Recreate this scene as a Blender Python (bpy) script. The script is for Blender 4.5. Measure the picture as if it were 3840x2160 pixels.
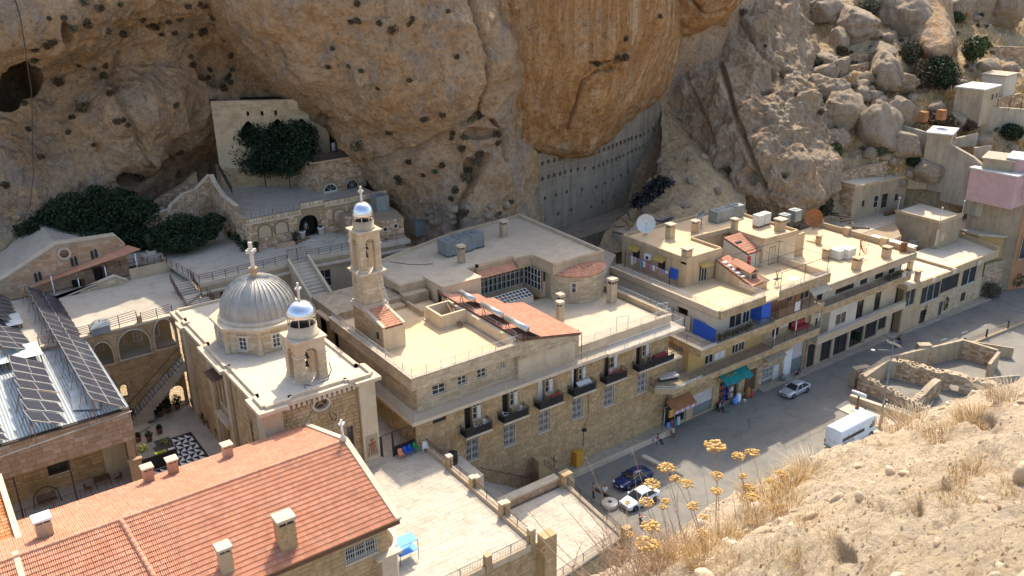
import bpy,bmesh,math,random
mcos,msin,PI=math.cos,math.sin,math.pi
import numpy as np
NA=np.array
NO=np.linalg.norm
from mathutils import Vector,Matrix
R=math.radians
random.seed(7)
rng=np.random.RandomState(11)
for o in list(bpy.data.objects):bpy.data.objects.remove(o)
scene=bpy.context.scene
col=scene.collection
CAMH=54.0
AZ,TH,RO,FPX=R(54.4),R(22.0),R(-0.8),3300.0
def _uv(v):return NA([v[0]*msin(AZ)+v[1]*mcos(AZ),-v[0]*mcos(AZ)+v[1]*msin(AZ),v[2]])
_f=NA([0,mcos(TH),-msin(TH)]);_u=NA([0,msin(TH),mcos(TH)]);_r=NA([1.,0,0])
CR=_uv(mcos(RO)*_r+msin(RO)*_u);CU=_uv(-msin(RO)*_r+mcos(RO)*_u);CF=_uv(_f)
cam=bpy.data.cameras.new('camera');camo=bpy.data.objects.new('camera',cam);col.objects.link(camo)
M=Matrix(((CR[0],CU[0],-CF[0],0),(CR[1],CU[1],-CF[1],0),(CR[2],CU[2],-CF[2],CAMH),(0,0,0,1)))
camo.matrix_world=M
cam.sensor_width=36;cam.lens=FPX/3840*36;cam.clip_start=0.1;cam.clip_end=4000
cam.dof.use_dof=True;cam.dof.focus_distance=95;cam.dof.aperture_fstop=6.5
scene.camera=camo
SUN_AZ=math.atan2(.68,.73)
SUN_EL=R(52)
w=bpy.data.worlds.new('World');scene.world=w;w.use_nodes=True
nt=w.node_tree;nt.nodes.clear()
sky=nt.nodes.new('ShaderNodeTexSky');sky.sky_type='NISHITA';sky.sun_disc=False
sky.sun_elevation=SUN_EL;sky.sun_rotation=SUN_AZ;sky.dust_density=3.0;sky.air_density=1.0;sky.ozone_density=0.6
bg=nt.nodes.new('ShaderNodeBackground');bg.inputs[1].default_value=0.15
out=nt.nodes.new('ShaderNodeOutputWorld')
nt.links.new(sky.outputs[0],bg.inputs[0]);nt.links.new(bg.outputs[0],out.inputs[0])
sl=bpy.data.lights.new('sun','SUN');sl.energy=2.7;sl.angle=R(0.55);sl.color=(1.0,0.90,0.74)
so=bpy.data.objects.new('sun',sl);col.objects.link(so)
sd=Vector((msin(SUN_AZ)*mcos(SUN_EL),mcos(SUN_AZ)*mcos(SUN_EL),msin(SUN_EL)))
so.rotation_euler=sd.to_track_quat('Z','Y').to_euler();so.location=(60,60,120)
scene.view_settings.view_transform='Standard';scene.view_settings.look='None'
scene.view_settings.exposure=1.12;scene.view_settings.gamma=1;scene.view_settings.use_curve_mapping=False
scene.render.engine='CYCLES'
scene.cycles.max_bounces=8;scene.cycles.diffuse_bounces=5
def ray(px,py):
 d=(px-1920)*CR-(py-1080)*CU+FPX*CF
 return d/NO(d)
O3=NA([0,0,CAMH])
def at(px,py,z):d=ray(px,py);return O3+d*((z-CAMH)/d[2])
def onV(px,py,v):d=ray(px,py);return O3+d*(v/d[1])
def onU(px,py,u):d=ray(px,py);return O3+d*(u/d[0])
def atr(px,py,r):d=ray(px,py);return O3+d*(r/math.hypot(d[0],d[1]))
def pix(p):
 q=NA(p)-O3;t=q@CF
 return 1920+FPX*(q@CR)/t,1080-FPX*(q@CU)/t
def pixm(P):
 q=P-O3;t=q@CF
 return 1920+FPX*(q@CR)/t,1080-FPX*(q@CU)/t
def _hash(ix,iy,iz,s):
 h=(ix*374761393+iy*668265263+iz*2147483647+s*974634777)&0xffffffff
 h=((h^(h>>13))*1274126177)&0xffffffff
 return((h^(h>>16))&0xffff)/65535.0
def vnoise(P,s=0):
 P=np.asarray(P,float);I=np.floor(P).astype(np.int64);Fr=P-I;Fr=Fr*Fr*(3-2*Fr)
 r=0
 for dx in(0,1):
  for dy in(0,1):
   for dz in(0,1):
    wt=(Fr[:,0]if dx else 1-Fr[:,0])*(Fr[:,1]if dy else 1-Fr[:,1])*(Fr[:,2]if dz else 1-Fr[:,2])
    r=r+wt*_hash(I[:,0]+dx,I[:,1]+dy,I[:,2]+dz,s)
 return r*2-1
def fbm(P,octv=5,s=0,gain=.5,ridged=False):
 a=1;t=0;P=NA(P,float);n=0
 for k in range(octv):
  v=vnoise(P,s+k)
  if ridged:v=1-2*np.abs(v)
  t=t+a*v;n+=a;a*=gain;P=P*2.03+17.7
 return t/n
MATS={}
def mat(name,c1,c2=None,scale=.6,rough=.85,bump=.25,bscale=6,metal=0,isl=0.0,stain=None,stain_amt=.5,stain_scale=(.25,.25,.05),spec=.25,sub=None,detail=8):
 """plaster, stone, screed: two base colours mixed by noise, optional per-piece tone, optional dirt streaks, fine relief"""
 m=bpy.data.materials.new(name);m.use_nodes=True;n=m.node_tree.nodes;L=m.node_tree.links
 b=n['Principled BSDF'];b.inputs['Roughness'].default_value=rough;b.inputs['Metallic'].default_value=metal
 b.inputs['Specular IOR Level'].default_value=spec
 if c2 is None:c2=tuple(x*.8 for x in c1)
 g=n.new('ShaderNodeNewGeometry')
 tn=n.new('ShaderNodeTexNoise');tn.inputs['Scale'].default_value=scale;tn.inputs['Detail'].default_value=detail;tn.inputs['Roughness'].default_value=.65
 L.new(g.outputs['Position'],tn.inputs['Vector'])
 rp=n.new('ShaderNodeValToRGB');rp.color_ramp.elements[0].position=.36;rp.color_ramp.elements[1].position=.64
 rp.color_ramp.elements[0].color=(*c2,1);rp.color_ramp.elements[1].color=(*c1,1)
 L.new(tn.outputs['Fac'],rp.inputs[0]);cur=rp.outputs[0]
 if stain:
  mp=n.new('ShaderNodeMapping');mp.inputs['Scale'].default_value=stain_scale
  L.new(g.outputs['Position'],mp.inputs['Vector'])
  t2=n.new('ShaderNodeTexNoise');t2.inputs['Scale'].default_value=5;t2.inputs['Detail'].default_value=6;t2.inputs['Roughness'].default_value=.7
  L.new(mp.outputs[0],t2.inputs['Vector'])
  r2=n.new('ShaderNodeValToRGB');r2.color_ramp.elements[0].position=.48;r2.color_ramp.elements[1].position=.68
  r2.color_ramp.elements[0].color=(0,0,0,1);r2.color_ramp.elements[1].color=(stain_amt,)*3+(1,)
  L.new(t2.outputs['Fac'],r2.inputs[0])
  mx=n.new('ShaderNodeMixRGB');L.new(r2.outputs[0],mx.inputs[0]);L.new(cur,mx.inputs[1]);mx.inputs[2].default_value=(*stain,1)
  cur=mx.outputs[0]
 if isl:
  oi=n.new('ShaderNodeObjectInfo');ad=n.new('ShaderNodeMath');ad.operation='ADD'
  L.new(oi.outputs['Random'],ad.inputs[0]);L.new(g.outputs['Random Per Island'],ad.inputs[1])
  fr=n.new('ShaderNodeMath');fr.operation='FRACT';L.new(ad.outputs[0],fr.inputs[0])
  mr=n.new('ShaderNodeMapRange');mr.inputs['To Min'].default_value=1-isl;mr.inputs['To Max'].default_value=1+isl
  L.new(fr.outputs[0],mr.inputs['Value'])
  hs=n.new('ShaderNodeHueSaturation');L.new(cur,hs.inputs['Color']);L.new(mr.outputs[0],hs.inputs['Value'])
  m2=n.new('ShaderNodeMapRange');m2.inputs['To Min'].default_value=1+isl*.6;m2.inputs['To Max'].default_value=1-isl*.6
  L.new(fr.outputs[0],m2.inputs['Value']);L.new(m2.outputs[0],hs.inputs['Saturation'])
  cur=hs.outputs[0]
 L.new(cur,b.inputs['Base Color'])
 if bump:
  t3=n.new('ShaderNodeTexNoise');t3.inputs['Scale'].default_value=bscale;t3.inputs['Detail'].default_value=6
  L.new(g.outputs['Position'],t3.inputs['Vector'])
  bp=n.new('ShaderNodeBump');bp.inputs['Strength'].default_value=bump;bp.inputs['Distance'].default_value=.06
  L.new(t3.outputs['Fac'],bp.inputs['Height']);L.new(bp.outputs[0],b.inputs['Normal'])
 MATS[name]=m
 return m
def cliffmat(name,cols,scale=.07,streak=0,bump=.7,grey=(.36,.31,.26),greyamt=.6,fine=1.0,pale=.0):
 m=bpy.data.materials.new(name);m.use_nodes=True;n=m.node_tree.nodes;L=m.node_tree.links
 b=n['Principled BSDF'];b.inputs['Roughness'].default_value=.95;b.inputs['Specular IOR Level'].default_value=.08
 g=n.new('ShaderNodeNewGeometry')
 def noise(sc,v=(1,1,1),det=8,dist=0,rg=.62):
  mp=n.new('ShaderNodeMapping');mp.inputs['Scale'].default_value=v;L.new(g.outputs['Position'],mp.inputs['Vector'])
  t=n.new('ShaderNodeTexNoise');t.inputs['Scale'].default_value=sc;t.inputs['Detail'].default_value=det;t.inputs['Distortion'].default_value=dist
  t.inputs['Roughness'].default_value=rg;L.new(mp.outputs[0],t.inputs['Vector']);return t.outputs['Fac']
 def ramp(src,stops):
  r=n.new('ShaderNodeValToRGB');e=r.color_ramp.elements
  while len(e)<len(stops):e.new(.5)
  for k,(p,c)in enumerate(stops):e[k].position=p;e[k].color=(*c,1)
  L.new(src,r.inputs[0]);return r.outputs[0]
 def mix(f,a,c,mode='MIX'):
  x=n.new('ShaderNodeMixRGB');x.blend_type=mode
  L.new(f,x.inputs[0])if not isinstance(f,float)else setattr(x.inputs[0],'default_value',f)
  L.new(a,x.inputs[1])if not isinstance(a,tuple)else setattr(x.inputs[1],'default_value',(*a,1))
  L.new(c,x.inputs[2])if not isinstance(c,tuple)else setattr(x.inputs[2],'default_value',(*c,1))
  return x.outputs[0]
 k=len(cols)
 cur=ramp(noise(scale,dist=1.6),[(.30+.40*i/(k-1),c)for i,c in enumerate(cols)])
 cur=mix(ramp(noise(scale*3.4,(1,1,.7),12,.9),[(.50,(0,0,0)),(.60,(greyamt,)*3)]),cur,grey)
 cur=mix(ramp(noise(scale*5.5,(1,1,1.2),12,1.4,.7),[(.55,(0,0,0)),(.66,(.55,)*3)]),cur,(.60,.47,.33))
 if streak:
  cur=mix(ramp(noise(.8,(1,1,.07),9,.25),[(.46,(0,0,0)),(.56,(streak,)*3)]),cur,(.36,.19,.075))
  cur=mix(ramp(noise(.42,(1,1,.05),7,.2),[(.56,(0,0,0)),(.62,(streak,)*3)]),cur,(.60,.45,.29))
  cur=mix(ramp(noise(1.3,(1,1,.05),7,.1),[(.60,(0,0,0)),(.70,(streak*.7,)*3)]),cur,(.17,.11,.07))
 else:
  cur=mix(ramp(noise(.55,(1,1,.16),8,.5),[(.57,(0,0,0)),(.68,(.5,)*3)]),cur,(.24,.17,.115))
 cur=mix(.9,cur,ramp(noise(1.7*fine,det=14,rg=.8,dist=.4),[(.36,(.42,.39,.36)),(.47,(.92,.9,.88)),(.56,(1.05,1.04,1.02)),(.68,(1.35,1.32,1.27))]),'MULTIPLY')
 wn=n.new('ShaderNodeTexNoise');wn.inputs['Scale'].default_value=.35*fine;wn.inputs['Detail'].default_value=6;L.new(g.outputs['Position'],wn.inputs['Vector'])
 vm=n.new('ShaderNodeVectorMath');vm.operation='MULTIPLY_ADD';L.new(wn.outputs['Color'],vm.inputs[0]);vm.inputs[1].default_value=(5/fine,5/fine,5/fine);L.new(g.outputs['Position'],vm.inputs[2])
 mp2=n.new('ShaderNodeMapping');mp2.inputs['Scale'].default_value=(1,1,.45);L.new(vm.outputs[0],mp2.inputs['Vector'])
 ve=n.new('ShaderNodeTexVoronoi');ve.feature='DISTANCE_TO_EDGE';ve.inputs['Scale'].default_value=.22*fine;L.new(mp2.outputs[0],ve.inputs['Vector'])
 fis=ramp(ve.outputs['Distance'],[(.0,(.62,.57,.52)),(.014,(1,1,1))]);cur=mix(.55,cur,fis,'MULTIPLY')
 vo=n.new('ShaderNodeTexVoronoi');vo.inputs['Scale'].default_value=.7*fine;vo.inputs['Randomness'].default_value=1;L.new(vm.outputs[0],vo.inputs['Vector'])
 cur=mix(.8,cur,ramp(vo.outputs['Distance'],[(.05,(.34,.30,.27)),(.12,(1,1,1))]),'MULTIPLY')
 L.new(cur,b.inputs['Base Color'])
 hb=n.new('ShaderNodeMath');hb.operation='ADD';L.new(noise(.7*fine,det=14,rg=.75,dist=.8),hb.inputs[0])
 h2=n.new('ShaderNodeMath');h2.operation='MULTIPLY';L.new(noise(4*fine,det=8,rg=.7),h2.inputs[0]);h2.inputs[1].default_value=.35;L.new(h2.outputs[0],hb.inputs[1])
 h3=n.new('ShaderNodeMath');h3.operation='MULTIPLY_ADD';fb=n.new('ShaderNodeMath');fb.operation='MINIMUM';L.new(ve.outputs['Distance'],fb.inputs[0]);fb.inputs[1].default_value=.04;L.new(fb.outputs[0],h3.inputs[0]);h3.inputs[1].default_value=2.5;L.new(hb.outputs[0],h3.inputs[2])
 bp=n.new('ShaderNodeBump');bp.inputs['Strength'].default_value=bump;bp.inputs['Distance'].default_value=1.1/fine
 L.new(h3.outputs[0],bp.inputs['Height']);L.new(bp.outputs[0],b.inputs['Normal'])
 MATS[name]=m;return m
mat('stone',(.49,.345,.185),(.42,.285,.145),.5,isl=.12,stain=(.20,.14,.09),stain_amt=.45,bump=.5,bscale=9)
mat('stone_pale',(.55,.44,.30),(.47,.36,.23),.5,isl=.14,stain=(.30,.22,.15),stain_amt=.35,bump=.4,bscale=9)
mat('stone_pink',(.50,.33,.21),(.42,.27,.165),.5,isl=.16,stain=(.3,.2,.13),stain_amt=.3,bump=.4,bscale=9)
mat('stone_rubble',(.42,.28,.17),(.52,.38,.25),1.2,isl=.3,bump=.6,bscale=8)
mat('mortar',(.36,.27,.17),(.30,.22,.14),.9,stain=(.2,.14,.09),stain_amt=.4,bump=.4)
mat('mortar_pale',(.42,.34,.24),(.36,.29,.2),.9,bump=.3)
mat('trim',(.60,.50,.37),(.52,.42,.30),.8,stain=(.34,.26,.18),stain_amt=.4,bump=.25)
mat('plaster',(.52,.40,.25),(.46,.34,.21),.35,stain=(.26,.19,.12),stain_amt=.5,bump=.25)
mat('plaster_dirty',(.46,.37,.25),(.36,.285,.19),.5,stain=(.22,.17,.12),stain_amt=.65,bump=.5)
mat('plaster_cream',(.60,.50,.34),(.54,.44,.30),.5,stain=(.34,.26,.17),stain_amt=.35,bump=.2)
mat('plaster_pale',(.60,.54,.44),(.54,.48,.39),.5,stain=(.36,.30,.22),stain_amt=.35,bump=.2)
mat('plaster_ochre',(.56,.37,.15),(.50,.33,.14),.5,stain=(.3,.2,.1),stain_amt=.35)
mat('plaster_orange',(.46,.23,.11),(.40,.21,.11),.5,stain=(.22,.14,.09),stain_amt=.4)
mat('screed_warm',(.70,.52,.31),(.63,.46,.27),.18,stain=(.46,.34,.21),stain_amt=.35,stain_scale=(.12,.12,.12),bump=.15)
mat('screed',(.56,.46,.33),(.49,.40,.28),.2,stain=(.37,.28,.18),stain_amt=.5,stain_scale=(.15,.15,.15),bump=.2)
mat('screed_pale',(.58,.51,.40),(.51,.44,.34),.25,stain=(.40,.34,.26),stain_amt=.4,stain_scale=(.15,.15,.15),bump=.2)
mat('paving',(.50,.44,.35),(.44,.385,.30),.3,isl=.035,stain=(.28,.23,.18),stain_amt=.5,stain_scale=(.15,.15,.15),bump=.2)
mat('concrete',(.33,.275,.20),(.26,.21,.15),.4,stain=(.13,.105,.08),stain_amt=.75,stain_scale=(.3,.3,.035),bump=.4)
mat('concrete_pale',(.44,.38,.29),(.37,.31,.23),.4,stain=(.22,.18,.13),stain_amt=.6,stain_scale=(.3,.3,.04),bump=.3)
mat('asphalt',(.235,.215,.18),(.19,.175,.145),.12,stain=(.11,.108,.105),stain_amt=.55,stain_scale=(.08,.08,.08),bump=.3,bscale=14)
mat('tile',(.58,.285,.175),(.50,.235,.14),.8,isl=.07,stain=(.33,.2,.14),stain_amt=.35,stain_scale=(.2,.2,.2),rough=.8,bump=.1)
mat('tile_orange',(.62,.26,.10),(.52,.2,.08),.8,isl=.15,rough=.8,bump=.1)
mat('lead',(.40,.38,.34),(.31,.295,.26),.8,metal=.35,rough=.5,stain=(.50,.45,.36),stain_amt=.5,stain_scale=(.3,.3,.06),bump=.15,isl=.06)
mat('silver',(.72,.74,.78),(.64,.66,.70),.8,metal=.95,rough=.24,bump=.03)
mat('steel',(.55,.55,.53),(.46,.46,.44),1.5,metal=.7,rough=.35,bump=.05)
mat('corrugated',(.50,.54,.54),(.42,.47,.48),.5,metal=.45,rough=.42,stain=(.36,.30,.22),stain_amt=.4,bump=.05)
mat('iron',(.035,.033,.033),(.05,.04,.035),2,rough=.5,bump=0)
mat('iron_brown',(.10,.045,.04),(.08,.035,.03),2,rough=.5,bump=0)
mat('rail_white',(.62,.62,.60),(.52,.52,.49),2,rough=.5,bump=0)
mat('rail_tan',(.50,.42,.31),(.40,.33,.24),2,rough=.6,bump=0)
mat('glass',(.035,.04,.045),(.02,.022,.025),.9,rough=.12,bump=0,spec=.6)
mat('frame_white',(.66,.64,.58),(.58,.55,.49),2,rough=.5,bump=0,isl=.05)
mat('frame_brown',(.16,.085,.05),(.12,.06,.035),2,rough=.6,bump=0)
mat('wood',(.22,.13,.075),(.16,.09,.05),3,rough=.7,bump=.2)
mat('void_shade',(.03,.026,.022),(.02,.018,.016),1,rough=.95,bump=0)  # near-black colour standing in for the shade inside openings
mat('galv',(.27,.30,.30),(.21,.235,.235),.8,metal=.3,rough=.5,stain=(.16,.15,.13),stain_amt=.5,bump=.05,isl=.08)
mat('tank_white',(.62,.62,.58),(.54,.54,.5),1.5,rough=.5,bump=.05)
mat('white',(.78,.78,.76),(.72,.72,.7),2,rough=.4,bump=0)
mat('marble',(.66,.60,.50),(.58,.51,.41),1.5,rough=.5,bump=.1)
mat('black',(.02,.02,.022),(.03,.03,.032),1,rough=.5,bump=0)
mat('rubber',(.025,.025,.025),None,2,rough=.8,bump=0)
mat('car_silver',(.48,.51,.52),(.46,.49,.50),.5,metal=.4,rough=.3,bump=0,spec=.5)
mat('car_blue',(.012,.03,.11),(.010,.024,.09),.5,metal=.2,rough=.22,bump=0,spec=.6)
mat('car_white',(.78,.79,.78),(.74,.75,.74),.5,rough=.28,bump=0,spec=.5)
mat('lamp_glass',(.7,.72,.74),None,1,rough=.15,bump=0,spec=.7)
mat('red',(.50,.04,.03),None,1,rough=.45,bump=0)
mat('blue',(.03,.11,.50),(.025,.09,.42),1,rough=.55,bump=0)
mat('blue_light',(.13,.36,.80),(.11,.32,.74),2,rough=.5,bump=0)
mat('green',(.04,.30,.10),None,1,rough=.5,bump=0)
mat('teal',(.02,.26,.25),(.015,.2,.2),2,rough=.7,bump=0)
mat('orange',(.78,.30,.13),None,1,rough=.5,bump=0)
mat('yellow_box',(.60,.30,.04),(.52,.26,.04),2,rough=.6,bump=.1)
mat('awning',(.45,.30,.08),(.38,.25,.07),2,rough=.7,bump=0)
mat('rust',(.36,.17,.07),(.26,.12,.055),2.5,rough=.9,bump=.3)
mat('cloth_pale',(.62,.56,.54),(.5,.45,.44),2,rough=.9,bump=.1)
mat('cloth_pink',(.5,.25,.36),(.42,.2,.3),2,rough=.9,bump=.1)
mat('cloth_red',(.42,.07,.06),(.33,.06,.06),2,rough=.9,bump=.1)
mat('terracotta',(.30,.155,.10),(.24,.12,.08),2,rough=.85,bump=.1)
mat('skin',(.45,.26,.17),None,2,rough=.6,bump=0)
mat('hair',(.03,.022,.018),None,2,rough=.7,bump=0)
mat('shirt_check',(.35,.33,.32),(.13,.12,.13),14,rough=.9,bump=0)
mat('shirt_white',(.66,.65,.63),None,2,rough=.9,bump=0)
mat('shirt_pink',(.55,.30,.36),None,2,rough=.9,bump=0)
mat('shirt_blue',(.22,.32,.55),None,2,rough=.9,bump=0)
mat('shirt_green',(.05,.10,.06),None,2,rough=.9,bump=0)
mat('trousers_dark',(.03,.03,.035),None,2,rough=.9,bump=0)
mat('leaf_dark',(.030,.052,.020),(.016,.030,.012),1.2,rough=.6,isl=.35,bump=0)
mat('leaf_vine',(.022,.045,.020),(.012,.026,.012),1.2,rough=.6,isl=.4,bump=0)
mat('leaf_mid',(.075,.10,.03),(.05,.07,.022),1.2,rough=.7,isl=.35,bump=0)
mat('leaf_olive',(.12,.115,.065),(.085,.085,.05),1.2,rough=.8,isl=.35,bump=0)
mat('leaf_yellow',(.30,.27,.05),(.16,.20,.04),4,rough=.7,isl=.3,bump=0)
mat('shrub_dry',(.115,.085,.050),(.075,.055,.035),1.2,rough=.9,isl=.35,bump=0)
mat('bark',(.13,.09,.06),(.09,.065,.045),3,rough=.9,bump=.4)
mat('straw',(.58,.40,.17),(.46,.30,.12),1.5,rough=.8,isl=.3,bump=0)
mat('straw_pale',(.66,.54,.36),(.55,.42,.27),1.5,rough=.8,isl=.25,bump=0)
mat('stem',(.46,.30,.19),(.38,.25,.16),5,rough=.8,isl=.2,bump=0)
mat('pink_paint',(.58,.38,.36),(.5,.33,.31),1,rough=.8,bump=.1)
mat('flower',(.58,.37,.12),(.44,.27,.09),30,rough=.8,isl=.2,bump=0)
mat('pebble',(.58,.45,.31),(.40,.31,.21),3,rough=.9,isl=.3,bump=.4,bscale=20)
cliffmat('cliff',[(.40,.25,.13),(.52,.35,.20),(.56,.41,.27),(.46,.29,.15)],.06,bump=.9)
cliffmat('cliff_streaked',[(.42,.245,.115),(.52,.315,.15),(.58,.39,.22)],.07,streak=.75,bump=.8,greyamt=.3)
cliffmat('cliff_grey',[(.46,.33,.20),(.56,.45,.32),(.50,.37,.24)],.1,streak=.3,bump=1.0,greyamt=.5)
cliffmat('hill_soil',[(.44,.32,.19),(.56,.43,.26),(.52,.37,.19)],.12,bump=.9,greyamt=.3,fine=1.3)
cliffmat('near_rock',[(.52,.39,.245),(.62,.50,.35),(.57,.44,.28)],.9,bump=.9,greyamt=.35,fine=9)
cliffmat('boulder',[(.36,.275,.19),(.46,.37,.27),(.40,.30,.20)],.3,bump=1.0,greyamt=.5,fine=2.2)
ORG={}
class MB:
 def __init__(s):s.v=[];s.f=[];s.sm=[]
 def add(s,vs,fs,smooth=False):
  b=len(s.v);s.v+=[tuple(map(float,p))for p in vs];s.f+=[tuple(i+b for i in f)for f in fs];s.sm+=[smooth]*len(fs);return s
 def box(s,x0,x1,y0,y1,z0,z1):
  if x0>x1:x0,x1=x1,x0
  if y0>y1:y0,y1=y1,y0
  if z0>z1:z0,z1=z1,z0
  return s.add([(x0,y0,z0),(x1,y0,z0),(x1,y1,z0),(x0,y1,z0),(x0,y0,z1),(x1,y0,z1),(x1,y1,z1),(x0,y1,z1)],
                     [(3,2,1,0),(4,5,6,7),(0,1,5,4),(1,2,6,5),(2,3,7,6),(3,0,4,7)])
 def fbox(s,o,ex,ey,ez):
  o,ex,ey,ez=map(np.array,(o,ex,ey,ez))
  c=[o,o+ex,o+ex+ey,o+ey,o+ez,o+ex+ez,o+ex+ey+ez,o+ey+ez]
  return s.add(c,[(3,2,1,0),(4,5,6,7),(0,1,5,4),(1,2,6,5),(2,3,7,6),(3,0,4,7)])
 def prism(s,poly,z0,z1,top=None):
  n=len(poly);top=top or poly
  z0s=z0 if hasattr(z0,'__len__')else[z0]*n;z1s=z1 if hasattr(z1,'__len__')else[z1]*n
  vs=[(p[0],p[1],z0s[i])for i,p in enumerate(poly)]+[(p[0],p[1],z1s[i])for i,p in enumerate(top)]
  fs=[tuple(range(n-1,-1,-1)),tuple(range(n,2*n))]+[(i,(i+1)%n,n+(i+1)%n,n+i)for i in range(n)]
  return s.add(vs,fs)
 def tube(s,p0,p1,r,n=6,r2=None,smooth=True):
  p0=NA(p0,float);p1=NA(p1,float);d=p1-p0;L=NO(d)
  if L<1e-6:return s
  d/=L;a=NA([0,0,1.])if abs(d[2])<.9 else NA([1.,0,0]);e=np.cross(d,a);e/=NO(e);g=np.cross(d,e)
  r2=r if r2 is None else r2;vs=[]
  for P,rr in((p0,r),(p1,r2)):
   for k in range(n):t=2*PI*k/n;vs.append(P+rr*(mcos(t)*e+msin(t)*g))
  return s.add(vs,[(k,(k+1)%n,n+(k+1)%n,n+k)for k in range(n)]+[tuple(range(n-1,-1,-1)),tuple(range(n,2*n))],smooth and n>5)
 def path(s,pts,r,n=5):
  for a,b in zip(pts[:-1],pts[1:]):s.tube(a,b,r,n)
  return s
 def lathe(s,prof,c,n=24,ph=0,smooth=True,cap=True):
  vs=[];fs=[]
  for(r,z)in prof:
   for k in range(n):t=2*PI*k/n+ph;vs.append((c[0]+r*mcos(t),c[1]+r*msin(t),c[2]+z))
  for i in range(len(prof)-1):
   for k in range(n):fs.append((i*n+k,i*n+(k+1)%n,(i+1)*n+(k+1)%n,(i+1)*n+k))
  if cap:fs.append(tuple(range(n-1,-1,-1)));m=(len(prof)-1)*n;fs.append(tuple(range(m,m+n)))
  return s.add(vs,fs,smooth)
 def quad(s,*p):return s.add(p,[tuple(range(len(p)))])
 def sheet(s,p,t=.02):
  p=[NA(q,float)for q in p];nrm=np.cross(p[1]-p[0],p[2]-p[0]);nrm=nrm/NO(nrm)*t;n=len(p)
  return s.add([q for q in p]+[q-nrm for q in p],[tuple(range(n)),tuple(range(2*n-1,n-1,-1))]+[(i,n+i,n+(i+1)%n,(i+1)%n)for i in range(n)])
 def bd(s,name,mt,parent=None,org=None,label=None,kind=None):
  if not s.v:return None
  if parent is not None:o0=ORG[parent.name]
  elif org is not None:o0=NA(org,float)
  else:
   a=NA(s.v);o0=NA([(a[:,0].min()+a[:,0].max())/2,(a[:,1].min()+a[:,1].max())/2,a[:,2].min()])
  V=NA(s.v)-o0
  me=bpy.data.meshes.new(name);me.from_pydata(V.tolist(),[],s.f)
  if any(s.sm):me.polygons.foreach_set('use_smooth',s.sm)
  me.materials.append(MATS[mt]if isinstance(mt,str)else mt)
  o=bpy.data.objects.new(name,me);col.objects.link(o);ORG[o.name]=o0
  if parent is not None:o.parent=parent
  else:o.location=o0
  if label:o['label']=label
  if kind:o['kind']=kind
  return o
def tag(o,label=None,cat=None,group=None,kind=None):
 if label:o['label']=label
 if cat:o['category']=cat
 if group:o['group']=group
 if kind:o['kind']=kind
 return o
def thing(name,loc,label,cat,group=None,rz=0):
 o=bpy.data.objects.new(name,None);col.objects.link(o);o.location=loc;o.rotation_euler=(0,0,rz);o.empty_display_size=.3
 ORG[o.name]=NA(loc,float);return tag(o,label,cat,group)
KIDS={}
def copy_tree(o,loc=None,rz=None,label=None,scale=None):
 c=o.copy();col.objects.link(c);ORG[c.name]=ORG[o.name]
 if loc is not None:c.location=loc
 if rz is not None:c.rotation_euler=(0,0,rz)
 if label:c['label']=label
 if scale:c.scale=scale
 def rec(src,dst):
  for ch in[x for x in src.children]:
   d=ch.copy();col.objects.link(d);d.parent=dst;ORG[d.name]=ORG[ch.name];rec(ch,d)
 rec(o,c);return c
def struct(o,label=None):return tag(o,kind='structure',label=label)
def put(name,me,parent,P,ex,ey,ez):
 """object with shared mesh; local unit axes mapped onto ex, ey, ez (world vectors), placed at world P"""
 o=bpy.data.objects.new(name,me);col.objects.link(o);o.parent=parent
 ex,ey,ez=map(np.array,(ex,ey,ez));o0=ORG[parent.name];L=NA(P)-o0
 o.matrix_local=Matrix(((ex[0],ey[0],ez[0],L[0]),(ex[1],ey[1],ez[1],L[1]),(ex[2],ey[2],ez[2],L[2]),(0,0,0,1)))
 return o
def mesh_of(mb,mt):
 me=bpy.data.meshes.new('piece');me.from_pydata(mb.v,[],mb.f)
 if any(mb.sm):me.polygons.foreach_set('use_smooth',mb.sm)
 me.materials.append(MATS[mt]);return me
def unit_stone(mt):
 c=.07;vs=[(0,0,0),(1,0,0),(1,0,1),(0,0,1),(c,-1,c*1.6),(1-c,-1,c*1.6),(1-c,-1,1-c*1.6),(c,-1,1-c*1.6)]
 mb=MB();mb.add(vs,[(4,5,6,7),(0,1,5,4),(1,2,6,5),(2,3,7,6),(3,0,4,7)]);return mesh_of(mb,mt)
STONES={}
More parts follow.
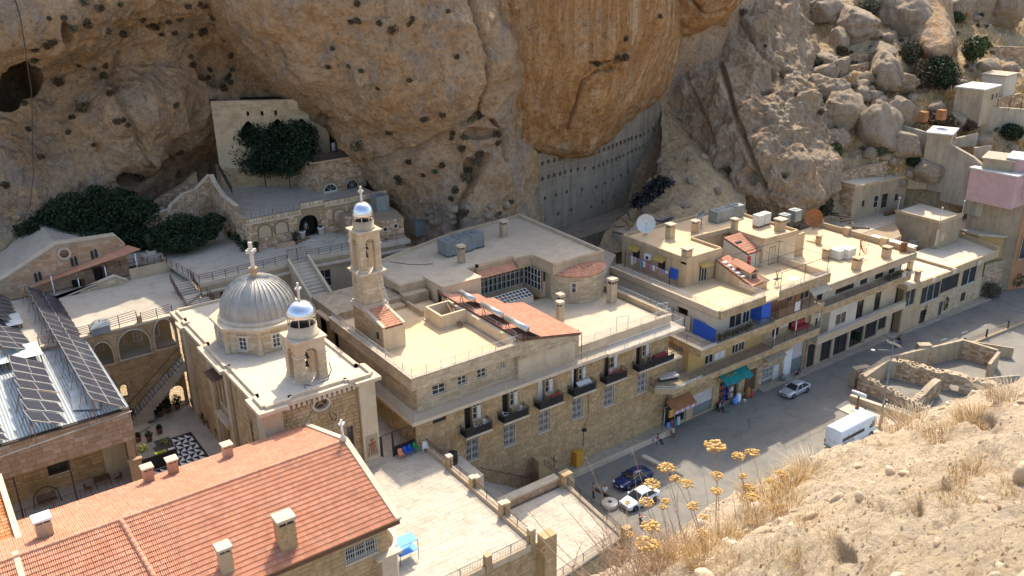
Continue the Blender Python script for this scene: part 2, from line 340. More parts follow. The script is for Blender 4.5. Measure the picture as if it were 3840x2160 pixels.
def stones(parent,P0,P1,z0,z1,holes=(),sw=.62,sh=.34,proud=.05,mt='stone',n_ind=220,gap=.022,irregular=0,topf=None):
 """coursed stones on the outer face of a wall running P0->P1 (outer side on the right); holes (s0,s1,za,zb)"""
 P0=NA(P0[:2],float);P1=NA(P1[:2],float);L=NO(P1-P0);d=(P1-P0)/L;nrm=NA([d[1],-d[0]])
 if mt not in STONES:STONES[mt]=unit_stone(mt)
 me=STONES[mt];cells=[];z=z0;k=0;rnd=random.Random(int(L*100+z1*7))
 while z<z1-.05:
  h=min(sh*rnd.uniform(.88,1.12),z1-z)
  s=-rnd.uniform(0,sw)
  while s<L-.03:
   wd=sw*rnd.uniform(.6,1.45);a,b=max(s,0),min(s+wd,L);s+=wd
   if b-a<.06:continue
   segs=[(a,b)]
   for(ha,hb,hz0,hz1)in holes:
    if z+h>hz0+.02 and z<hz1-.02:
     ns=[]
     for(q,r)in segs:
      if hb<=q or ha>=r:ns.append((q,r));continue
      if ha-q>.08:ns.append((q,ha))
      if r-hb>.08:ns.append((hb,r))
     segs=ns
   for q,r in segs:
    if topf and z+h>topf((q+r)/2):continue
    cells.append((q+gap/2,z+gap/2,r-q-gap,h-gap,proud*rnd.uniform(.55,1.25)))
  z+=h
 def dist(c):p=P0+d*(c[0]+c[2]/2);return math.dist((p[0],p[1],c[1]),(0,0,CAMH))
 cells.sort(key=dist);n_ind=min(n_ind,len(cells));ind=cells[:n_ind];rest=cells[n_ind:]
 ex0=NA([d[0],d[1],0]);ny=NA([-nrm[0],-nrm[1],0]);ez0=NA([0,0,1.])
 for(s,z,wd,h,pr)in ind:
  p=P0+d*s;put('stone',me,parent,(p[0],p[1],z),ex0*wd,ny*pr,ez0*h)
 if rest:
  C=NA(rest);base=NA([v.co[:]for v in me.vertices]);F=[tuple(p.vertices)for p in me.polygons]
  p=P0[None,:]+d[None,:]*C[:,0:1];org=np.column_stack([p,C[:,1]])
  V=org[:,None,:]+base[None,:,0:1]*ex0*C[:,2][:,None,None]+base[None,:,1:2]*ny*C[:,4][:,None,None]+base[None,:,2:3]*ez0*C[:,3][:,None,None]
  nb=len(base);V=V.reshape(-1,3)-ORG[parent.name]
  m2=bpy.data.meshes.new('stonework');m2.from_pydata(V.tolist(),[],[tuple(i+k*nb for i in f)for k in range(len(rest))for f in F])
  m2.materials.append(MATS[mt]);o=bpy.data.objects.new('stonework',m2);col.objects.link(o);o.parent=parent;o['kind']='stuff'
def wall(mb,P0,P1,z0,z1,holes=(),th=.35,topf=None):
 P0=NA(P0[:2],float);P1=NA(P1[:2],float);L=NO(P1-P0);d=(P1-P0)/L;n=NA([-d[1],d[0]])*th
 hs=[(max(0,h[0]),min(L,h[1]),max(z0,h[2]),min(z1,h[3]))for h in holes]
 ss=sorted({0,L,*[h[0]for h in hs],*[h[1]for h in hs]})
 for a,b in zip(ss[:-1],ss[1:]):
  if b-a<1e-4:continue
  m=(a+b)/2;iv=sorted([(h[2],h[3])for h in hs if h[0]<=m<=h[1]])
  z=z0;segs=[]
  for(p,q)in iv:
   if p>z+1e-4:segs.append((z,p))
   z=max(z,q)
  if z<z1-1e-4:segs.append((z,z1))
  for(p,q)in segs:
   A=P0+d*a;mb.fbox((A[0],A[1],p),(d[0]*(b-a),d[1]*(b-a),0),(n[0],n[1],0),(0,0,q-p))
 return mb
def arch_fill(mb,P0,P1,s0,s1,zs,zt,th=.35,n=10,pointed=False):
 """spandrel between a rectangular hole top zt and an arch springing at zs"""
 P0=NA(P0[:2],float);P1=NA(P1[:2],float);d=(P1-P0)/NO(P1-P0);nn=NA([-d[1],d[0]])*th
 c=(s0+s1)/2;r=(s1-s0)/2;h=zt-zs
 for k in range(n):
  a,b=s0+(s1-s0)*k/n,s0+(s1-s0)*(k+1)/n
  def f(s):
   x=abs(s-c)/r
   return zs+h*max(0,1-x**1.4)**.8 if pointed else zs+h*math.sqrt(max(0,1-x*x))
  za,zb=f(a),f(b);A=P0+d*a;B=P0+d*b
  vs=[(A[0],A[1],za),(B[0],B[1],zb),(B[0],B[1],zt+.001),(A[0],A[1],zt+.001)]
  vs+=[(v[0]+nn[0],v[1]+nn[1],v[2])for v in vs]
  mb.add(vs,[(0,1,2,3),(7,6,5,4),(0,4,5,1),(1,5,6,2),(2,6,7,3),(3,7,4,0)])
def window(parent,P0,P1,s0,s1,z0,z1,inset=.18,fr='frame_white',cols=2,rows=2,bars=False,sill=True,name='window',pane='glass',depth=.06,barmat='frame_white',surround=None,arch=0):
 P0=NA(P0[:2],float);P1=NA(P1[:2],float);d=(P1-P0)/NO(P1-P0);n=NA([-d[1],d[0]])
 def bx(mb,a,b,za,zb,off,dep):
  A=P0+d*a+n*off;mb.fbox((A[0],A[1],za),(d[0]*(b-a),d[1]*(b-a),0),(n[0]*dep,n[1]*dep,0),(0,0,zb-za))
 f=MB();t=.07
 bx(f,s0,s0+t,z0,z1,inset-depth,depth);bx(f,s1-t,s1,z0,z1,inset-depth,depth);bx(f,s0+t,s1-t,z0,z0+t,inset-depth,depth);bx(f,s0+t,s1-t,z1-t,z1,inset-depth,depth)
 for k in range(1,cols):c=s0+(s1-s0)*k/cols;bx(f,c-.03,c+.03,z0+t,z1-t,inset-depth+.005,depth)
 for k in range(1,rows):c=z0+(z1-z0)*k/rows;bx(f,s0+t,s1-t,c-.025,c+.025,inset-depth+.01,depth-.01)
 F=f.bd(name,fr,parent)
 if pane:
  g=MB();bx(g,s0+.02,s1-.02,z0+.02,z1-.02,inset+.003,.02);g.bd('pane',pane,F)
 if bars:
  g=MB();nb=max(4,int((s1-s0)/.16))
  for k in range(nb+1):
   c=s0+(s1-s0)*k/nb;bx(g,c-.014,c+.014,z0,z1,-.07,.028)
  for k in range(4):c=z0+.02+(z1-z0-.06)*k/3;bx(g,s0,s1,c,c+.03,-.10,.028)
  g.bd('grille',barmat,F)
 if sill:
  g=MB();bx(g,s0-.1,s1+.1,z0-.12,z0-.003,-.12,.12+inset-.07);g.bd('sill','trim',F)
 if surround:
  g=MB();q=.16
  bx(g,s0-q,s0-.003,z0,z1+q,-.075,.07);bx(g,s1+.003,s1+q,z0,z1+q,-.075,.07);bx(g,s0-.003,s1+.003,z1+.003,z1+q,-.075,.07);g.bd('surround',surround,F)
 return F
def rail(parent,pts,h=1.0,sp=.13,mt='iron',name='railing',posts=2.0,r=.012,rails=(0.08,1.0),solid=None,rr=.022,post_r=.03):
 mb=MB()
 for A,B in zip(pts[:-1],pts[1:]):
  A=NA(A,float);B=NA(B,float);L=NO(B-A);hz=NA([0,0,h])
  for q in rails:mb.tube(A+hz*q,B+hz*q,rr,4)
  n=max(1,int(round(L/posts)))
  for k in range(n+1):p=A+(B-A)*k/n;mb.tube(p,p+hz,post_r,4)
  if sp:
   m=int(L/sp)
   for k in range(1,m):p=A+(B-A)*k/m;mb.tube(p+hz*(rails[0]if rails else 0),p+hz*(rails[-1]if rails else 1),r,3,smooth=False)
  if solid:
   d=(B-A)/L;nn=np.cross(d,(0,0,1.))*.01
   mb.fbox(A+hz*rails[0],B-A,nn,hz*(rails[-1]-rails[0])*solid)
 return mb.bd(name,mt,parent)
def unit_tile():
 mb=MB();
 prof=[(0,.0),(.12,.5),(.25,.62),(.38,.5),(.5,.12),(.62,.5),(.75,.62),(.88,.5),(1,0)]
 vs=[]
 for y,zz in((0,0.),(1,.55)):
  for(x,z)in prof:vs.append((x,y,z+zz))
 for(x,z)in prof:vs.append((x,1,-.25))
 n=len(prof);fs=[(i,n+i,n+i+1,i+1)for i in range(n-1)]+[(n+i,2*n+i,2*n+i+1,n+i+1)for i in range(n-1)]
 mb.add(vs,fs);return mb
UT=unit_tile();TILES={}
def tiles(parent,O,eu,ed,Lu,Ld,tw=.42,td=.36,th=.075,mt='tile',n_ind=280,near='low',clip=None):
 """O top-left corner of a roof plane, eu along the ridge, ed down the slope"""
 O,eu,ed=(NA(x,float)for x in(O,eu,ed));eu/=NO(eu);ed/=NO(ed);nz=np.cross(eu,ed);nz=nz*(1 if nz[2]>0 else-1)
 if mt not in TILES:TILES[mt]=mesh_of(UT,mt)
 nu_,nd_=int(Lu/tw),int(Ld/td);tw=Lu/nu_;td=Ld/nd_;cells=[]
 for j in range(nd_):
  for i in range(nu_):
   if clip and not clip((i+.5)*tw,(j+.5)*td):continue
   P=O+eu*(i*tw)+ed*(j*td)+eu*random.uniform(-.012,.012)+nz*random.uniform(0,.010)
   cells.append(P)
 cells.sort(key=lambda P:NO(P-O3));ind=cells[:n_ind];rest=cells[n_ind:]
 for P in ind:put('roof_tile',TILES[mt],parent,P,eu*tw*1.0,ed*td*1.06,nz*th)
 if rest:
  base=NA(UT.v);C=NA(rest)
  B=base[:,0:1]*eu*tw+base[:,1:2]*ed*td*1.06+base[:,2:3]*nz*th
  V=(C[:,None,:]+B[None]).reshape(-1,3)-ORG[parent.name];nb=len(base)
  me=bpy.data.meshes.new('roof_tiles');me.from_pydata(V.tolist(),[],[tuple(i+k*nb for i in f)for k in range(len(rest))for f in UT.f]);me.materials.append(MATS[mt])
  o=bpy.data.objects.new('roof_tiles',me);col.objects.link(o);o.parent=parent;o['kind']='stuff'
def ridge(parent,A,B,r=.13,n=None,mt='tile'):
 A=NA(A,float);B=NA(B,float);L=NO(B-A);n=n or int(L/.42);mb=MB()
 if 'ridge' not in TILES:
  q=MB();q.tube((0,0,0),(1,0,0),1.0,8,1.18);TILES['ridge']=mesh_of(q,mt)
 d=(B-A)/L;s=np.cross((0,0,1.),d);s/=NO(s);u=np.cross(d,s)
 for k in range(n):put('ridge_tile',TILES['ridge'],parent,A+(B-A)*k/n,d*(L/n*1.08),s*r,u*r)
def slabpaving(name,poly_fn,x0,x1,y0,y1,z,w,h,mt,parent=None,inside=None,ang=0):
 pass
def chimney(P,w,d,h,label,group,mt='stone_pink',cap='trim',rz=0,overhang=.09,holes=True,capmt=None):
 t=thing('chimney',P,label,'chimney',group,rz)
 x,y,z=P;b=MB();b.box(x-w/2,x+w/2,y-d/2,y+d/2,z-.6,z+h*.78)
 b.bd('shaft',mt,t)
 c=MB();q=.07
 for sx in(-1,0,1):
  for sy in(-1,1):c.box(x+sx*(w/2-q/2)-q/2,x+sx*(w/2-q/2)+q/2,y+sy*(d/2-q/2)-q/2,y+sy*(d/2-q/2)+q/2,z+h*.78,z+h*.9)
 c.bd('vent_post',mt,t)
 c=MB();c.box(x-w/2+.1,x+w/2-.1,y-d/2+.1,y+d/2-.1,z+h*.70,z+h*.86);c.bd('flue','void_shade',t)
 c=MB();c.box(x-w/2-overhang,x+w/2+overhang,y-d/2-overhang,y+d/2+overhang,z+h*.9,z+h);c.bd('cap',cap,t)
 return t
def cross(parent,P,h,mt='marble',t=.16,arm=.6,both=True):
 x,y,z=P;c=MB();c.box(x-t/2,x+t/2,y-t/2,y+t/2,z,z+h)
 zc=z+h*.66;c.box(x-arm*h/2,x-t/2-.002,y-t/2+.002,y+t/2-.002,zc-t/2,zc+t/2);c.box(x+t/2+.002,x+arm*h/2,y-t/2+.002,y+t/2-.002,zc-t/2,zc+t/2)
 if both:c.box(x-t/2+.002,x+t/2-.002,y-arm*h/2,y-t/2-.002,zc-t/2+.003,zc+t/2-.003);c.box(x-t/2+.002,x+t/2-.002,y+t/2+.002,y+arm*h/2,zc-t/2+.003,zc+t/2-.003)
 return c.bd('cross',mt,parent)
def leaves(mb,C,rad,n,size,rs,flat=1.0,shell=.55):
 """n leaf-sized faces spread through an ellipsoid volume"""
 C=NA(C,float);rad=NA(rad,float)
 D=rs.normal(size=(n,3));D/=NO(D,axis=1)[:,None]
 q=shell+(1-shell)*rs.rand(n)**.6;P=C+D*rad*q[:,None]
 a=rs.normal(size=(n,3));a/=NO(a,axis=1)[:,None];b=np.cross(a,rs.normal(size=(n,3)));b/=NO(b,axis=1)[:,None]
 s=size*(.6+.8*rs.rand(n))[:,None];a*=s;b*=s*.55
 base=len(mb.v);V=np.stack([P-a,P+b*.9,P+a,P-b*.9],1).reshape(-1,3)
 mb.v+=[tuple(v)for v in V];mb.f+=[(base+4*i,base+4*i+1,base+4*i+2,base+4*i+3)for i in range(n)];mb.sm+=[False]*n
def shrub(P,r,h,label,group=None,mt='shrub_dry',n=120,size=.12,cat='shrub',name='shrub',seed=0):
 rs=np.random.RandomState(seed+int(abs(P[0]*13+P[1]*7))%9999);mb=MB()
 for k in range(5):
  a=rs.rand()*6.28;leaves(mb,(P[0]+r*.4*mcos(a),P[1]+r*.4*msin(a),P[2]+h*(.35+.3*rs.rand())),(r*.65,r*.65,h*.45),n//5,size,rs)
 for k in range(5):
  a=rs.rand()*6.28;mb.tube(P,(P[0]+r*.5*mcos(a),P[1]+r*.5*msin(a),P[2]+h*.7),.02+.01*r,3,.008)
 o=mb.bd(name,mt,None,org=P);tag(o,label,cat,group);return o
def tree(P,clumps,label,mt,trunk_h,tr,cat='tree',name='tree',group=None,n=700,size=.14,seed=1):
 rs=np.random.RandomState(seed);t=thing(name,P,label,cat,group);P=NA(P,float)
 tk=MB();top=P+NA([0,0,trunk_h]);tk.tube(P-NA([0,0,.3]),top,tr,8,tr*.6)
 for(c,r)in clumps:c=P+NA(c);tk.tube(top-NA([0,0,trunk_h*.25]),c,tr*.4,5,tr*.12)
 tk.bd('trunk','bark',t);cr=MB()
 for(c,r)in clumps:
  leaves(cr,P+NA(c),r,n,size,rs,shell=.35)
  for k in range(5):
   D=rs.normal(size=3);D/=NO(D);leaves(cr,P+NA(c)+D*NA(r)*.85,NA(r)*.38,n//6,size,rs,shell=.2)
 cr.bd('crown',mt,t);return t
def sheet(name,poly,z,mt,label=None,thick=None):
 mb=MB()
 if thick:mb.prism(poly,z-thick,z)
 else:mb.add([(p[0],p[1],z)for p in poly],[tuple(range(len(poly)))])
 o=mb.bd(name,mt);return struct(o,label)
sheet('ground',[(-1500,-1500),(2500,-1500),(2500,2500),(-1500,2500)],-14,'hill_soil')
sheet('street_ground',[(34,-60),(320,-60),(320,62.6),(34,62.6)],-0.05,'asphalt',thick=13)
sheet('road',[(47.3,20),(92.5,20),(92.5,52.8),(112,52.8),(150,50.2),(320,42),(320,57),(150,58.5),(110,60.9),(47.3,61.2)],-0.004,'asphalt')
mb=MB();mb.box(49.6,66.6,61.0,62.5,-.3,.42);o=mb.bd('pavement','concrete_pale');struct(o)
mb=MB();mb.box(48.9,66.4,60.78,60.995,-.2,.62);o=mb.bd('kerb_wall','trim');tag(o,'low pale kerb wall edging the pavement under the long stone facade','kerb wall')
mb=MB();mb.prism([(82.3,61.0),(91.8,60.6),(108.8,60.3),(108.8,61.9),(82.3,62.2)],-.2,.13);o=mb.bd('pavement','concrete_pale');struct(o)
mb=MB();mb.prism([(109,60.2),(134,59.0),(134,61.2),(109,62)],-.2,.10);o=mb.bd('pavement','concrete_pale');struct(o)
for k,(x,y)in enumerate([(107.5,56.4),(113.98,55.69),(118.63,55.21),(123.08,54.74)]):
 mb=MB();mb.add([(x,y,.004),(x+1.3,y-.13,.004),(x+1.3,y+.02,.004),(x,y+.15,.004)],[(0,1,2,3)]);o=mb.bd('road_marking','white');o['kind']='structure'
rsj=random.Random(5)
for k in range(9):
 x,y=rsj.uniform(58,84),rsj.uniform(46,60);pts=[(x,y,.0)]
 for j in range(7):x+=rsj.uniform(-.6,1.1);y+=rsj.uniform(-.7,.7);pts.append((x,y,.0))
 mb=MB()
 for a,b in zip(pts[:-1],pts[1:]):
  mb.add([(a[0],a[1]-.025,.003),(b[0],b[1]-.025,.003),(b[0],b[1]+.025,.003),(a[0],a[1]+.025,.003)],[(0,1,2,3)])
 o=mb.bd('asphalt_crack','black');o['kind']='structure'
sheet('courtyard',[(8,66),(20.3,66),(20.3,90),(8,90)],7.0,'paving',thick=3)
sheet('passage',[(29.4,63),(34,63),(34,90),(29.4,90)],9.55,'paving',thick=4)
sheet('back_ground',[(38,90.6),(99,96),(99,130),(38,130)],12.0,'concrete',thick=6)
sheet('back_ground',[(66,62.6),(100,62.6),(112,76),(112,100),(66,100)],9.0,'hill_soil',thick=9)
sheet('upper_plaza',[(-40,103.5),(26,103.5),(26,170),(-40,170)],16.9,'paving',thick=6)
def net_grid(net,nu_,nv_):
 """net: rows of (px,py,r); bicubic (Catmull-Rom) surface through the world points"""
 N=NA([[atr(*p)for p in row]for row in net]);nr,nc=N.shape[:2]
 def cr(A,t):
  n=A.shape[0];t=np.clip(t,0,n-1-1e-9);i=np.floor(t).astype(int);f=(t-i)[:,None,None]
  g=lambda k:A[np.clip(k,0,n-1)]
  p0,p1,p2,p3=g(i-1),g(i),g(i+1),g(i+2)
  return .5*((2*p1)+(-p0+p2)*f+(2*p0-5*p1+4*p2-p3)*f*f+(-p0+3*p1-3*p2+p3)*f**3)
 S=cr(N,np.linspace(0,nr-1,nv_));S=np.transpose(S,(1,0,2));S=cr(S,np.linspace(0,nc-1,nu_));return np.transpose(S,(1,0,2))
GRIDS={}
def relief(name,net,nu_,nv_,mt,amps=((9,2.2),(3,.8),(1.1,.3)),dents=(),seed=0,kind='structure',label=None,ridged=.0,cracks=(),key=None,bumps=()):
 S=net_grid(net,nu_,nv_);P=S.reshape(-1,3)
 du=np.gradient(S,axis=1);dv=np.gradient(S,axis=0);N=np.cross(du,dv);N/=NO(N,axis=2)[...,None]+1e-9;N=N.reshape(-1,3)
 toc=O3-P;toc/=NO(toc,axis=1)[:,None];sg=np.sign((N*toc).sum(1));sg[sg==0]=1;N*=sg[:,None]
 X,Y=pixm(P);h=np.zeros(len(P))
 W=P+fbm(P/14,3,seed+50)[:,None]*3
 for(L,a)in amps:
  h+=a*fbm(W/L*1.0,4,seed+int(L*10));
  if ridged:h+=a*ridged*fbm(W/(L*1.3),3,seed+77+int(L),ridged=True)
 wob=fbm(P/2.2,3,seed+9)*26
 for(cx,cy,rx,ry,dep,*sh)in dents:
  d=np.sqrt(((X-cx)/rx)**2+((Y-cy)/ry)**2)+wob/(rx+ry)*.5;e=sh[0]if sh else .35
  k=np.clip((1-d)/e,0,1);h-=dep*k*k*(3-2*k)
 for(cx,cy,rx,ry,dep)in bumps:
  d=((X-cx)/rx)**2+((Y-cy)/ry)**2;h+=dep*np.exp(-d*1.2)
 for(pts,wd,dep)in cracks:
  dm=np.full(len(P),1e9)
  for a,b in zip(pts[:-1],pts[1:]):
   a=NA(a,float);b=NA(b,float);ab=b-a;t=np.clip(((X-a[0])*ab[0]+(Y-a[1])*ab[1])/(ab@ab),0,1)
   dm=np.minimum(dm,np.hypot(X-a[0]-t*ab[0]+wob*.12,Y-a[1]-t*ab[1]))
  k=np.clip(1-dm/wd,0,1);h-=dep*k
 P=P+N*h[:,None]
 o0=P.mean(0);me=bpy.data.meshes.new(name)
 idx=np.arange(nu_*nv_).reshape(nv_,nu_);F=np.stack([idx[:-1,:-1],idx[1:,:-1],idx[1:,1:],idx[:-1,1:]],-1).reshape(-1,4)
 me.vertices.add(len(P));me.vertices.foreach_set('co',(P-o0).astype(np.float32).ravel())
 me.loops.add(F.size);me.loops.foreach_set('vertex_index',F.astype(np.int32).ravel())
 me.polygons.add(len(F));me.polygons.foreach_set('loop_start',np.arange(0,F.size,4,dtype=np.int32));me.polygons.foreach_set('loop_total',np.full(len(F),4,np.int32))
 me.polygons.foreach_set('use_smooth',np.ones(len(F),bool));me.update();me.validate()
 me.materials.append(MATS[mt]);o=bpy.data.objects.new(name,me);col.objects.link(o);o.location=o0;ORG[o.name]=o0
 o['kind']=kind
 if label:o['label']=label
 X,Y=pixm(P);GRIDS[key or name]=(P,X,Y,N);return o
def on(key,px,py):
 P,X,Y,N=GRIDS[key];d=(X-px)**2+(Y-py)**2;m=d.min();c=np.where(d<max(m*2,64))[0];c=c[np.argmin(NO(P[c]-O3,axis=1))]
 return P[c],N[c]
relief('cliff_face',[
 [(-900,-110,130),(-200,-110,124),(250,-100,120),(620,-100,121),(1000,-100,126),(1500,-100,132)],
 [(-900,20,122),(-150,10,117),(250,0,116),(620,-20,118),(1000,0,124),(1500,0,131)],
 [(-900,240,122),(-150,200,118),(200,120,117),(560,90,123),(900,130,127),(1500,200,134)],
 [(-900,400,130),(-150,320,126),(220,250,127),(460,260,126),(860,280,129),(1500,330,136)],
 [(-900,540,127),(-150,470,123),(200,420,125),(470,420,121),(830,400,127),(1500,450,136)],
 [(-900,640,121),(-150,600,119),(180,560,122),(520,520,123),(830,490,131),(1400,560,138)],
 [(-900,740,118),(-150,720,117),(200,700,118),(520,620,125),(800,580,137),(1300,640,140)],
 [(-900,850,116),(-150,840,116),(260,830,118),(520,740,127),(780,660,136),(1250,720,141)],
 [(-900,960,116),(-150,950,115),(300,930,118),(560,850,127),(800,760,136),(1250,800,140)]],
 560,430,'cliff',amps=((13,2.0),(5,1.2),(1.8,.5),(.7,.2)),seed=3,ridged=.55,key='left',
 dents=[(62,300,100,105,12,.3),(20,400,60,40,5),(225,85,18,26,2.2),(590,590,52,42,3.4),(470,665,62,34,4.5,.25),(660,650,22,20,2.5),(800,250,78,90,1.8,.2),(720,400,60,50,1.0)],
 bumps=[(600,330,150,150,2.5),(520,560,70,60,1.5)],
 cracks=[([(0,245),(100,190),(250,140),(420,105),(640,70),(840,10)],16,1.2),([(430,180),(420,330),(500,480),(520,590)],14,.8)])
relief('overhanging_rock',[
 [(620,-60,138),(800,-75,118),(1000,-85,110),(1300,-90,107),(1560,-85,108),(1760,-75,112),(1880,-65,120)],
 [(640,10,138),(818,10,120),(960,10,110),(1260,10,107),(1540,10,107),(1765,10,110),(1900,10,121)],
 [(720,180,140),(880,130,122),(1020,150,112),(1300,140,108),(1560,140,107.5),(1790,150,109),(1930,160,121)],
 [(850,330,142),(980,270,123),(1110,280,114),(1340,280,109),(1580,270,108),(1818,250,109.5),(1950,260,121)],
 [(950,440,142),(1100,385,125),(1230,390,116),(1420,400,111),(1600,390,109),(1800,370,111),(1960,400,122)],
 [(1080,520,142),(1200,485,127),(1300,500,118),(1440,500,114),(1620,490,112),(1790,450,114),(1960,520,122)],
 [(1180,600,140),(1290,580,127),(1360,590,119),(1480,600,115.5),(1650,590,113),(1850,560,115),(1990,600,123)],
 [(1270,680,136),(1390,670,124),(1440,690,118),(1540,700,115),(1700,700,112.5),(1880,680,115),(2000,700,122)],
 [(1340,780,132),(1440,770,122),(1480,780,117),(1570,790,114),(1720,790,111.5),(1920,780,115),(2010,800,121)],
 [(1380,920,128),(1480,900,118),(1520,900,115),(1590,920,113),(1740,920,111),(1950,900,115),(2020,900,120)]],
 520,460,'cliff',amps=((12,1.5),(4.5,.9),(1.6,.42),(.7,.16)),seed=21,ridged=.55,key='mid',
 dents=[(1225,430,24,18,2.2),(1790,500,60,26,1.5),(1760,640,26,60,1.2)],
 cracks=[([(1770,-10),(1800,120),(1830,210),(1815,330),(1790,430)],12,2.6),([(1790,430),(1720,470),(1560,560),(1380,590)],16,.9),([(1835,440),(1870,520),(1890,600)],10,1.6),([(1830,590),(1760,690),(1715,780),(1715,860)],20,1.5)])
relief('hanging_rock',[
 [(1700,-70,131),(1790,-75,120),(1900,-80,117),(2100,-85,117),(2300,-80,120),(2430,-75,125),(2520,-65,137)],
 [(1700,-20,131),(1772,-10,119.5),(1880,-15,116.5),(2100,-20,117),(2320,-15,120.5),(2478,-10,128),(2560,0,143)],
 [(1740,150,131),(1812,150,119),(1900,150,117),(2110,150,117.5),(2320,140,121),(2492,120,130),(2560,130,145)],
 [(1750,260,131),(1830,260,119.5),(1920,260,117.5),(2120,270,118.5),(2310,260,122.5),(2455,240,131),(2530,250,145)],
 [(1750,380,132),(1812,390,121),(1920,390,118.5),(2120,390,120.5),(2280,380,124),(2392,350,131),(2470,360,145)],
 [(1780,470,134),(1850,490,123),(1940,490,120.5),(2110,490,122.5),(2230,490,125.5),(2290,470,129),(2370,450,145)],
 [(1820,560,137),(1890,575,125.5),(1960,560,123),(2090,560,124.5),(2180,562,126.5),(2225,560,129),(2290,545,145)],
 [(1850,610,147),(1900,600,135),(1970,590,133),(2090,590,134),(2190,590,136),(2240,585,139),(2290,575,149)]],
 420,360,'cliff_streaked',amps=((13,1.0),(4,.5),(1.4,.25),(.6,.1)),seed=44,ridged=.4,key='hang',
 dents=[(2250,225,60,10,.9),(2275,255,50,16,1.0)],cracks=[([(2130,480),(2180,300),(2230,255),(2330,225)],9,.9)])
relief('wedged_boulder',[
 [(2440,-90,149),(2500,-110,141),(2620,-110,138),(2740,-105,141),(2800,-90,151)],
 [(2430,-40,150),(2484,-20,141),(2600,-30,137),(2740,-30,140),(2800,-30,151)],
 [(2440,60,151),(2490,60,141),(2600,30,137.5),(2720,20,141),(2780,20,151)],
 [(2460,140,153),(2510,118,143),(2610,90,139.5),(2690,60,142),(2740,60,152)],
 [(2480,170,159),(2530,150,151),(2610,130,149),(2680,100,150),(2720,100,159)]],
 90,80,'cliff_streaked',amps=((6,.8),(2.2,.3)),seed=61,kind=None,key='wedge',cracks=[([(2560,-100),(2590,0),(2650,60),(2720,40)],10,1.2)])
tag(bpy.data.objects['wedged_boulder'],'huge brown boulder wedged high above the dark gap between the cliffs','boulder')
relief('standing_rock',[
 [(2560,20,185),(2640,60,172),(2720,40,167),(2790,10,165),(2860,-30,167),(2930,-60,171),(2990,-40,179),(3040,0,191)],
 [(2470,110,181),(2520,115,169),(2620,110,163),(2740,90,160),(2850,60,161),(2950,50,165),(3000,80,173),(3050,100,187)],
 [(2400,230,176),(2444,240,164),(2560,230,157),(2700,220,154),(2830,200,154),(2950,190,158),(3012,200,166),(3070,220,180)],
 [(2410,370,170),(2460,350,157),(2590,360,150),(2720,350,147.5),(2850,340,147),(2970,330,151),(3030,330,159),(3090,350,172)],
 [(2450,470,165),(2500,460,152),(2630,480,145),(2750,480,142.5),(2870,470,141.5),(2990,460,145.5),(3060,460,153),(3120,470,166)],
 [(2510,570,158),(2560,560,147),(2680,590,141),(2780,600,138.5),(2890,600,137),(3000,590,140),(3083,590,147),(3140,590,160)],
 [(2590,670,153),(2640,670,143),(2740,690,138),(2820,700,135.5),(2910,700,134),(2995,690,136),(3062,690,142),(3120,700,154)],
 [(2670,770,150),(2710,770,142),(2790,780,137.5),(2850,785,135),(2920,790,133.5),(2975,790,134),(3012,790,138),(3070,800,149)],
 [(2690,850,150),(2720,850,144),(2800,850,140),(2860,850,138),(2920,850,136),(2970,850,137),(3000,850,140),(3060,860,149)]],
 460,420,'cliff_grey',amps=((9,1.9),(3.4,1.1),(1.2,.5),(.55,.18)),seed=80,ridged=.8,key='right',
 dents=[(2735,650,26,24,3.0,.4),(2820,665,22,34,2.2),(2878,345,26,13,2.6),(2935,282,26,14,2.4),(2945,655,18,14,2)],
 cracks=[([(2700,230),(2760,420),(2830,600),(2860,700)],14,1.6),([(2760,60),(2860,200),(2900,300)],12,1.2),([(2560,230),(2640,420),(2700,560)],9,.7)])
relief('scree_slope',[
 [(2470,300,160),(2520,320,160),(2640,400,160),(2800,500,160)],
 [(2480,460,146),(2530,480,146),(2620,540,144),(2780,620,146)],
 [(2478,620,139),(2520,630,137),(2640,650,135),(2790,700,138)],
 [(2400,750,129),(2460,760,127),(2620,760,127),(2800,780,132)],
 [(2290,850,121),(2380,850,120),(2600,840,122),(2810,840,129)],
 [(2230,960,116),(2380,950,115),(2600,930,118),(2810,900,126)]],
 160,150,'hill_soil',amps=((6,.8),(1.6,.4),(.6,.14)),seed=95,ridged=.4,key='scree')
relief('hillside',[
 [(2760,-260,215),(3000,-260,235),(3300,-260,255),(3600,-260,280),(3900,-260,310),(4300,-260,340)],
 [(2760,-60,185),(3000,-60,192),(3300,-60,205),(3600,-60,225),(3900,-60,250),(4300,-60,280)],
 [(2780,130,172),(3000,130,175),(3300,130,182),(3600,150,198),(3900,180,215),(4300,200,250)],
 [(2800,330,162),(3000,330,162),(3300,330,167),(3600,360,176),(3900,370,190),(4300,380,210)],
 [(2820,520,155),(3000,510,154),(3300,500,158),(3600,520,166),(3900,530,178),(4300,560,195)],
 [(2840,660,150),(3000,650,147),(3300,610,154),(3600,640,161),(3900,660,171),(4300,690,182)],
 [(2860,800,146),(3050,800,143),(3320,720,156),(3600,760,160),(3900,800,168),(4300,820,178)],
 [(2880,920,140),(3050,900,140),(3300,860,153),(3600,900,157),(3900,940,164),(4300,960,172)]],
 420,340,'hill_soil',amps=((16,2.0),(5,1.2),(1.8,.55),(.7,.2)),seed=120,ridged=.7,key='hill')
def rs_planes(s):
 q=np.random.RandomState(s%5000);P_=q.normal(size=(7,3));P_/=NO(P_,axis=1)[:,None];return[(p,.62+.22*q.rand())for p in P_]
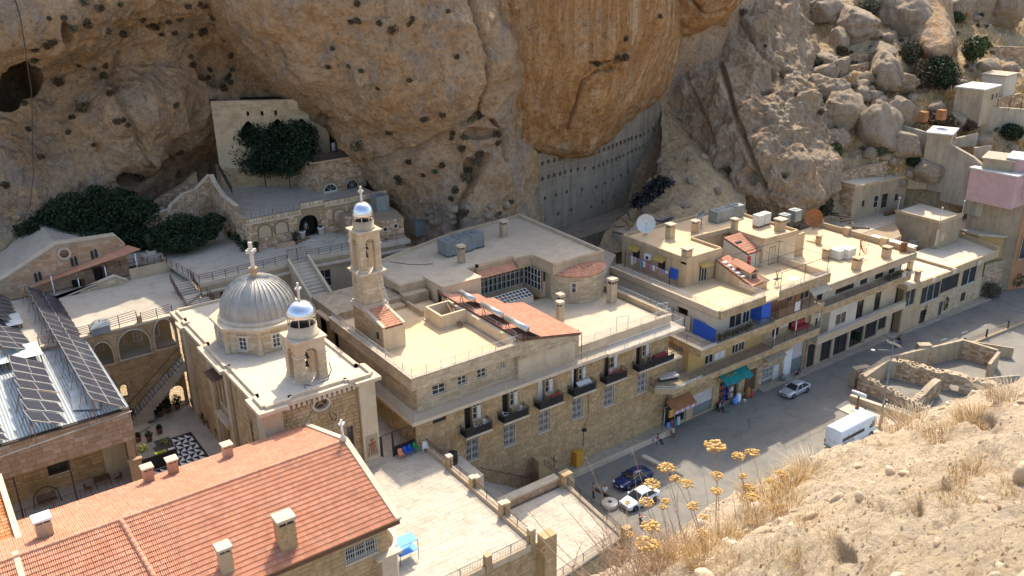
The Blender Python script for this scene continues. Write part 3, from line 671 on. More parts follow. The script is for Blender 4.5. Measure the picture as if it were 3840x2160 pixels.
def boulder(px,py,r,key,label,mt='boulder',sq=(1,1,.85),group=None,seed=0,name='boulder',sink=.25,sub=5,P=None):
 if P is None:P,N=on(key,px,py)
 bm=bmesh.new();bmesh.ops.create_icosphere(bm,subdivisions=sub,radius=1);V=NA([v.co[:]for v in bm.verts]);s=seed or int(px*3+py)
 h=1+.34*fbm(V*1.0+s,3,s%97,ridged=True)+.22*fbm(V*2.3+s,4,s%89,ridged=True)+.10*fbm(V*6+s,3,s%83)
 q_=np.sin(s)*NA([.9,.3,.2]);pl=rs_planes(s)
 for nn_,dd_ in pl:e_=np.maximum((V*h[:,None])@nn_-dd_,0);h=h-e_*.85
 V=V*h[:,None]*NA(sq)*r;F=[tuple(v.index for v in f.verts)for f in bm.faces];bm.free()
 mb=MB();c=NA(P)+NA([0,0,r*sq[2]*(1-sink*2)*.6]);mb.add(V+c,F,True);o=mb.bd(name,mt,None,org=c)
 tag(o,label,'boulder',group);return o
B_=[(3110,60,3.6,'large pale boulder at the top of the hillside beside the standing rock'),(3200,115,4.6,'broad grey boulder high on the slope above the dry grass terrace'),
 (3075,40,3.0,'upright pointed boulder against the top of the standing rock'),(3330,40,4.2,'brown boulder at the upper edge of the hillside in shade'),(3150,160,2.6,'flat boulder below the broad grey boulder'),
 (3100,230,2.4,'weathered boulder beside the upper grass terrace'),(3080,285,2.8,'grey boulder with green shrub at its foot on the left slope'),(3145,260,2.2,'split boulder beside the green shrub patch'),
 (3300,210,3.0,'rounded boulder at the edge of the grassy ledge'),(3320,300,4.4,'large cracked boulder behind the pile of round stones'),(3370,320,3.6,'tall brown boulder right of the pile of round stones'),
 (3120,380,3.5,'smooth oval boulder at the left of the slope beside the rock'),(3095,345,3.0,'boulder leaning over the smooth oval boulder'),(3170,450,4.2,'big round boulder halfway down the slope above the rubble wall'),
 (3285,500,4.8,'tall jagged boulder in the middle of the lower slope'),(3120,540,3.2,'pitted boulder just above the dry stone wall on the left'),(3390,440,3.2,'sharp grey boulder above the end of the long retaining wall'),
 (3405,560,2.9,'ribbed boulder standing in front of the long retaining wall'),(3470,640,3.4,'rounded boulder behind the flat roofed farmhouse'),(3450,130,6.0,'broad shadowed rock on the upper right slope'),
 (3560,60,5.0,'pale rock at the upper right beside the green shrub'),(3740,60,6.5,'bright outcrop at the top right corner of the hillside'),(3650,30,5.5,'sunlit slab outcrop near the top right'),
 (3600,470,2.6,'low boulder beside the small white roofed shed'),(3700,260,2.5,'small boulder at the foot of the upper terrace wall')]
for k,(x,y,r,lb)in enumerate(B_):boulder(x,y,r*.8,'hill',lb,sq=(1,1,.8+.3*((k*7)%5)/5),seed=k+3)
for k,(x,y,r,w)in enumerate([(3255,300,1.3,'topmost dark'),(3240,325,1.2,'leftmost brown'),(3262,345,1.3,'lowest brown'),(3225,350,1.2,'egg shaped left'),(3275,370,1.6,'long grey'),(3205,385,1.5,'pointed outer'),(3290,395,1.5,'largest lower'),(3245,375,1.1,'small middle')]):
 boulder(x,y,r,'hill','%s stone in the pile of round stones on the slope'%w,group='pile of round stones on the slope',seed=k+60,sub=3,name='round_stone')
for k in range(70):
 x,y=rng.uniform(3040,3820),rng.uniform(20,720)
 boulder(x,y,rng.uniform(.5,1.5),'hill','small loose grey boulder lying on the dry hillside',group='small loose boulders on the hillside',seed=k+100,sub=2,name='loose_boulder',sink=.35)
relief('outcrop',[
 [(3340,-60,205),(3420,-100,196),(3500,-60,194),(3560,0,196),(3600,40,206)],
 [(3350,60,200),(3420,30,189),(3490,30,186),(3550,60,188),(3590,90,200)],
 [(3370,140,192),(3430,120,182),(3500,110,178.5),(3560,140,180),(3590,160,192)],
 [(3400,200,186),(3450,180,177),(3500,190,174),(3545,200,175),(3575,205,187)],
 [(3430,235,186),(3470,225,178),(3510,230,175),(3540,228,176),(3565,225,187)]],
 90,90,'cliff',amps=((6,.9),(2,.4)),seed=150,ridged=.3,kind=None,key='outcrop')
tag(bpy.data.objects['outcrop'],'tall brown outcrop with shaded underside above the shrubs on the right slope','rock outcrop')
NR=[[(1900,2300,6.4),(2200,2300,5.6),(2500,2330,4.9),(2800,2340,4.0),(3200,2360,3.2),(3700,2380,2.8),(4200,2380,2.7)],
 [(2150,2200,7.2),(2420,2140,6.8),(2650,2130,6.0),(2900,2100,5.2),(3250,2060,4.6),(3700,2040,4.2),(4200,2000,4.2)],
 [(2300,2170,8.0),(2520,2040,8.2),(2740,2000,7.8),(3000,1940,7.2),(3300,1880,6.8),(3700,1800,6.6),(4200,1740,6.8)],
 [(2330,2170,9.0),(2600,1975,9.6),(2800,1890,9.8),(3060,1790,9.8),(3330,1700,10),(3680,1580,10.4),(4200,1420,11)],
 [(2350,2170,9.8),(2640,1930,10.6),(2850,1830,11.2),(3080,1730,11.8),(3330,1640,12.4),(3660,1510,13),(4200,1310,14)],
 [(2370,2230,9.6),(2660,1990,10.7),(2870,1900,11.4),(3100,1800,12.1),(3340,1700,12.8),(3670,1580,13.4),(4200,1380,14.4)],
 [(2330,2500,9.2),(2620,2400,10.3),(2830,2400,11),(3060,2400,11.6),(3330,2350,12),(3660,2300,12.6),(4200,2200,13.4)]]
relief('near_rock',NR,420,330,'near_rock',amps=((2.2,.20),(.7,.13),(.22,.07),(.08,.022)),seed=200,ridged=.35,key='near',
 dents=[(3560,1930,46,34,.22),(3330,2000,40,26,.12),(3470,2000,26,20,.14),(3700,1600,60,30,.15),(3820,1700,30,16,.08),(3180,2120,50,30,.12)])
bpy.data.objects['near_rock']['kind']='structure'
F0,F1,FV=33.6,66.3,62.5
cv=thing('convent_building',(50,66,0),'long honey stone convent with six iron balconies above the street and stepped flat roofs','convent')
S0,S1=(F0,FV),(F1,FV)
lowh=[(39.0+4.45*i-F0,40.4+4.45*i-F0,5.95,8.3)for i in range(5)]+[(61.7-F0,63.1-F0,5.95,8.3)]
doorh=[];winh=[]
for i in range(6):
 s=38.95+4.43*i-F0+(.25 if i==5 else 0)
 doorh.append((s,s+.82,9.5,12.35));winh.append((s+.95,s+1.85,10.35,12.35))
darkh=[(35.45-F0,36.9-F0,11.55,12.35)]
holes=lowh+doorh+winh+darkh
mb=MB();wall(mb,S0,S1,-1,12.55,holes,.4)
wall(mb,(F0,84),(F0,FV+.4),8,12.55,[(9,10.2,9.6,12.0)],.4)
mb.bd('wall','mortar',cv)
def sh(h,q=.0):return[(a-q,b+q,c-q,d+q)for a,b,c,d in h]
stones(cv,S0,S1,-.6,12.45,sh(holes,.02),.62,.33,.05,'stone',300)
stones(cv,(F0,84),(F0,FV),9.6,12.45,[(9,10.2,9.6,12.0)],.62,.33,.04,'stone',40)
for h in lowh:window(cv,S0,S1,*h,cols=2,rows=3,bars=True,sill=True,inset=.2)
for i,h in enumerate(doorh):
 mb=MB();A=F0+h[0]
 if i in(3,4):
  mb.box(A+.02,A+.30,FV+.10,FV+.16,9.5,12.0);mb.bd('door','frame_brown' if i==4 else 'frame_white',cv,label='dark red door leaf' if i==4 else 'white door leaf standing ajar')
 mb=MB();mb.box(A,A+.80,FV+.30,FV+.34,9.5,12.34);mb.bd('doorway','void_shade' if i!=2 else 'frame_white',cv)  # dark sheet paints the unlit room behind the open door
 mb=MB();mb.box(A,A+.82,FV+.02,FV+.08,11.95,12.02);mb.box(A-.05,A+.0,FV+.02,FV+.12,9.5,12.34);mb.box(A+.83,A+.90,FV+.02,FV+.12,9.5,12.34);mb.bd('door_frame','frame_white',cv)
for i,h in enumerate(winh):
 window(cv,S0,S1,*h,cols=2,rows=3,bars=False,sill=True,inset=.12)
 s=MB();A=F0+h[1]-.02;s.box(A-.42,A-.38,FV-.55 if i in(0,3)else FV-.03,FV-.02,10.45,11.9)if False else None
 s.box(A-.44,A,FV-.07,FV-.035,10.4,11.85)
 for k in range(12):s.box(A-.40,A-.04,FV-.10,FV-.072,10.46+k*.115,10.52+k*.115)
 s.bd('shutter','frame_white',cv)
window(cv,S0,S1,*darkh[0],cols=1,rows=1,sill=False,fr='iron',inset=.2)
mb=MB();mb.prism([(32.85,61.6),(56.3,61.6),(56.3,61.35),(67.6,61.35),(67.6,78),(66.3,78),(66.3,FV+.42),(F0+.42,FV+.42),(F0+.42,84),(32.85,84)],12.56,12.92)
mb.bd('cornice','trim',cv)
mb=MB();mb.prism([(33,61.75),(56.3,61.75),(56.3,61.5),(67.4,61.5),(67.4,78),(33,78)],12.925,12.94);mb.bd('walkway','screed_pale',cv)
rail(cv,[(33.0,80,12.94),(33.0,61.75,12.94),(56.2,61.75,12.94)],1.15,.14,'rail_tan',posts=2.5,r=.017)
rail(cv,[(56.4,61.5,12.94),(67.4,61.5,12.94),(67.4,77,12.94)],1.1,.14,'rail_white',posts=2.2,r=.017)
mb=MB();wall(mb,(F1,FV),(F1,78),0,12.55,[],.4);mb.bd('end_wall','plaster',cv)
mb=MB();mb.box(53.5,66.3,63.3,76.4,12.95,13.6);mb.bd('terrace_base','stone_pale',cv)
mb=MB();mb.box(53.6,66.2,63.4,76.4,13.602,13.62);mb.bd('terrace_floor','screed',cv)
mb=MB();mb.box(53.5,66.9,62.95,63.3,12.95,14.05);mb.bd('parapet','stone_pale',cv)
mb=MB();mb.box(53.4,67.0,62.9,63.35,14.052,14.14);mb.bd('coping','trim',cv)
rail(cv,[(53.6,63.12,14.14),(66.9,63.12,14.14)],.75,.15,'rail_white',posts=2.4,r=.015)
mb=MB();mb.box(66.5,66.9,63.35,74,12.95,14.3);mb.box(66.45,66.95,72.6,73.3,12.95,15.2);mb.bd('parapet','plaster',cv)
rail(cv,[(66.7,63.4,14.3),(66.7,73,14.3)],.7,.15,'rail_white',posts=2.4,r=.015)
UZ=16.15
w1=(34.2,FV+.5)
uh=[(35.85-34.2,37.3-34.2,14.15,15.15),(38.65-34.2,39.65-34.2,14.3,15.2),(40.85-34.2,41.9-34.2,14.35,15.25)]
uh2=[(45.3-34.2,46.1-34.2,14.4,16.2),(48.5-34.2,49.6-34.2,14.4,16.0),(43.6-34.2,44.2-34.2,14.6,15.1)]
mb=MB();wall(mb,w1,(53.5,w1[1]),12.94,16.0,uh+uh2,.35);wall(mb,(34.2,78),(34.2,w1[1]+.35),12.94,16.0,[],.35);mb.bd('upper_wall','mortar_pale',cv)
stones(cv,w1,(53.5,w1[1]),12.95,15.95,uh+uh2,.62,.3,.04,'stone_pale',90);stones(cv,(34.2,78),w1,12.95,15.95,[],.62,.3,.04,'stone_pale',40)
for h in uh+uh2:window(cv,w1,(53.5,w1[1]),*h,cols=2,rows=2,sill=True,inset=.14)
mb=MB();mb.box(33.4,45.9,62.35,62.7,15.7,16.98);mb.box(33.4,33.75,62.7,79.5,15.7,16.98);mb.box(33.75,45.9,62.7,63.4,15.7,16.05);mb.bd('parapet','stone_pale',cv)
mb=MB();mb.box(33.3,46.0,62.27,62.75,16.982,17.06);mb.box(33.3,33.82,62.75,79.6,16.982,17.06);mb.bd('coping','trim',cv)
stones(cv,(33.4,79.5),(33.4,62.35),15.72,16.95,[],.6,.3,.03,'stone_pale',30)
stones(cv,(33.4,62.35),(45.9,62.35),15.72,16.95,[],.6,.3,.03,'stone_pale',50)
rail(cv,[(33.55,79,17.06),(33.55,62.5,17.06),(45.8,62.5,17.06)],.8,.22,'rail_white',posts=1.6,r=.02)
mb=MB();mb.box(33.75,45.2,62.7,84,15.9,UZ);mb.bd('roof','screed_warm',cv)
mb=MB();mb.box(34.3,45.2,63.4,84,12.94,15.88);mb.bd('core','plaster',cv)
mb=MB();mb.box(45.0,45.35,62.75,73.4,16.0,17.35);mb.bd('parapet','plaster_cream',cv)
mb=MB();mb.box(44.95,45.42,62.7,73.4,17.352,17.42);mb.box(44.55,44.72,62.8,70.6,16.16,16.3);mb.bd('coping','trim',cv)
mb=MB()
for a in((42.0,45.0,71.2,71.45),(42.0,42.25,71.45,74.4),(44.75,45.0,73.4,74.4),(42.25,44.75,74.2,74.45)):mb.box(a[0],a[1],a[2],a[3],16.16,17.7)
mb.bd('water_basin','plaster_cream',cv);mb=MB();mb.box(41.8,45.2,71.0,71.19,16.155,16.28);mb.box(41.8,41.99,71.19,74.6,16.155,16.28);mb.bd('kerb','trim',cv)
mb=MB();mb.box(42.25,44.75,71.45,74.2,16.155,16.2);mb.bd('basin_floor','concrete',cv)
HZ=18.15
mb=MB();mb.box(34.3,42.2,79.8,86,12.9,17.0);mb.box(42.2,45.2,79.0,82,12.9,17.3);mb.bd('rear_block','plaster_dirty',cv)
mb=MB();mb.box(39.2,42.0,78.6,79.8,16.16,16.5);mb.box(42.2,42.5,75.5,79.0,16.16,16.75);mb.bd('low_wall','plaster',cv)
hall=[(42.2,80.2),(52.0,80.0),(52.0,79.6),(57.2,79.6),(57.2,78.6),(59.2,78.6),(59.2,74.5),(67.0,74.5),(67.7,92.6),(55.5,91.6),(42.2,87.6)]
mb=MB();mb.prism(hall,17.1,HZ);mb.bd('hall_roof_slab','stone_pale',cv)
ins=[(42.5,80.5),(52.3,80.3),(52.3,79.9),(57.5,79.9),(57.5,78.9),(59.5,78.9),(59.5,74.8),(66.7,74.8),(67.4,92.3),(55.5,91.3),(42.5,87.3)]
mb=MB();mb.prism(ins,HZ+.001,HZ+.03);mb.bd('hall_roof','screed',cv)
par=MB()
def strip(mb,pts,wd,z0,z1,closed=False):
 pts=[NA(p,float)for p in pts]
 for a,b in zip(pts[:-1],pts[1:]):
  d=(b-a)/NO(b-a);n=NA([-d[1],d[0]])*wd;mb.prism([a,b+d*.0,b+n,a+n],z0,z1)
strip(par,[(52.0,80.0),(52.0,79.6)],.25,HZ+.03,HZ+.5);strip(par,[(52.0,79.6),(57.2,79.6)],.22,HZ+.03,HZ+.42);strip(par,[(57.2,78.6),(59.2,78.6)],.22,HZ+.03,HZ+.40);strip(par,[(59.2,78.4),(59.2,74.5)],.22,HZ+.03,HZ+.40)
strip(par,[(59.4,74.5),(67.0,74.5)],.22,HZ+.03,HZ+.38);strip(par,[(67.0,74.7),(67.7,92.6)],.22,HZ+.03,HZ+.42);strip(par,[(67.5,92.6),(55.5,91.6)],.22,HZ+.03,HZ+.40);strip(par,[(55.5,91.4),(42.2,87.6)],.3,HZ+.03,HZ+.40)
par.bd('parapet','stone_pale',cv)
mb=MB();mb.prism([(42.4,80.6),(52,80.4),(52,86),(42.4,86)],12.9,17.1);mb.prism([(42.6,87.4),(52.5,84),(57,84),(66.9,80),(67.3,92.3),(55.6,91.3)],11.9,17.1);mb.bd('hall_core','plaster_dirty',cv)
G0,G1=(46.6+4.6,79.8),(58.8,79.8)
mb=MB();wall(mb,(59.3,76.6),(66.8,76.6),13.6,17.1,[(.1,.9,15.6,16.9)],.3);wall(mb,(51.2,79.9),(58.9,79.9),13.6,14.5,[],.3);wall(mb,(59.0,80.2),(59.0,76.6),13.6,14.6,[],.3)
mb.bd('hall_wall','stone_pale',cv)
g=MB();g.box(51.2,58.9,79.96,79.98,14.5,17.1);g.box(59.06,59.08,76.6,80,14.6,17.1);GP=g.bd('gallery_glazing','glass',cv)
g=MB()
for k in range(13):x=51.2+7.7*k/12;g.box(x-.035,x+.035,79.85,79.95,14.5,17.1)
for k in range(6):y=76.6+3.2*k/5;g.box(58.98,59.05,y-.03,y+.03,14.6,17.1)
for k in range(4):z=14.52+2.52*k/3;g.box(51.2,58.9,79.86,79.94,z,z+.06);g.box(58.99,59.04,76.6,79.8,z,z+.06)
g.bd('glazing_bar','frame_white',GP)
g=MB();c0=18.3
for k in range(24):x=51.3+7.5*k/23;g.box(x-.012,x+.012,79.80,79.83,14.6,17.0)
g.bd('grille','frame_white',GP)
tl=thing('porch_roof',(54.5,79.2,17.2),'narrow strip of red roof tiles above the glazed gallery of the hall','tiled canopy')
tiles(tl,(51.9,79.6,17.75),(1,0,0),(0,-.86,-.35),5.2,1.3,n_ind=40)
mb=MB();mb.sheet([(51.9,79.6,17.70),(57.1,79.6,17.70),(57.1,78.3,17.18),(51.9,78.3,17.18)],.08);mb.bd('deck','wood',tl)
sk=thing('skylight',(54.5,76.6,13.62),'white slatted skylight box standing on the terrace under the glazed gallery','skylight')
mb=MB();mb.box(51.6,57.4,75.9,77.4,13.62,14.5);mb.bd('curb','plaster_pale',sk);mb=MB()
for k in range(12):x=51.7+5.6*k/11;mb.fbox((x-.03,75.9,14.52),(.06,0,0),(0,1.5,.55),(0,0,.05))
for k in range(4):mb.fbox((51.6,75.9+.46*k,14.56+.17*k),(5.8,0,0),(0,.06,0),(0,0,.05))
mb.bd('slat','white',sk)
mb=MB();mb.add([(51.6,75.9,14.51),(57.4,75.9,14.51),(57.4,77.4,15.05),(51.6,77.4,15.05)],[(0,1,2,3)]);mb.bd('pane','glass',sk)
bc=NA([63.3,75.6]);br=3.55;bay=thing('apse_bay',(bc[0],bc[1],13.6),'many sided pale stone bay with a low conical red tile roof','bay')
angs=[PI+math.radians(20*k)for k in range(0,10)];pts=[(bc[0]+br*mcos(a),bc[1]+br*msin(a)*1.0)for a in angs]
mb=MB();mb.prism(pts+[(bc[0]+br,76.7),(bc[0]-br,76.7)],13.6,17.0);mb.bd('wall','mortar_pale',bay)
for i,(a,b)in enumerate(zip(pts[:-1],pts[1:])):
 L=math.dist(a,b);stones(bay,a,b,13.62,16.95,[(L/2-.3,L/2+.3,15.0,16.2)]if i in(2,6)else[],1.0,.32,.03,'stone_pale',30)
 if i in(2,6):window(bay,a,b,L/2-.28,L/2+.28,15.0,16.2,inset=-.01,cols=1,rows=2,surround='trim',depth=.03,sill=False)
mb=MB();top=(bc[0],76.6,18.0);ep=[(bc[0]+(br+.2)*mcos(a),bc[1]+(br+.2)*msin(a))for a in angs]
for a,b in zip(ep[:-1],ep[1:]):mb.sheet([(a[0],a[1],17.02),(b[0],b[1],17.02),top],.1)
mb.bd('roof_deck','tile',bay)
for a,b in zip(ep[:-1],ep[1:]):
 A=NA([a[0],a[1],17.06]);Bq=NA([b[0],b[1],17.06]);T=NA(top)+(0,0,.05);mid=(A+Bq)/2;L=NO(T-mid);dn=(mid-T)/L;eu=(Bq-A)/NO(Bq-A);W2=NO(Bq-A)/2
 tiles(bay,T-eu*W2,eu,dn,2*W2,L,tw=.33,td=.36,n_ind=36,clip=lambda x,y,W2=W2,L=L:abs(x-W2)<W2*(y/L))
 ridge(bay,A,T,.07,9)
lt=thing('tiled_wing',(49,68,16),'salmon tiled lean-to roof sloping between the warm roof and the pale terrace','roof wing')
RP=[(45.35,62.1,17.55),(53.0,62.1,16.05),(53.0,72.0,16.05),(50.6,72.0,16.5),(50.6,74.4,16.5),(49.6,74.4,16.7),(49.6,77.5,16.7),(45.35,77.5,17.55)]
mb=MB();mb.prism([(p[0],p[1])for p in RP],[p[2]-.2 for p in RP],[p[2]for p in RP]);mb.bd('roof_deck','wood',lt)
sl_=math.hypot(7.65,1.5)
def lc(x,y):
 v=77.5-x if False else x;u=y*7.65/sl_+45.35;vv=62.1+x
 return(vv<72)or(u<50.5 and vv<74.3)or u<49.5
tiles(lt,(45.35,62.1,17.6),(0,1,0),(7.65/sl_,0,-1.5/sl_),15.4,sl_,tw=.30,td=.34,n_ind=280,clip=lc)
mb=MB();mb.box(45.4,52.6,62.5,72,12.94,15.85);mb.prism([(45.4,62.35),(53.0,62.35),(53.0,62.7),(45.4,62.7)],[15.85]*4,[17.3,15.85,15.85,17.3]);mb.bd('wall','stone_pale',lt)
stones(lt,(45.45,62.35),(53.0,62.35),15.2,17.2,[],.62,.3,.03,'stone_pale',40,topf=lambda s:17.2-s*.19)
mb=MB();mb.tube((53.05,62.0,16.1),(53.05,72.2,16.1),.06,6);mb.tube((53.05,62.0,16.1),(53.05,62.0,13),.04,6);mb.bd('gutter','iron',lt)
hb=thing('stair_head',(48,77,16),'plain cream stair head hut with a dark door behind the basin','roof hut')
mb=MB();wall(mb,(45.6,80.6),(45.6,76.6),15.5,18.2,[(2.7,3.6,15.9,17.7)],.2);mb.box(45.8,50.6,76.6,76.8,15.5,18.2);mb.box(50.4,50.6,76.8,80.6,15.5,18.2);mb.box(45.8,50.6,80.4,80.6,15.5,18.2);mb.bd('wall','plaster_cream',hb)
mb=MB();mb.box(45.5,50.7,76.5,80.7,18.2,18.35);mb.bd('roof','screed',hb)
mb=MB();mb.box(45.75,45.8,77.0,77.9,15.9,17.7);mb.bd('doorway','void_shade',hb)
for k,v0 in enumerate((73.6,69.4,65.2)):
 t=thing('solar_water_heater',(46.0,v0,17.3),['rearmost solar water heater with silver drum nearest the roof hut','middle solar water heater of the row of three drums','frontmost solar water heater with drum nearest the street'][k],'solar heater','solar water heaters')
 mb=MB();z=18.65
 for a in range(1):mb.lathe([(.02,-.02),(.28,0),(.3,.04)],(0,0,0),10)if False else None
 mb.tube((45.9,v0-3.5 if k else v0-2.6,z),(45.9,v0,z),.30,16);mb.bd('drum','steel',t)
 mb=MB();y0=v0-3.4 if k else v0-2.5
 for y in(y0+.2,v0-.2):
  mb.tube((45.65,y,17.3),(45.9,y,z-.25),.04,4);mb.tube((46.2,y,17.3),(45.9,y,z-.25),.04,4);mb.tube((45.9,y,z-.2),(47.7,y,17.25),.045,4);mb.tube((45.65,y,17.35),(46.9,y,17.3),.03,4)
 mb.tube((45.7,y0,17.6),(45.7,v0,17.6),.025,4);mb.bd('stand','iron_brown',t)
 mb=MB();mb.sheet([(46.0,y0+.1,z-.32),(46.0,v0-.1,z-.32),(47.5,v0-.1,17.35),(47.5,y0+.1,17.35)],-.08);mb.bd('collector','black',t)
rail(cv,[(45.5,63,17.42),(45.5,76,17.42)],.55,0,'rail_white',name='pipe_rail',posts=3,rr=.02)
mb=MB();mb.fbox((44.9,74.8,17.7),(.18,0,0),(-.9,-4.3,-1.4),(0,0,.1));mb.fbox((44.6,74.8,17.7),(.14,0,0),(-.9,-4.3,-1.4),(0,0,.1));o=mb.bd('plank','wood');tag(o,'two dark timber planks leaning off the water basin onto the roof','plank')
chimney((64.9,70.6,13.62),.85,.85,3.0,'pale slab chimney standing alone near the right end of the terrace','tall pale chimneys on the terrace','stone_pale')
chimney((57.0,70.4,13.62),.6,.7,3.1,'taller of the two joined pale chimneys beside the salmon roof','tall pale chimneys on the terrace','stone_pale')
chimney((56.2,69.5,13.62),.6,.6,2.7,'shorter front one of the two joined pale chimneys','tall pale chimneys on the terrace','stone_pale')
chimney((61.0,86.9,HZ),.75,.75,2.2,'slim chimney in the middle of the hall roof','chimneys on the hall roof','plaster_dirty')
chimney((51.6,82.2,HZ),.7,.7,2.2,'slim chimney near the front edge of the hall roof','chimneys on the hall roof','plaster_dirty')
for k,(x,y)in enumerate([(52.0,85.6),(54.0,85.8),(55.9,86.1)]):
 t=thing('water_tank',(x,y,HZ),'%s grey metal water tank of the three on the hall roof'%['left','middle','right'][k],'water tank','three grey tanks on the hall roof')
 mb=MB();mb.box(x-.9,x+.9,y-1.1,y+1.1,HZ+.2,HZ+1.8);mb.bd('tank','galv',t)
 mb=MB();mb.box(x-.92,x+.92,y-1.12,y+1.12,HZ+1.8,HZ+1.86);mb.box(x-.3,x+.3,y-.3,y+.3,HZ+1.86,HZ+1.95);mb.bd('lid','galv',t)
 mb=MB();[mb.box(x+a-.05,x+a+.05,y-1.1,y+1.1,HZ,HZ+.2)for a in(-.8,0,.8)];mb.bd('stand','iron',t)
mb=MB();mb.path([(45.0,87.6,HZ+.05),(46.3,85.5,HZ+.05),(47.4,84.5,HZ+.05),(48.7,83.8,HZ+.05)],.05);o=mb.bd('hose','black');tag(o,'black hose lying across the hall roof','hose')
for(x,lb)in((59.3,'white pipe goal frame at the middle of the terrace rail'),(65.2,'low white pipe frame near the terrace corner')):
 mb=MB();mb.path([(x,63.6,13.6),(x,63.6,15.6),(x+1.3,63.2,15.6),(x+1.3,63.2,13.6)],.04,5);o=mb.bd('goal_frame','rail_white');tag(o,lb,'pipe frame')
fl=FV
for i in range(6):
 x0=38.3+4.43*i+(.3 if i==5 else 0);x1=x0+(3.15 if i<5 else 6.7)
 nm=['first','second','third','fourth','fifth','sixth, corner-wrapping,'][i]
 b=thing('balcony',((x0+x1)/2,61.9,9.4),'%s iron balcony from the left on the long stone facade'%nm,'balcony','black iron balconies on the facade')
 mb=MB();mb.box(x0,x1,61.35,62.44,9.22,9.42)
 if i==5:mb.box(66.3,x1,62.44,65.5,9.22,9.42)
 mb.bd('slab','trim',b)
 pts=[(x0+.05,62.42,9.42),(x0+.05,61.42,9.42),(x1-.05,61.42,9.42),(x1-.05,62.42 if i<5 else 65.4,9.42)]
 rail(b,pts,1.0,.10,'iron',posts=1.5,r=.012,rails=(.05,.82,1.0))
 mb=MB();mb.box(x0+.09,(x1 if i<5 else 66.3)-.09,61.45,61.462,9.46,10.2 if i<5 else 10.1);mb.box(x0+.09,x0+.10,61.47,62.4,9.46,10.0);mb.bd('sheet_infill','black',b)
 mb=MB();mb.box(x0+1.55,x0+2.5,62.1,62.43,9.42,10.3);mb.bd('pedestal','stone',b)
tw=thing('bell_tower',(36.1,75.3,16),'tall slender stone bell tower with silver dome and cross rising above the convent','bell tower')
X0,X1,Y0,Y1=34.85,37.35,74.0,76.5
mb=MB();mb.box(X0,X1,Y0,Y1,12,19.2);mb.box(X0+.1,X1-.1,Y0+.1,Y1-.1,19.75,22.8);mb.bd('shaft','mortar_pale',tw)
for a,b_ in(((X0,Y1),(X0,Y0)),((X0,Y0),(X1,Y0))):stones(tw,a,b_,16,19.15,[],.6,.3,.05,'stone',40)
for a,b_ in(((X0+.1,Y1-.1),(X0+.1,Y0+.1)),((X0+.1,Y0+.1),(X1-.1,Y0+.1))):stones(tw,a,b_,19.78,22.75,[],.7,.33,.03,'stone_pale',60)
mb=MB();mb.box(X0-.18,X1+.18,Y0-.18,Y1+.18,19.2,19.5);mb.box(X0-.06,X1+.06,Y0-.06,Y1+.06,19.5,19.75);mb.box(X0-.08,X1+.08,Y0-.08,Y1+.08,22.8,22.98);mb.box(X0-.22,X1+.22,Y0-.22,Y1+.22,22.98,23.12);mb.bd('cornice','trim',tw)
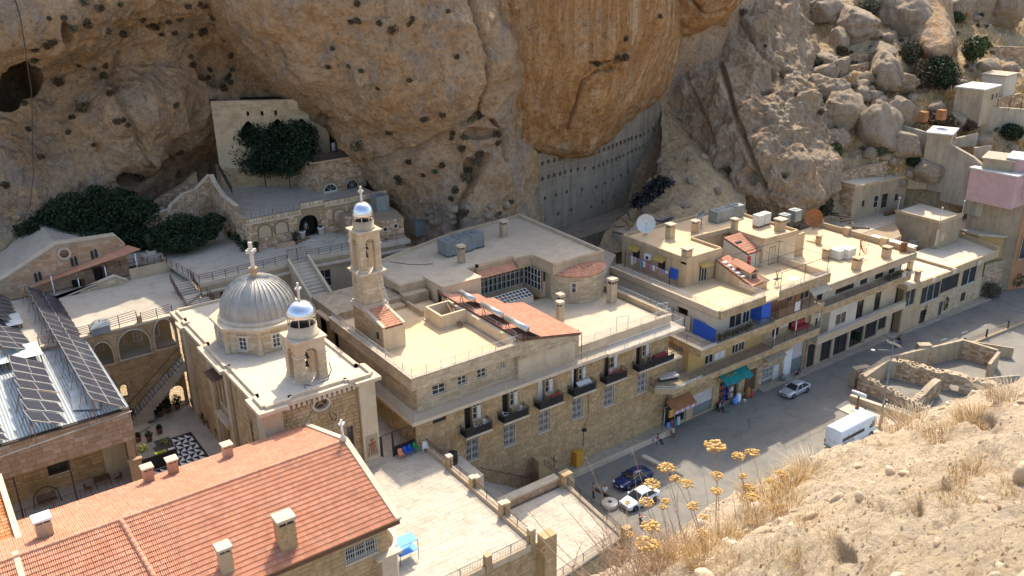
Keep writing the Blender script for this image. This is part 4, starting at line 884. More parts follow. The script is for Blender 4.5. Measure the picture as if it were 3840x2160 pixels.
def belfry(t,X0,X1,Y0,Y1,z0,zs,z1,pw,rr,zr,zd,rd,hd,zc,mtw='stone_pale'):
 mbp=MB()
 for x in(X0,X1-pw):
  for y in(Y0,Y1-pw):mbp.box(x,x+pw,y,y+pw,z0,zs)
 mbp.bd('pillar',mtw,t);c=MB()
 for x in(X0,X1-pw):
  for y in(Y0,Y1-pw):c.box(x-.07,x+pw+.07,y-.07,y+pw+.07,zs,zs+.14);c.box(x-.06,x+pw+.06,y-.06,y+pw+.06,z0+.001,z0+.25)
 c.bd('capital','trim',t)
 for(a,b_,e)in(((X0,Y0),(X1,Y0),0),((X0,Y1-.451),(X0,Y0+.451),1),((X1,Y0+.451),(X1,Y1-.451),1),((X1,Y1),(X0,Y1),0)):
  L=math.dist(a,b_);q=pw-.451*e;aw=MB();arch_fill(aw,a,b_,q,L-q,zs+.142,zs+.142+(L-2*q)/2,.45)
  wall(aw,a,b_,zs+.141,z1-.101,[(q,L-q,zs+.14,zs+.142+(L-2*q)/2)],.45);aw.bd('arch',mtw,t)
  stones(t,a,b_,z0+.25,zs-.02,[(q,L-q,z0,zs+1)],.4,.28,.03,mtw,22)
 c=MB();c.box(X0-.2,X1+.2,Y0-.2,Y1+.2,z1,z1+.14);c.box(X0-.08,X1+.08,Y0-.08,Y1+.08,z1-.1,z1);c.bd('cap','trim',t)
 cx,cy=(X0+X1)/2,(Y0+Y1)/2
 c=MB();c.lathe([(rr+.12,0),(rr,.1),(rr,zr-z1-.14),(rr-.14,zr-z1-.14),(rr-.14,.4)],(cx,cy,z1+.14),28);c.bd('lantern_drum',mtw,t)
 c=MB();c.lathe([(rr-.16,0),(rr-.16,.03)],(cx,cy,zr-.12),20);c.bd('lantern_floor','void_shade',t)
 c=MB()
 for k in range(8):a=k*PI/4+.2;c.tube((cx+(rr-.08)*mcos(a),cy+(rr-.08)*msin(a),zr-.02),(cx+(rr-.08)*mcos(a),cy+(rr-.08)*msin(a),zd+.1),.045,6)
 c.bd('colonnette','trim',t)
 c=MB();pr=[(rd*.94,-.05)]+[(rd*mcos(q)**.8 if q<1.56 else 0.02,hd*msin(q))for q in np.linspace(0,1.57,14)];c.lathe(pr,(cx,cy,zd),36);c.bd('dome','silver',t)
 c=MB();c.lathe([(.16,0),(.1,.16)],(cx,cy,zd+hd-.04),10);c.bd('finial','trim',t)
 cross(t,(cx,cy,zd+hd+.1),zc,'marble',.17,.36)
 c=MB();c.tube((cx-.9,cy,zs-.1),(cx+.9,cy,zs-.1),.09,6);c.tube((cx-.1,cy-.9,zs-.6),(cx-.1,cy+.9,zs-.6),.07,6);c.bd('bell_beam','trim',t)
 for(dz,r)in((-.15,.3),(-.95,.24)):
  c=MB();c.lathe([(r,0),(r*.75,.12),(r*.55,.4),(r*.3,.52),(.02,.55)],(cx+.05,cy,zs+dz-.55),14);c.bd('bell','iron',t)
belfry(tw,X0+.12,X1-.12,Y0+.12,Y1-.12,23.12,25.85,27.2,.62,1.02,28.2,28.75,1.08,1.25,1.45)
mb=MB();L0=NA([36.6,73.98,23.2]);L1=NA([37.0,72.6,18.45])
for s in(-.22,.22):mb.tube(L0+(s,0,0),L1+(s,0,0),.03,4)
for k in range(14):q=L0+(L1-L0)*k/13.5;mb.tube(q+(-.22,0,0),q+(.22,0,0),.02,4)
o=mb.bd('ladder','rail_white');tag(o,'pale ladder leaning on the tall bell tower above the red tiles','ladder')
an=thing('tower_annex',(36,72,16),'small plastered annex with a steep red tile roof at the foot of the bell tower','annex')
ah=[(2.2,2.85,17.0,17.9)]
mb=MB();wall(mb,(34.85,74),(34.85,70.2),12.94,18.0,ah,.25,None)
mb.prism([(34.85,70.2),(35.1,70.2),(35.1,74),(34.85,74)],18.0,[18.72,18.72,19.4,19.4]);mb.prism([(37.0,70.2),(37.25,70.2),(37.25,74),(37.0,74)],16.1,[18.72,18.72,19.4,19.4]);mb.box(35.1,37.0,70.2,70.45,12.94,18.6);mb.bd('wall','plaster_cream',an)
stones(an,(34.85,74),(34.85,70.2),13,18.7,ah,.6,.3,.03,'stone',60)
window(an,(34.85,74),(34.85,70.2),*ah[0],inset=.15,cols=1,rows=1,fr='frame_brown',sill=False)
tiles(an,(35.1,74.0,19.38),(1,0,0),(0,-3.8,-.68),1.9,3.86,tw=.32,td=.38,n_ind=80)
mb=MB();mb.sheet([(35.1,70.15,18.6),(37.0,70.15,18.6),(37.0,74,19.3),(35.1,74,19.3)],.06);mb.bd('roof_deck','wood',an)
mb=MB();mb.prism([(34.8,70.1),(35.12,70.1),(35.12,74),(34.8,74)],[18.73,18.73,19.41,19.41],[18.82,18.82,19.5,19.5]);mb.prism([(36.98,70.1),(37.3,70.1),(37.3,74),(36.98,74)],[18.73,18.73,19.41,19.41],[18.82,18.82,19.5,19.5]);mb.bd('coping','trim',an)
mb=MB();mb.lathe([(.42,0),(.42,5.6),(.5,5.62),(.5,5.75)],(33.9,80.5,10.6),14);o=mb.bd('stone_column','stone_pale');tag(o,'free standing round stone shaft beside the rear stairs left of the tower','column')
ch=thing('church',(24.9,74,7),'domed stone church with flat pale roof, drum windows and projecting corner cornices','church')
CX0,CX1,CY0,CY1,CZ=20.3,29.6,63.1,87.6,18.0
fh=[]
mb=MB();wall(mb,(CX0,CY0),(CX1,CY0),8,CZ,[(25.0-CX0-.65,25.0-CX0+.65,16.5,17.55),(27.1-CX0,27.7-CX0,11.6,13.9)],.5)
sideh=[(2.2,3.0,10.8,12.5),(12.1,14.4,7.0,11.2),(11.6,12.2,13.1,16.0),(12.9,13.5,13.1,16.4),(14.2,14.8,13.1,16.0),(19.6,20.2,12,15)]
wall(mb,(CX0,CY1),(CX0,CY0+.501),7,CZ,sideh,.5);mb.box(CX1-.5,CX1,CY0+.501,CY1,7,CZ);mb.box(CX0+.501,CX1-.501,CY1-.5,CY1,7,CZ)
mb.bd('wall','mortar',ch)
stones(ch,(CX0,CY0),(CX1,CY0),9.4,CZ-.7,[(25.0-CX0-.85,25.0-CX0+.85,16.3,17.75),(26.9-CX0,27.9-CX0,11.5,14.1),(0,1.2,0,30),(8.1,9.4,0,30)],.58,.34,.06,'stone',280)
stones(ch,(CX0,CY1),(CX0,CY0),7,CZ-.7,sideh+[(23.2,24.5,0,30),(14.9,15.9,0,30),(10.3,11.3,0,30)],.62,.34,.06,'stone',200)
p=MB();p.box(19.85,21.45,62.68,63.06,8,18.0);p.bd('pilaster','stone_pale',ch);p=MB();p.box(28.4,29.95,62.68,63.06,9.0,18.0);p.bd('pilaster','stone_pale',ch)
p=MB();p.box(28.2,30.1,62.3,62.67,9.0,10.0);p.bd('plinth','trim',ch)
for y in(72.2,76.9,84.5):p=MB();p.box(19.95,20.26,y,y+.9,7,17.6);p.bd('pilaster','stone_pale',ch)
p=MB();p.box(19.85,20.26,63.1,64.5,7,18);p.bd('pilaster','stone_pale',ch)
p=MB();p.box(28.65,29.75,62.62,62.679,10.4,12.6);rp=p.bd('relief_panel','mortar_pale',ch)
p=MB()
for(x,z,r)in((29.2,12.1,.16),(28.95,11.7,.13),(29.45,11.75,.13)):p.lathe([(.02,-r),(r,-.05),(r,.05),(.02,r)],(x,62.62,z),8)
p.path([(28.75,62.6,10.6),(28.95,62.6,11.5),(29.2,62.6,11.9),(29.45,62.6,11.5),(29.65,62.6,10.6)],.05);p.path([(29.05,62.6,10.6),(29.2,62.6,11.9),(29.35,62.6,10.6)],.06)
p.bd('carving','rust',rp)
c=MB()
def corn(mb,pts,z,h,wd):
 strip(mb,pts,wd,z,z+h)
c.prism([(19.35,62.2),(21.9,62.2),(21.9,62.65),(28.0,62.65),(28.0,62.2),(30.4,62.2),(30.4,65.4),(29.9,65.4),(29.9,88.1),(19.75,88.1),(19.75,85.0),(19.35,85.0),(19.35,83.2),(19.75,83.2),(19.75,78.0),(19.35,78.0),(19.35,71.6),(19.75,71.6),(19.75,65.4),(19.35,65.4)],17.98,18.3)
c.bd('cornice','trim',ch)
c=MB();inn=[(20.15,62.95),(22.3,62.95),(22.3,63.4),(27.6,63.4),(27.6,62.95),(29.7,62.95),(29.7,65.0),(29.3,65.0),(29.3,87.5),(20.45,87.5),(20.45,84.6),(20.15,84.6),(20.15,83.6),(20.45,83.6),(20.45,77.6),(20.15,77.6),(20.15,72.0),(20.45,72.0),(20.45,65.0),(20.15,65.0)]
for a,b in zip(inn,inn[1:]+inn[:1]):
 a,b=NA(a),NA(b);d=(b-a)/NO(b-a);n=NA([d[1],-d[0]])*.28;c.prism([a+n,b+n,b,a],18.302,18.58)
c.bd('roof_kerb','trim',ch)
c=MB();c.prism(inn,18.301,18.33);c.bd('roof','screed_pale',ch)
for k in range(14):x=21.9+k*.46;c=MB();c.box(x,x+.26,62.72,63.05,17.55,17.94);c.bd('dentil','trim',ch)if k%1==0 else None
c=MB();n=16;cx,cz=25.0,17.02
vs=[];fs=[]
for(r1,r2,y)in((.86,.66,62.94),(.66,.50,62.94)):
 for k in range(n):a=2*PI*k/n;vs.append((cx+r1*mcos(a),y,cz+r2*msin(a)))
for k in range(n):fs.append((k,(k+1)%n,n+(k+1)%n,n+k))
for k in range(n):a=2*PI*k/n;vs.append((cx+.66*mcos(a),63.4,cz+.50*msin(a)))
for k in range(n):fs.append((n+k,n+(k+1)%n,2*n+(k+1)%n,2*n+k))
for k in range(n):a=2*PI*k/n;vs.append((cx+.86*mcos(a),63.1,cz+.66*msin(a)))
for k in range(n):fs.append((3*n+k,3*n+(k+1)%n,(k+1)%n,k))
c.add(vs,fs);oc=c.bd('oculus_frame','trim',ch)
c=MB();c.box(24.3,25.7,63.35,63.38,16.4,17.6);c.bd('pane','frame_brown',oc)
c=MB();c.tube((24.5,63.3,16.6),(25.5,63.3,17.5),.035,4);c.tube((25.5,63.3,16.6),(24.5,63.3,17.5),.035,4);c.bd('glazing_bar','trim',oc)
c=MB();c.path([(25.6,63.0,15.9),(25.6,62.5,15.6),(25.9,62.45,15.35),(26.1,62.6,15.7),(25.85,62.9,15.95)],.04);c.bd('lamp_bracket','iron',ch)
window(ch,(CX0,CY0),(CX1,CY0),27.1-CX0,27.7-CX0,11.6,13.9,cols=1,rows=3,bars=False,inset=.2,fr='frame_brown')
for h in sideh:
 if h[3]<11.5 and h[2]==7.0:c=MB();s=CY1-h[0];c.box(CX0+.35,CX0+.42,s-(h[1]-h[0]),s,7,11.2);c.bd('door','frame_brown',ch);continue
 window(ch,(CX0,CY1),(CX0,CY0),*h,cols=1,rows=3,inset=.25,fr='frame_brown',bars=False,sill=True)
c=MB();c.box(19.7,20.2,72.9,76.1,11.6,12.0);c.box(19.62,20.2,72.7,76.3,12.0,12.15);c.box(19.9,20.24,73.0,73.3,7,11.6);c.box(19.9,20.24,75.7,76.0,7,11.6);c.bd('portal','stone_pale',ch)
c=MB();c.sheet([(20.2,73.2,16.9),(20.2,75.8,16.9),(19.0,75.8,16.7),(19.0,73.2,16.7)],.05);c.bd('canopy','frame_brown',ch)
DC=(25.1,76.4);A8=3.85;Rr=A8/mcos(PI/8)
oct_=[(DC[0]+Rr*mcos(PI/8+k*PI/4),DC[1]+Rr*msin(PI/8+k*PI/4))for k in range(8)]
c=MB();c.prism(oct_,18.33,20.7);c.bd('drum','mortar_pale',ch)
for k in range(8):
 a,b=oct_[k],oct_[(k+1)%8];mid=((a[0]+b[0])/2,(a[1]+b[1])/2);L=math.dist(a,b)
 if mid[1]>DC[1]+1.5 or mid[0]>DC[0]+3:continue
 nrm=NA([mid[0]-DC[0],mid[1]-DC[1]]);d=NA([b[0]-a[0],b[1]-a[1]])
 h=(L/2-.38,L/2+.38,18.75,20.05)
 stones(ch,a,b,18.36,20.65,[(h[0]-.1,h[1]+.1,18.4,20.2)],.85,.42,.05,'stone_pale',24)
 window(ch,a,b,*h,inset=-.01,cols=2,rows=3,depth=.03,surround='trim',fr='frame_white')
 c=MB();c.lathe([(.34,0),(.34,.2),(.22,.3),(.2,2.1),(.34,2.25),(.36,2.4)],(b[0]*1.0,b[1]*1.0,18.33),12);c.bd('column','stone_pale',ch)
c=MB();o2=[(DC[0]+(Rr+.38)*mcos(PI/8+k*PI/4),DC[1]+(Rr+.38)*msin(PI/8+k*PI/4))for k in range(8)]
c.prism(o2,20.701,20.95);c.bd('drum_cornice','trim',ch)
c=MB();c.lathe([(3.75,0),(3.7,.12),(3.5,.35)],(DC[0],DC[1],20.95),48);c.bd('dome_base','trim',ch)
NR_=36;c=MB();dr=3.45;dh=3.35
prof=[(dr*mcos(q)*(1 if q<1.5 else 1),dh*msin(q)**.95)for q in np.linspace(0,1.53,16)]
for k in range(NR_):
 a0,a1=2*PI*k/NR_,2*PI*(k+1)/NR_;vs=[];fs=[]
 for i,(r,z)in enumerate(prof):
  for(a,e)in((a0,.05),(a0+.035,0),((a0+a1)/2,0),(a1-.0,0)):vs.append((DC[0]+(r+e)*mcos(a),DC[1]+(r+e)*msin(a),21.25+z+e*.4))
 for i in range(len(prof)-1):
  for j in range(3):fs.append((i*4+j,i*4+j+1,(i+1)*4+j+1,(i+1)*4+j))
 m=MB();m.add(vs,fs,True);m.bd('lead_strip','lead',ch)
for k in range(NR_):
 a=2*PI*k/NR_;m=MB();m.path([(DC[0]+(r+.04)*mcos(a),DC[1]+(r+.04)*msin(a),21.25+z+.02)for r,z in prof[::2]+[prof[-1]]],.045,4);m.bd('seam','lead',ch)
c=MB();c.lathe([(.42,-.35),(.42,.25),(.34,.3),(.30,.75),(.42,.8),(.42,.92)],(DC[0],DC[1],24.5),10,smooth=False);c.bd('pedestal','stone',ch)
cross(ch,(DC[0],DC[1],25.4),2.5,'marble',.30,.38)
cb=thing('church_belfry',(25.3,66.2,18.3),'small open belfry with silver dome and cross standing on the church roof edge','belfry')
belfry(cb,23.95,26.65,64.9,67.5,18.33,20.75,22.2,.78,1.25,23.35,24.15,1.32,1.25,1.55,'stone_pale')
mb=MB();mb.path([(24.4,64.6,18.4),(24.9,64.2,18.3),(26.3,64.3,18.36),(27.0,64.9,18.9),(26.9,65.0,19.6)],.04);mb.path([(24.3,64.7,18.5),(23.6,61.5,17.7),(22.0,60.5,16.6),(19.9,59.2,15.95)],.025);o=mb.bd('cable','black');tag(o,'black cable sagging from the church belfry down over the red roof','cable')
tb=thing('tiled_building',(10,54,9),'long building with a big red tiled gable roof in the foreground','building')
RZ,EZ,RV,EF,EB,GX=18.5,16.0,54.15,46.3,62.2,23.2
mb=MB();wh=[(19.3-0,21.9-0,14.2,15.0)]
wall(mb,(-14,47.0),(22.5,47.0),4,15.9,[(33.2,35.6,13.55,14.75)],.4);wall(mb,(22.5,47.401),(22.5,61.5),4,15.9,[],.4);mb.box(-14,22.1,61.5,61.9,4,15.7);mb.bd('wall','mortar_pale',tb)
mb=MB();mb.prism([(22.1,47.0),(22.5,47.0),(22.5,54.15),(22.1,54.15)],15.9,[15.95,15.95,18.2,18.2]);mb.prism([(22.1,54.16),(22.5,54.16),(22.5,61.5),(22.1,61.5)],15.9,[18.2,18.2,15.95,15.95]);mb.bd('gable','mortar_pale',tb)
stones(tb,(-14,47.0),(22.5,47.0),9,15.85,[(33.1,35.7,13.5,14.85)],.66,.36,.05,'stone',260)
window(tb,(-14,47.0),(22.5,47.0),33.2,35.6,13.55,14.75,bars=True,cols=3,rows=2,inset=.2)
mb=MB();mb.box(21.7,22.9,46.6,46.99,4,13.0);mb.box(21.3,23.3,46.4,46.99,13.0,13.2);mb.bd('buttress','trim',tb)
sf=math.hypot(RV-EF,RZ-EZ);sb=math.hypot(EB-RV,RZ-EZ)
mb=MB();mb.sheet([(-14,EF,EZ-.04),(GX,EF,EZ-.04),(GX,RV,RZ-.04),(-14,RV,RZ-.04)],.12);mb.sheet([(GX,EB,EZ-.04),(-14,EB,EZ-.04),(-14,RV,RZ-.04),(GX,RV,RZ-.04)],.12);mb.bd('roof_deck','wood',tb)
mb=MB();mb.box(-14,GX,EF+.02,EF+.12,EZ-.42,EZ-.08);mb.bd('eaves_board','frame_brown',tb)
tiles(tb,(-3,RV,RZ),(1,0,0),(0,EF-RV,EZ-RZ),GX+3-.3,sf,tw=.235,td=.40,th=.12,n_ind=290)
tb2=tb
tiles(tb,(-3,RV,RZ),(1,0,0),(0,EB-RV,EZ-RZ),GX+3-.3,sb,tw=.27,td=.36,th=.075,n_ind=10)
ridge(tb,(-1.5,RV,RZ+.05),(GX-.3,RV,RZ+.05),.14)
ridge(tb,(6.9,RV-.15,RZ+.06),(7.7,EF,EZ+.12),.17)
for(a,b_)in(((GX-.32,EF-.1,EZ+.02),(GX-.32,RV,RZ+.05)),((GX-.32,RV,RZ+.05),(GX-.32,EB+.1,EZ+.02))):
 mb=MB();a,b_=NA(a),NA(b_);mb.fbox(a,b_-a,(.42,0,0),(0,0,.16));mb.bd('verge_coping','trim',tb)
for(a,b_)in(((.55,EF-.1,EZ+.02),(.55,RV+.4,RZ+.05)),):
 mb=MB();a,b_=NA(a),NA(b_);mb.fbox(a,b_-a,(.36,0,0),(0,0,.2));mb.bd('verge_coping','trim',tb)
gc=thing('roof_cross',(22.9,RV,RZ+.1),'small white cross on a knob at the gable peak of the big red roof','cross');mb=MB();mb.lathe([(.2,-.1),(.28,.1),(.12,.3),(.06,.9)],(22.9,RV,RZ+.2),10);mb.bd('stand','marble',gc);cross(gc,(22.9,RV,RZ+.9),1.0,'white',.13,.5)
def roofz(v):return RZ-(RZ-EZ)*(RV-v)/(RV-EF)if v<RV else RZ-(RZ-EZ)*(v-RV)/(EB-RV)
for(px,py,w_,d_,h_,lb,m_)in[
 (1076,2040,1.15,1.0,2.3,'largest chimney, stone clad with a broad white cap, on the near red roof slope','stone'),
 (850,2135,.8,.75,1.9,'smaller pinkish chimney left of the stone clad one on the near red roof slope','stone_pale'),
 (172,2010,.95,.85,1.55,'leftmost chimney with a bright white slab cap on the far red roof slope','plaster'),
 (560,1805,.7,.65,1.35,'left of the twin pink chimneys on the far red roof slope','stone_pink'),
 (652,1775,.7,.65,1.35,'right of the twin pink chimneys on the far red roof slope','stone_pink'),
 (856,1715,.68,.65,1.25,'pink chimney nearest the church on the far red roof slope','stone_pink')]:
 near=py>2020 and px>500;p=None
 for v in np.linspace(EF,EB,400):
  q=onV(px,py,v)
  if abs(q[2]-roofz(v))<.04 and((v<RV)==near):p=q;break
 if p is None:p=onV(px,py,50 if near else 58)
 t=chimney((p[0],p[1],p[2]),w_,d_,h_,lb,'chimneys on the big red tiled roof',m_,cap='trim' if m_!='plaster' else 'white')
 if m_=='stone':stones(t,(p[0]-w_/2,p[1]-d_/2),(p[0]+w_/2,p[1]-d_/2),p[2]-.3,p[2]+h_*.72,[],.42,.26,.04,'stone',40)
t2=thing('side_wing',(-2,59,9),'smaller orange tiled roof at the left edge with a pale stone verge','roof wing')
O_=at(0,1850,17.3);mb=MB()
mb.sheet([(-8,55.4,16.6),(1.0,55.0,16.9),(1.0,66.5,17.3),(-8,66.5,17.3)],.15);mb.bd('roof_deck','wood',t2)
mb=MB();mb.box(-8,.95,55.2,66.2,6,16.4);mb.bd('wall','plaster_dirty',t2)
tiles(t2,(-3,66.4,17.36),(1,0,0),(0,-11,-.45),4.0,11.0,tw=.235,td=.42,mt='tile_orange',n_ind=120)
mb=MB();mb.fbox((1.0,55.8,16.9),(0,10.8,.45),(.38,0,0),(0,0,.35));mb.box(-6,1.0,66.5,66.9,17.2,17.75);mb.bd('verge_coping','trim',t2)
mb=MB();mb.fbox((-1.6,59.8,17.35),(1.55,.2,0),(.1,3.6,1.1),(0,0,.05));o=mb.bd('solar_panel','car_blue');tag(o,'single tilted blue solar panel on the orange roof at the left edge','solar panel')
mt_=struct_t=thing('terrace_block',(29,53,-2),'high stone retaining block carrying the broad pale paved terrace','terrace')
mb=MB();mb.box(20.5,34.9,44.9,63.0,-3,9.35);mb.bd('wall','mortar',mt_)
stones(mt_,(20.5,44.9),(34.9,44.9),0,9.3,[],.6,.34,.05,'stone',220)
UP=MB();UP.box(0,1,0,1,0,1);
pav=mesh_of(UP,'paving');n=0;cells=[]
for j in range(36):
 y=44.95+j*.5;x=20.6-random.random()*.6
 while x<34.75:
  w_=random.uniform(.55,1.15);a,b=max(x,20.55),min(x+w_,34.8);x+=w_
  if b-a>.1 and y+.5<63:cells.append((a,y,b-a-.015,.485))
cells.sort(key=lambda c:math.dist((c[0],c[1],9.6),(0,0,CAMH)))
for c_ in cells[:290]:put('slab',pav,mt_,(c_[0],c_[1],9.36),(c_[2],0,0),(0,c_[3],0),(0,0,.232+random.random()*.016))
mb=MB()
for c_ in cells[290:]:mb.box(c_[0],c_[0]+c_[2],c_[1],c_[1]+c_[3],9.36,9.592+random.random()*.016)
mb.bd('paving_slabs','paving',mt_,kind='stuff')
rl=thing('terrace_parapet',(34.5,54,9.4),'low stone parapet with square pillars and black iron railing round the broad terrace','railing')
for(x0,x1,y0,y1)in((34.15,34.55,58.4,61.9),(34.05,34.45,54.4,57.6),(33.95,34.35,49.8,53.7),(33.8,34.2,45.4,49.0)):
 mb=MB();mb.box(x0,x1,y0,y1,9.45,9.95);mb.bd('low_wall','stone_pale',rl)
 rail(rl,[((x0+x1)/2,y0,9.95),((x0+x1)/2,y1,9.95)],.75,.14,'iron',posts=2,r=.014)
for(x,y,h_)in((34.35,58.0,1.25),(34.2,54.0,1.25),(34.55,53.9,1.2),(34.05,49.35,1.35),(34.4,49.3,1.3),(33.8,45.1,1.5)):
 mb=MB();mb.box(x-.24,x+.24,y-.26,y+.26,9.4,9.5+h_);mb.bd('pillar','stone',rl);mb=MB();mb.box(x-.27,x+.27,y-.29,y+.29,9.5+h_,9.5+h_+.12);mb.bd('pillar_cap','trim',rl)
for(x0,x1)in((29.9,33.5),(25.0,29.2),(20.6,24.4)):
 mb=MB();mb.box(x0,x1,44.75,45.1,9.3,9.85);mb.bd('low_wall','stone_pale',rl);rail(rl,[(x0,44.92,9.85),(x1,44.92,9.85)],.8,.14,'iron',posts=2,r=.014)
for x in(29.55,24.7):mb=MB();mb.box(x-.26,x+.26,44.68,45.15,9.3,10.75);mb.bd('pillar','stone',rl)
mb=MB();mb.box(34.2,35.4,43.9,44.85,-2,10.6);mb.bd('pillar','stone',rl)
rb_=thing('round_balcony',(22.6,49.8,9.6),'semicircular pale plastered balcony at the corner of the red roofed building','balcony')
BC=(22.5,49.6);mb=MB();n=20;Ro,Ri=2.15,1.85
for k in range(n):
 a,b=-PI/2+PI*k/n,-PI/2+PI*(k+1)/n
 P4=[(BC[0]+r*mcos(t)*.78,BC[1]+r*msin(t))for r,t in((Ro,a),(Ro,b),(Ri,b),(Ri,a))];mb.prism(P4,9.6,12.6)
mb.bd('parapet','marble',rb_);mb=MB();mb.prism([BC]+[(BC[0]+(Ri+.01)*mcos(-PI/2+PI*k/n)*.78,BC[1]+(Ri+.01)*msin(-PI/2+PI*k/n))for k in range(n+1)],11.3,11.6);mb.bd('floor','screed_pale',rb_)
ta=thing('blue_shelf_table',(25.2,49.4,9.6),'two tier metal trolley table with bright blue tops on the terrace','table')
for(z,nm)in((10.45,'lower_shelf'),(11.35,'top_shelf')):mb=MB();mb.box(24.3,25.9,48.9,50.0,z,z+.05);mb.bd(nm,'blue_light',ta)
for(x,y)in((24.32,48.92),(25.88,48.92),(24.32,49.98),(25.88,49.98)):mb=MB();mb.tube((x,y,9.6),(x,y,11.42),.025,5);mb.bd('leg','iron',ta)
lt2=thing('lower_terrace',(40.5,51,-2),'lower pale paved terrace with black railings beside the street steps','terrace')
LP=[(34.9,45.3),(45.3,46.6),(46.3,56.2),(34.9,56.4)]
mb=MB();mb.prism(LP,-2,3.8);mb.bd('wall','mortar',lt2);stones(lt2,LP[0],LP[1],0,3.75,[],.6,.34,.05,'stone',150)
cells=[]
for j in range(24):
 y=45.4+j*.48;x=35-random.random()*.6
 while x<46.2:
  w_=random.uniform(.6,1.3);a,b=max(x,34.95),x+w_;x+=w_
  lim=45.3+(y-46.6)*.1;b=min(b,lim-.1)
  if b-a>.15 and y>45.35+(b-34.9)*.125 and y+.47<56.2:cells.append((a,y,b-a-.015,.465))
for c_ in cells[:300]:put('slab',pav,lt2,(c_[0],c_[1],3.8),(c_[2],0,0),(0,c_[3],0),(0,0,.19+random.random()*.015))
mb=MB()
for c_ in cells[300:]:mb.box(c_[0],c_[0]+c_[2],c_[1],c_[1]+c_[3],3.8,3.99+random.random()*.015)
mb.bd('paving_slabs','paving',lt2,kind='stuff')
lr=thing('lower_railing',(45.5,51,4),'black iron railing on a low kerb along the street side of the lower terrace','railing')
mb=MB();mb.prism([(44.95,46.7),(45.25,46.65),(46.2,55.6),(45.9,55.6)],3.95,4.25);mb.bd('kerb','trim',lr);mb=MB();mb.prism([(35,45.35),(45.1,46.6),(45.1,46.85),(35,45.6)],3.95,4.2);mb.bd('kerb','trim',lr)
rail(lr,[(46.0,55.5,4.25),(45.1,46.85,4.25)],.85,.14,'iron',posts=2.2,r=.014);rail(lr,[(45.0,46.75,4.2),(35.2,45.5,4.2)],.85,.13,'iron',posts=2.2,r=.014)
mb=MB();mb.box(45.6,46.5,55.5,56.2,-1,5.3);mb.box(45.5,46.6,55.4,56.3,5.3,5.5);o=mb.bd('corner_pillar','stone');tag(o,'square stone pillar where the low wall meets the street railing','pillar')
mb=MB();mb.box(44.9,45.7,46.1,46.7,-1,5.2);o=mb.bd('corner_pillar','stone');tag(o,'square stone pillar at the near street corner of the lower terrace','pillar')
lw=thing('low_wall',(40.5,56.5,0),'low wall with a smooth pale coping between the lower terrace and the steps','wall')
mb=MB();mb.box(35.2,45.6,56.25,56.95,-1,4.75);mb.bd('wall','mortar',lw);mb=MB();mb.box(35.2,45.6,56.15,57.05,4.752,4.95);mb.bd('coping','trim',lw);stones(lw,(35.2,56.25),(45.6,56.25),4.0,4.74,[],.5,.3,.05,'stone_pink',60)
st=thing('street_steps',(41,59.5,0),'worn stone steps rising beside the facade from the street gate','steps')
for k in range(26):
 x=46.3-k*.42;mb=MB();mb.box(35.0,x,57.1,62.45,-.6+k*.27,-.6+(k+1)*.27-.012)if x>35.4 else None;mb.bd('step','paving',st)if mb.v else None
mb=MB();mb.path([(40.4,62.3,4.9),(43.5,62.3,3.0),(46.3,62.3,1.3)],.035,5);o=mb.bd('handrail','iron_brown');tag(o,'rusty handrail fixed to the facade above the steps','handrail')
gt=thing('street_gate',(47.4,60,0),'black wrought iron gate with a cross above, half open at the foot of the steps','gate')
mb=MB();mb.box(46.9,48.0,61.2,62.45,-.3,3.6);mb.bd('pillar','stone',gt);mb=MB();mb.box(47.2,48.2,57.0,58.0,-.3,3.2);mb.lathe([(.5,0),(.38,.25),(.2,.45),(.3,.7),(.2,.95),(.02,1.02)],(47.7,57.5,3.2),14);mb.bd('pillar','stone_pale',gt)
rail(gt,[(46.9,61.3,-.2),(45.2,61.9,-.2)],2.5,.16,'iron',name='gate_leaf',posts=2,r=.018,rails=(.04,.5,1));rail(gt,[(47.6,61.2,2.9),(47.6,58.0,2.7)],.7,.2,'iron',name='lintel_grille',posts=3,r=.018)
mb=MB();mb.tube((47.6,59.6,3.5),(47.6,59.6,4.9),.05,5);mb.tube((47.6,59.1,4.4),(47.6,60.1,4.4),.05,5);mb.bd('cross','iron',gt)
mb=MB();mb.box(52.3,53.3,61.6,62.4,.42,2.2);o=mb.bd('cabinet','yellow_box');tag(o,'ochre yellow metal cabinet against the foot of the facade','cabinet')
mb=MB();mb.path([(53.9,62.4,2.2),(53.9,62.4,4.4),(54.5,62.4,5.6),(54.5,62.4,8.8)],.03,4);mb.lathe([(.3,0),(.3,.15)],(53.9,62.3,4.2),10);o=mb.bd('drain_pipe','black');tag(o,'thin black pipe with a round meter on the facade above the yellow cabinet','pipe')
tg=thing('terrace_gate',(31.5,62.7,9.6),'black spiked iron gate between the church and the convent','gate')
rail(tg,[(33.55,62.6,9.6),(31.3,62.7,9.6)],2.6,.15,'iron',posts=2,r=.02,rails=(.03,.3,.93));mb=MB();mb.box(31.2,31.32,62.55,62.75,9.6,12.0);mb.box(30.0,30.25,62.7,62.95,9.6,12.1);mb.box(31.3,33.5,62.66,62.68,9.6,10.6);mb.tube((30.1,62.8,12.0),(33.6,62.7,12.15),.05,4);mb.bd('frame','iron',tg)
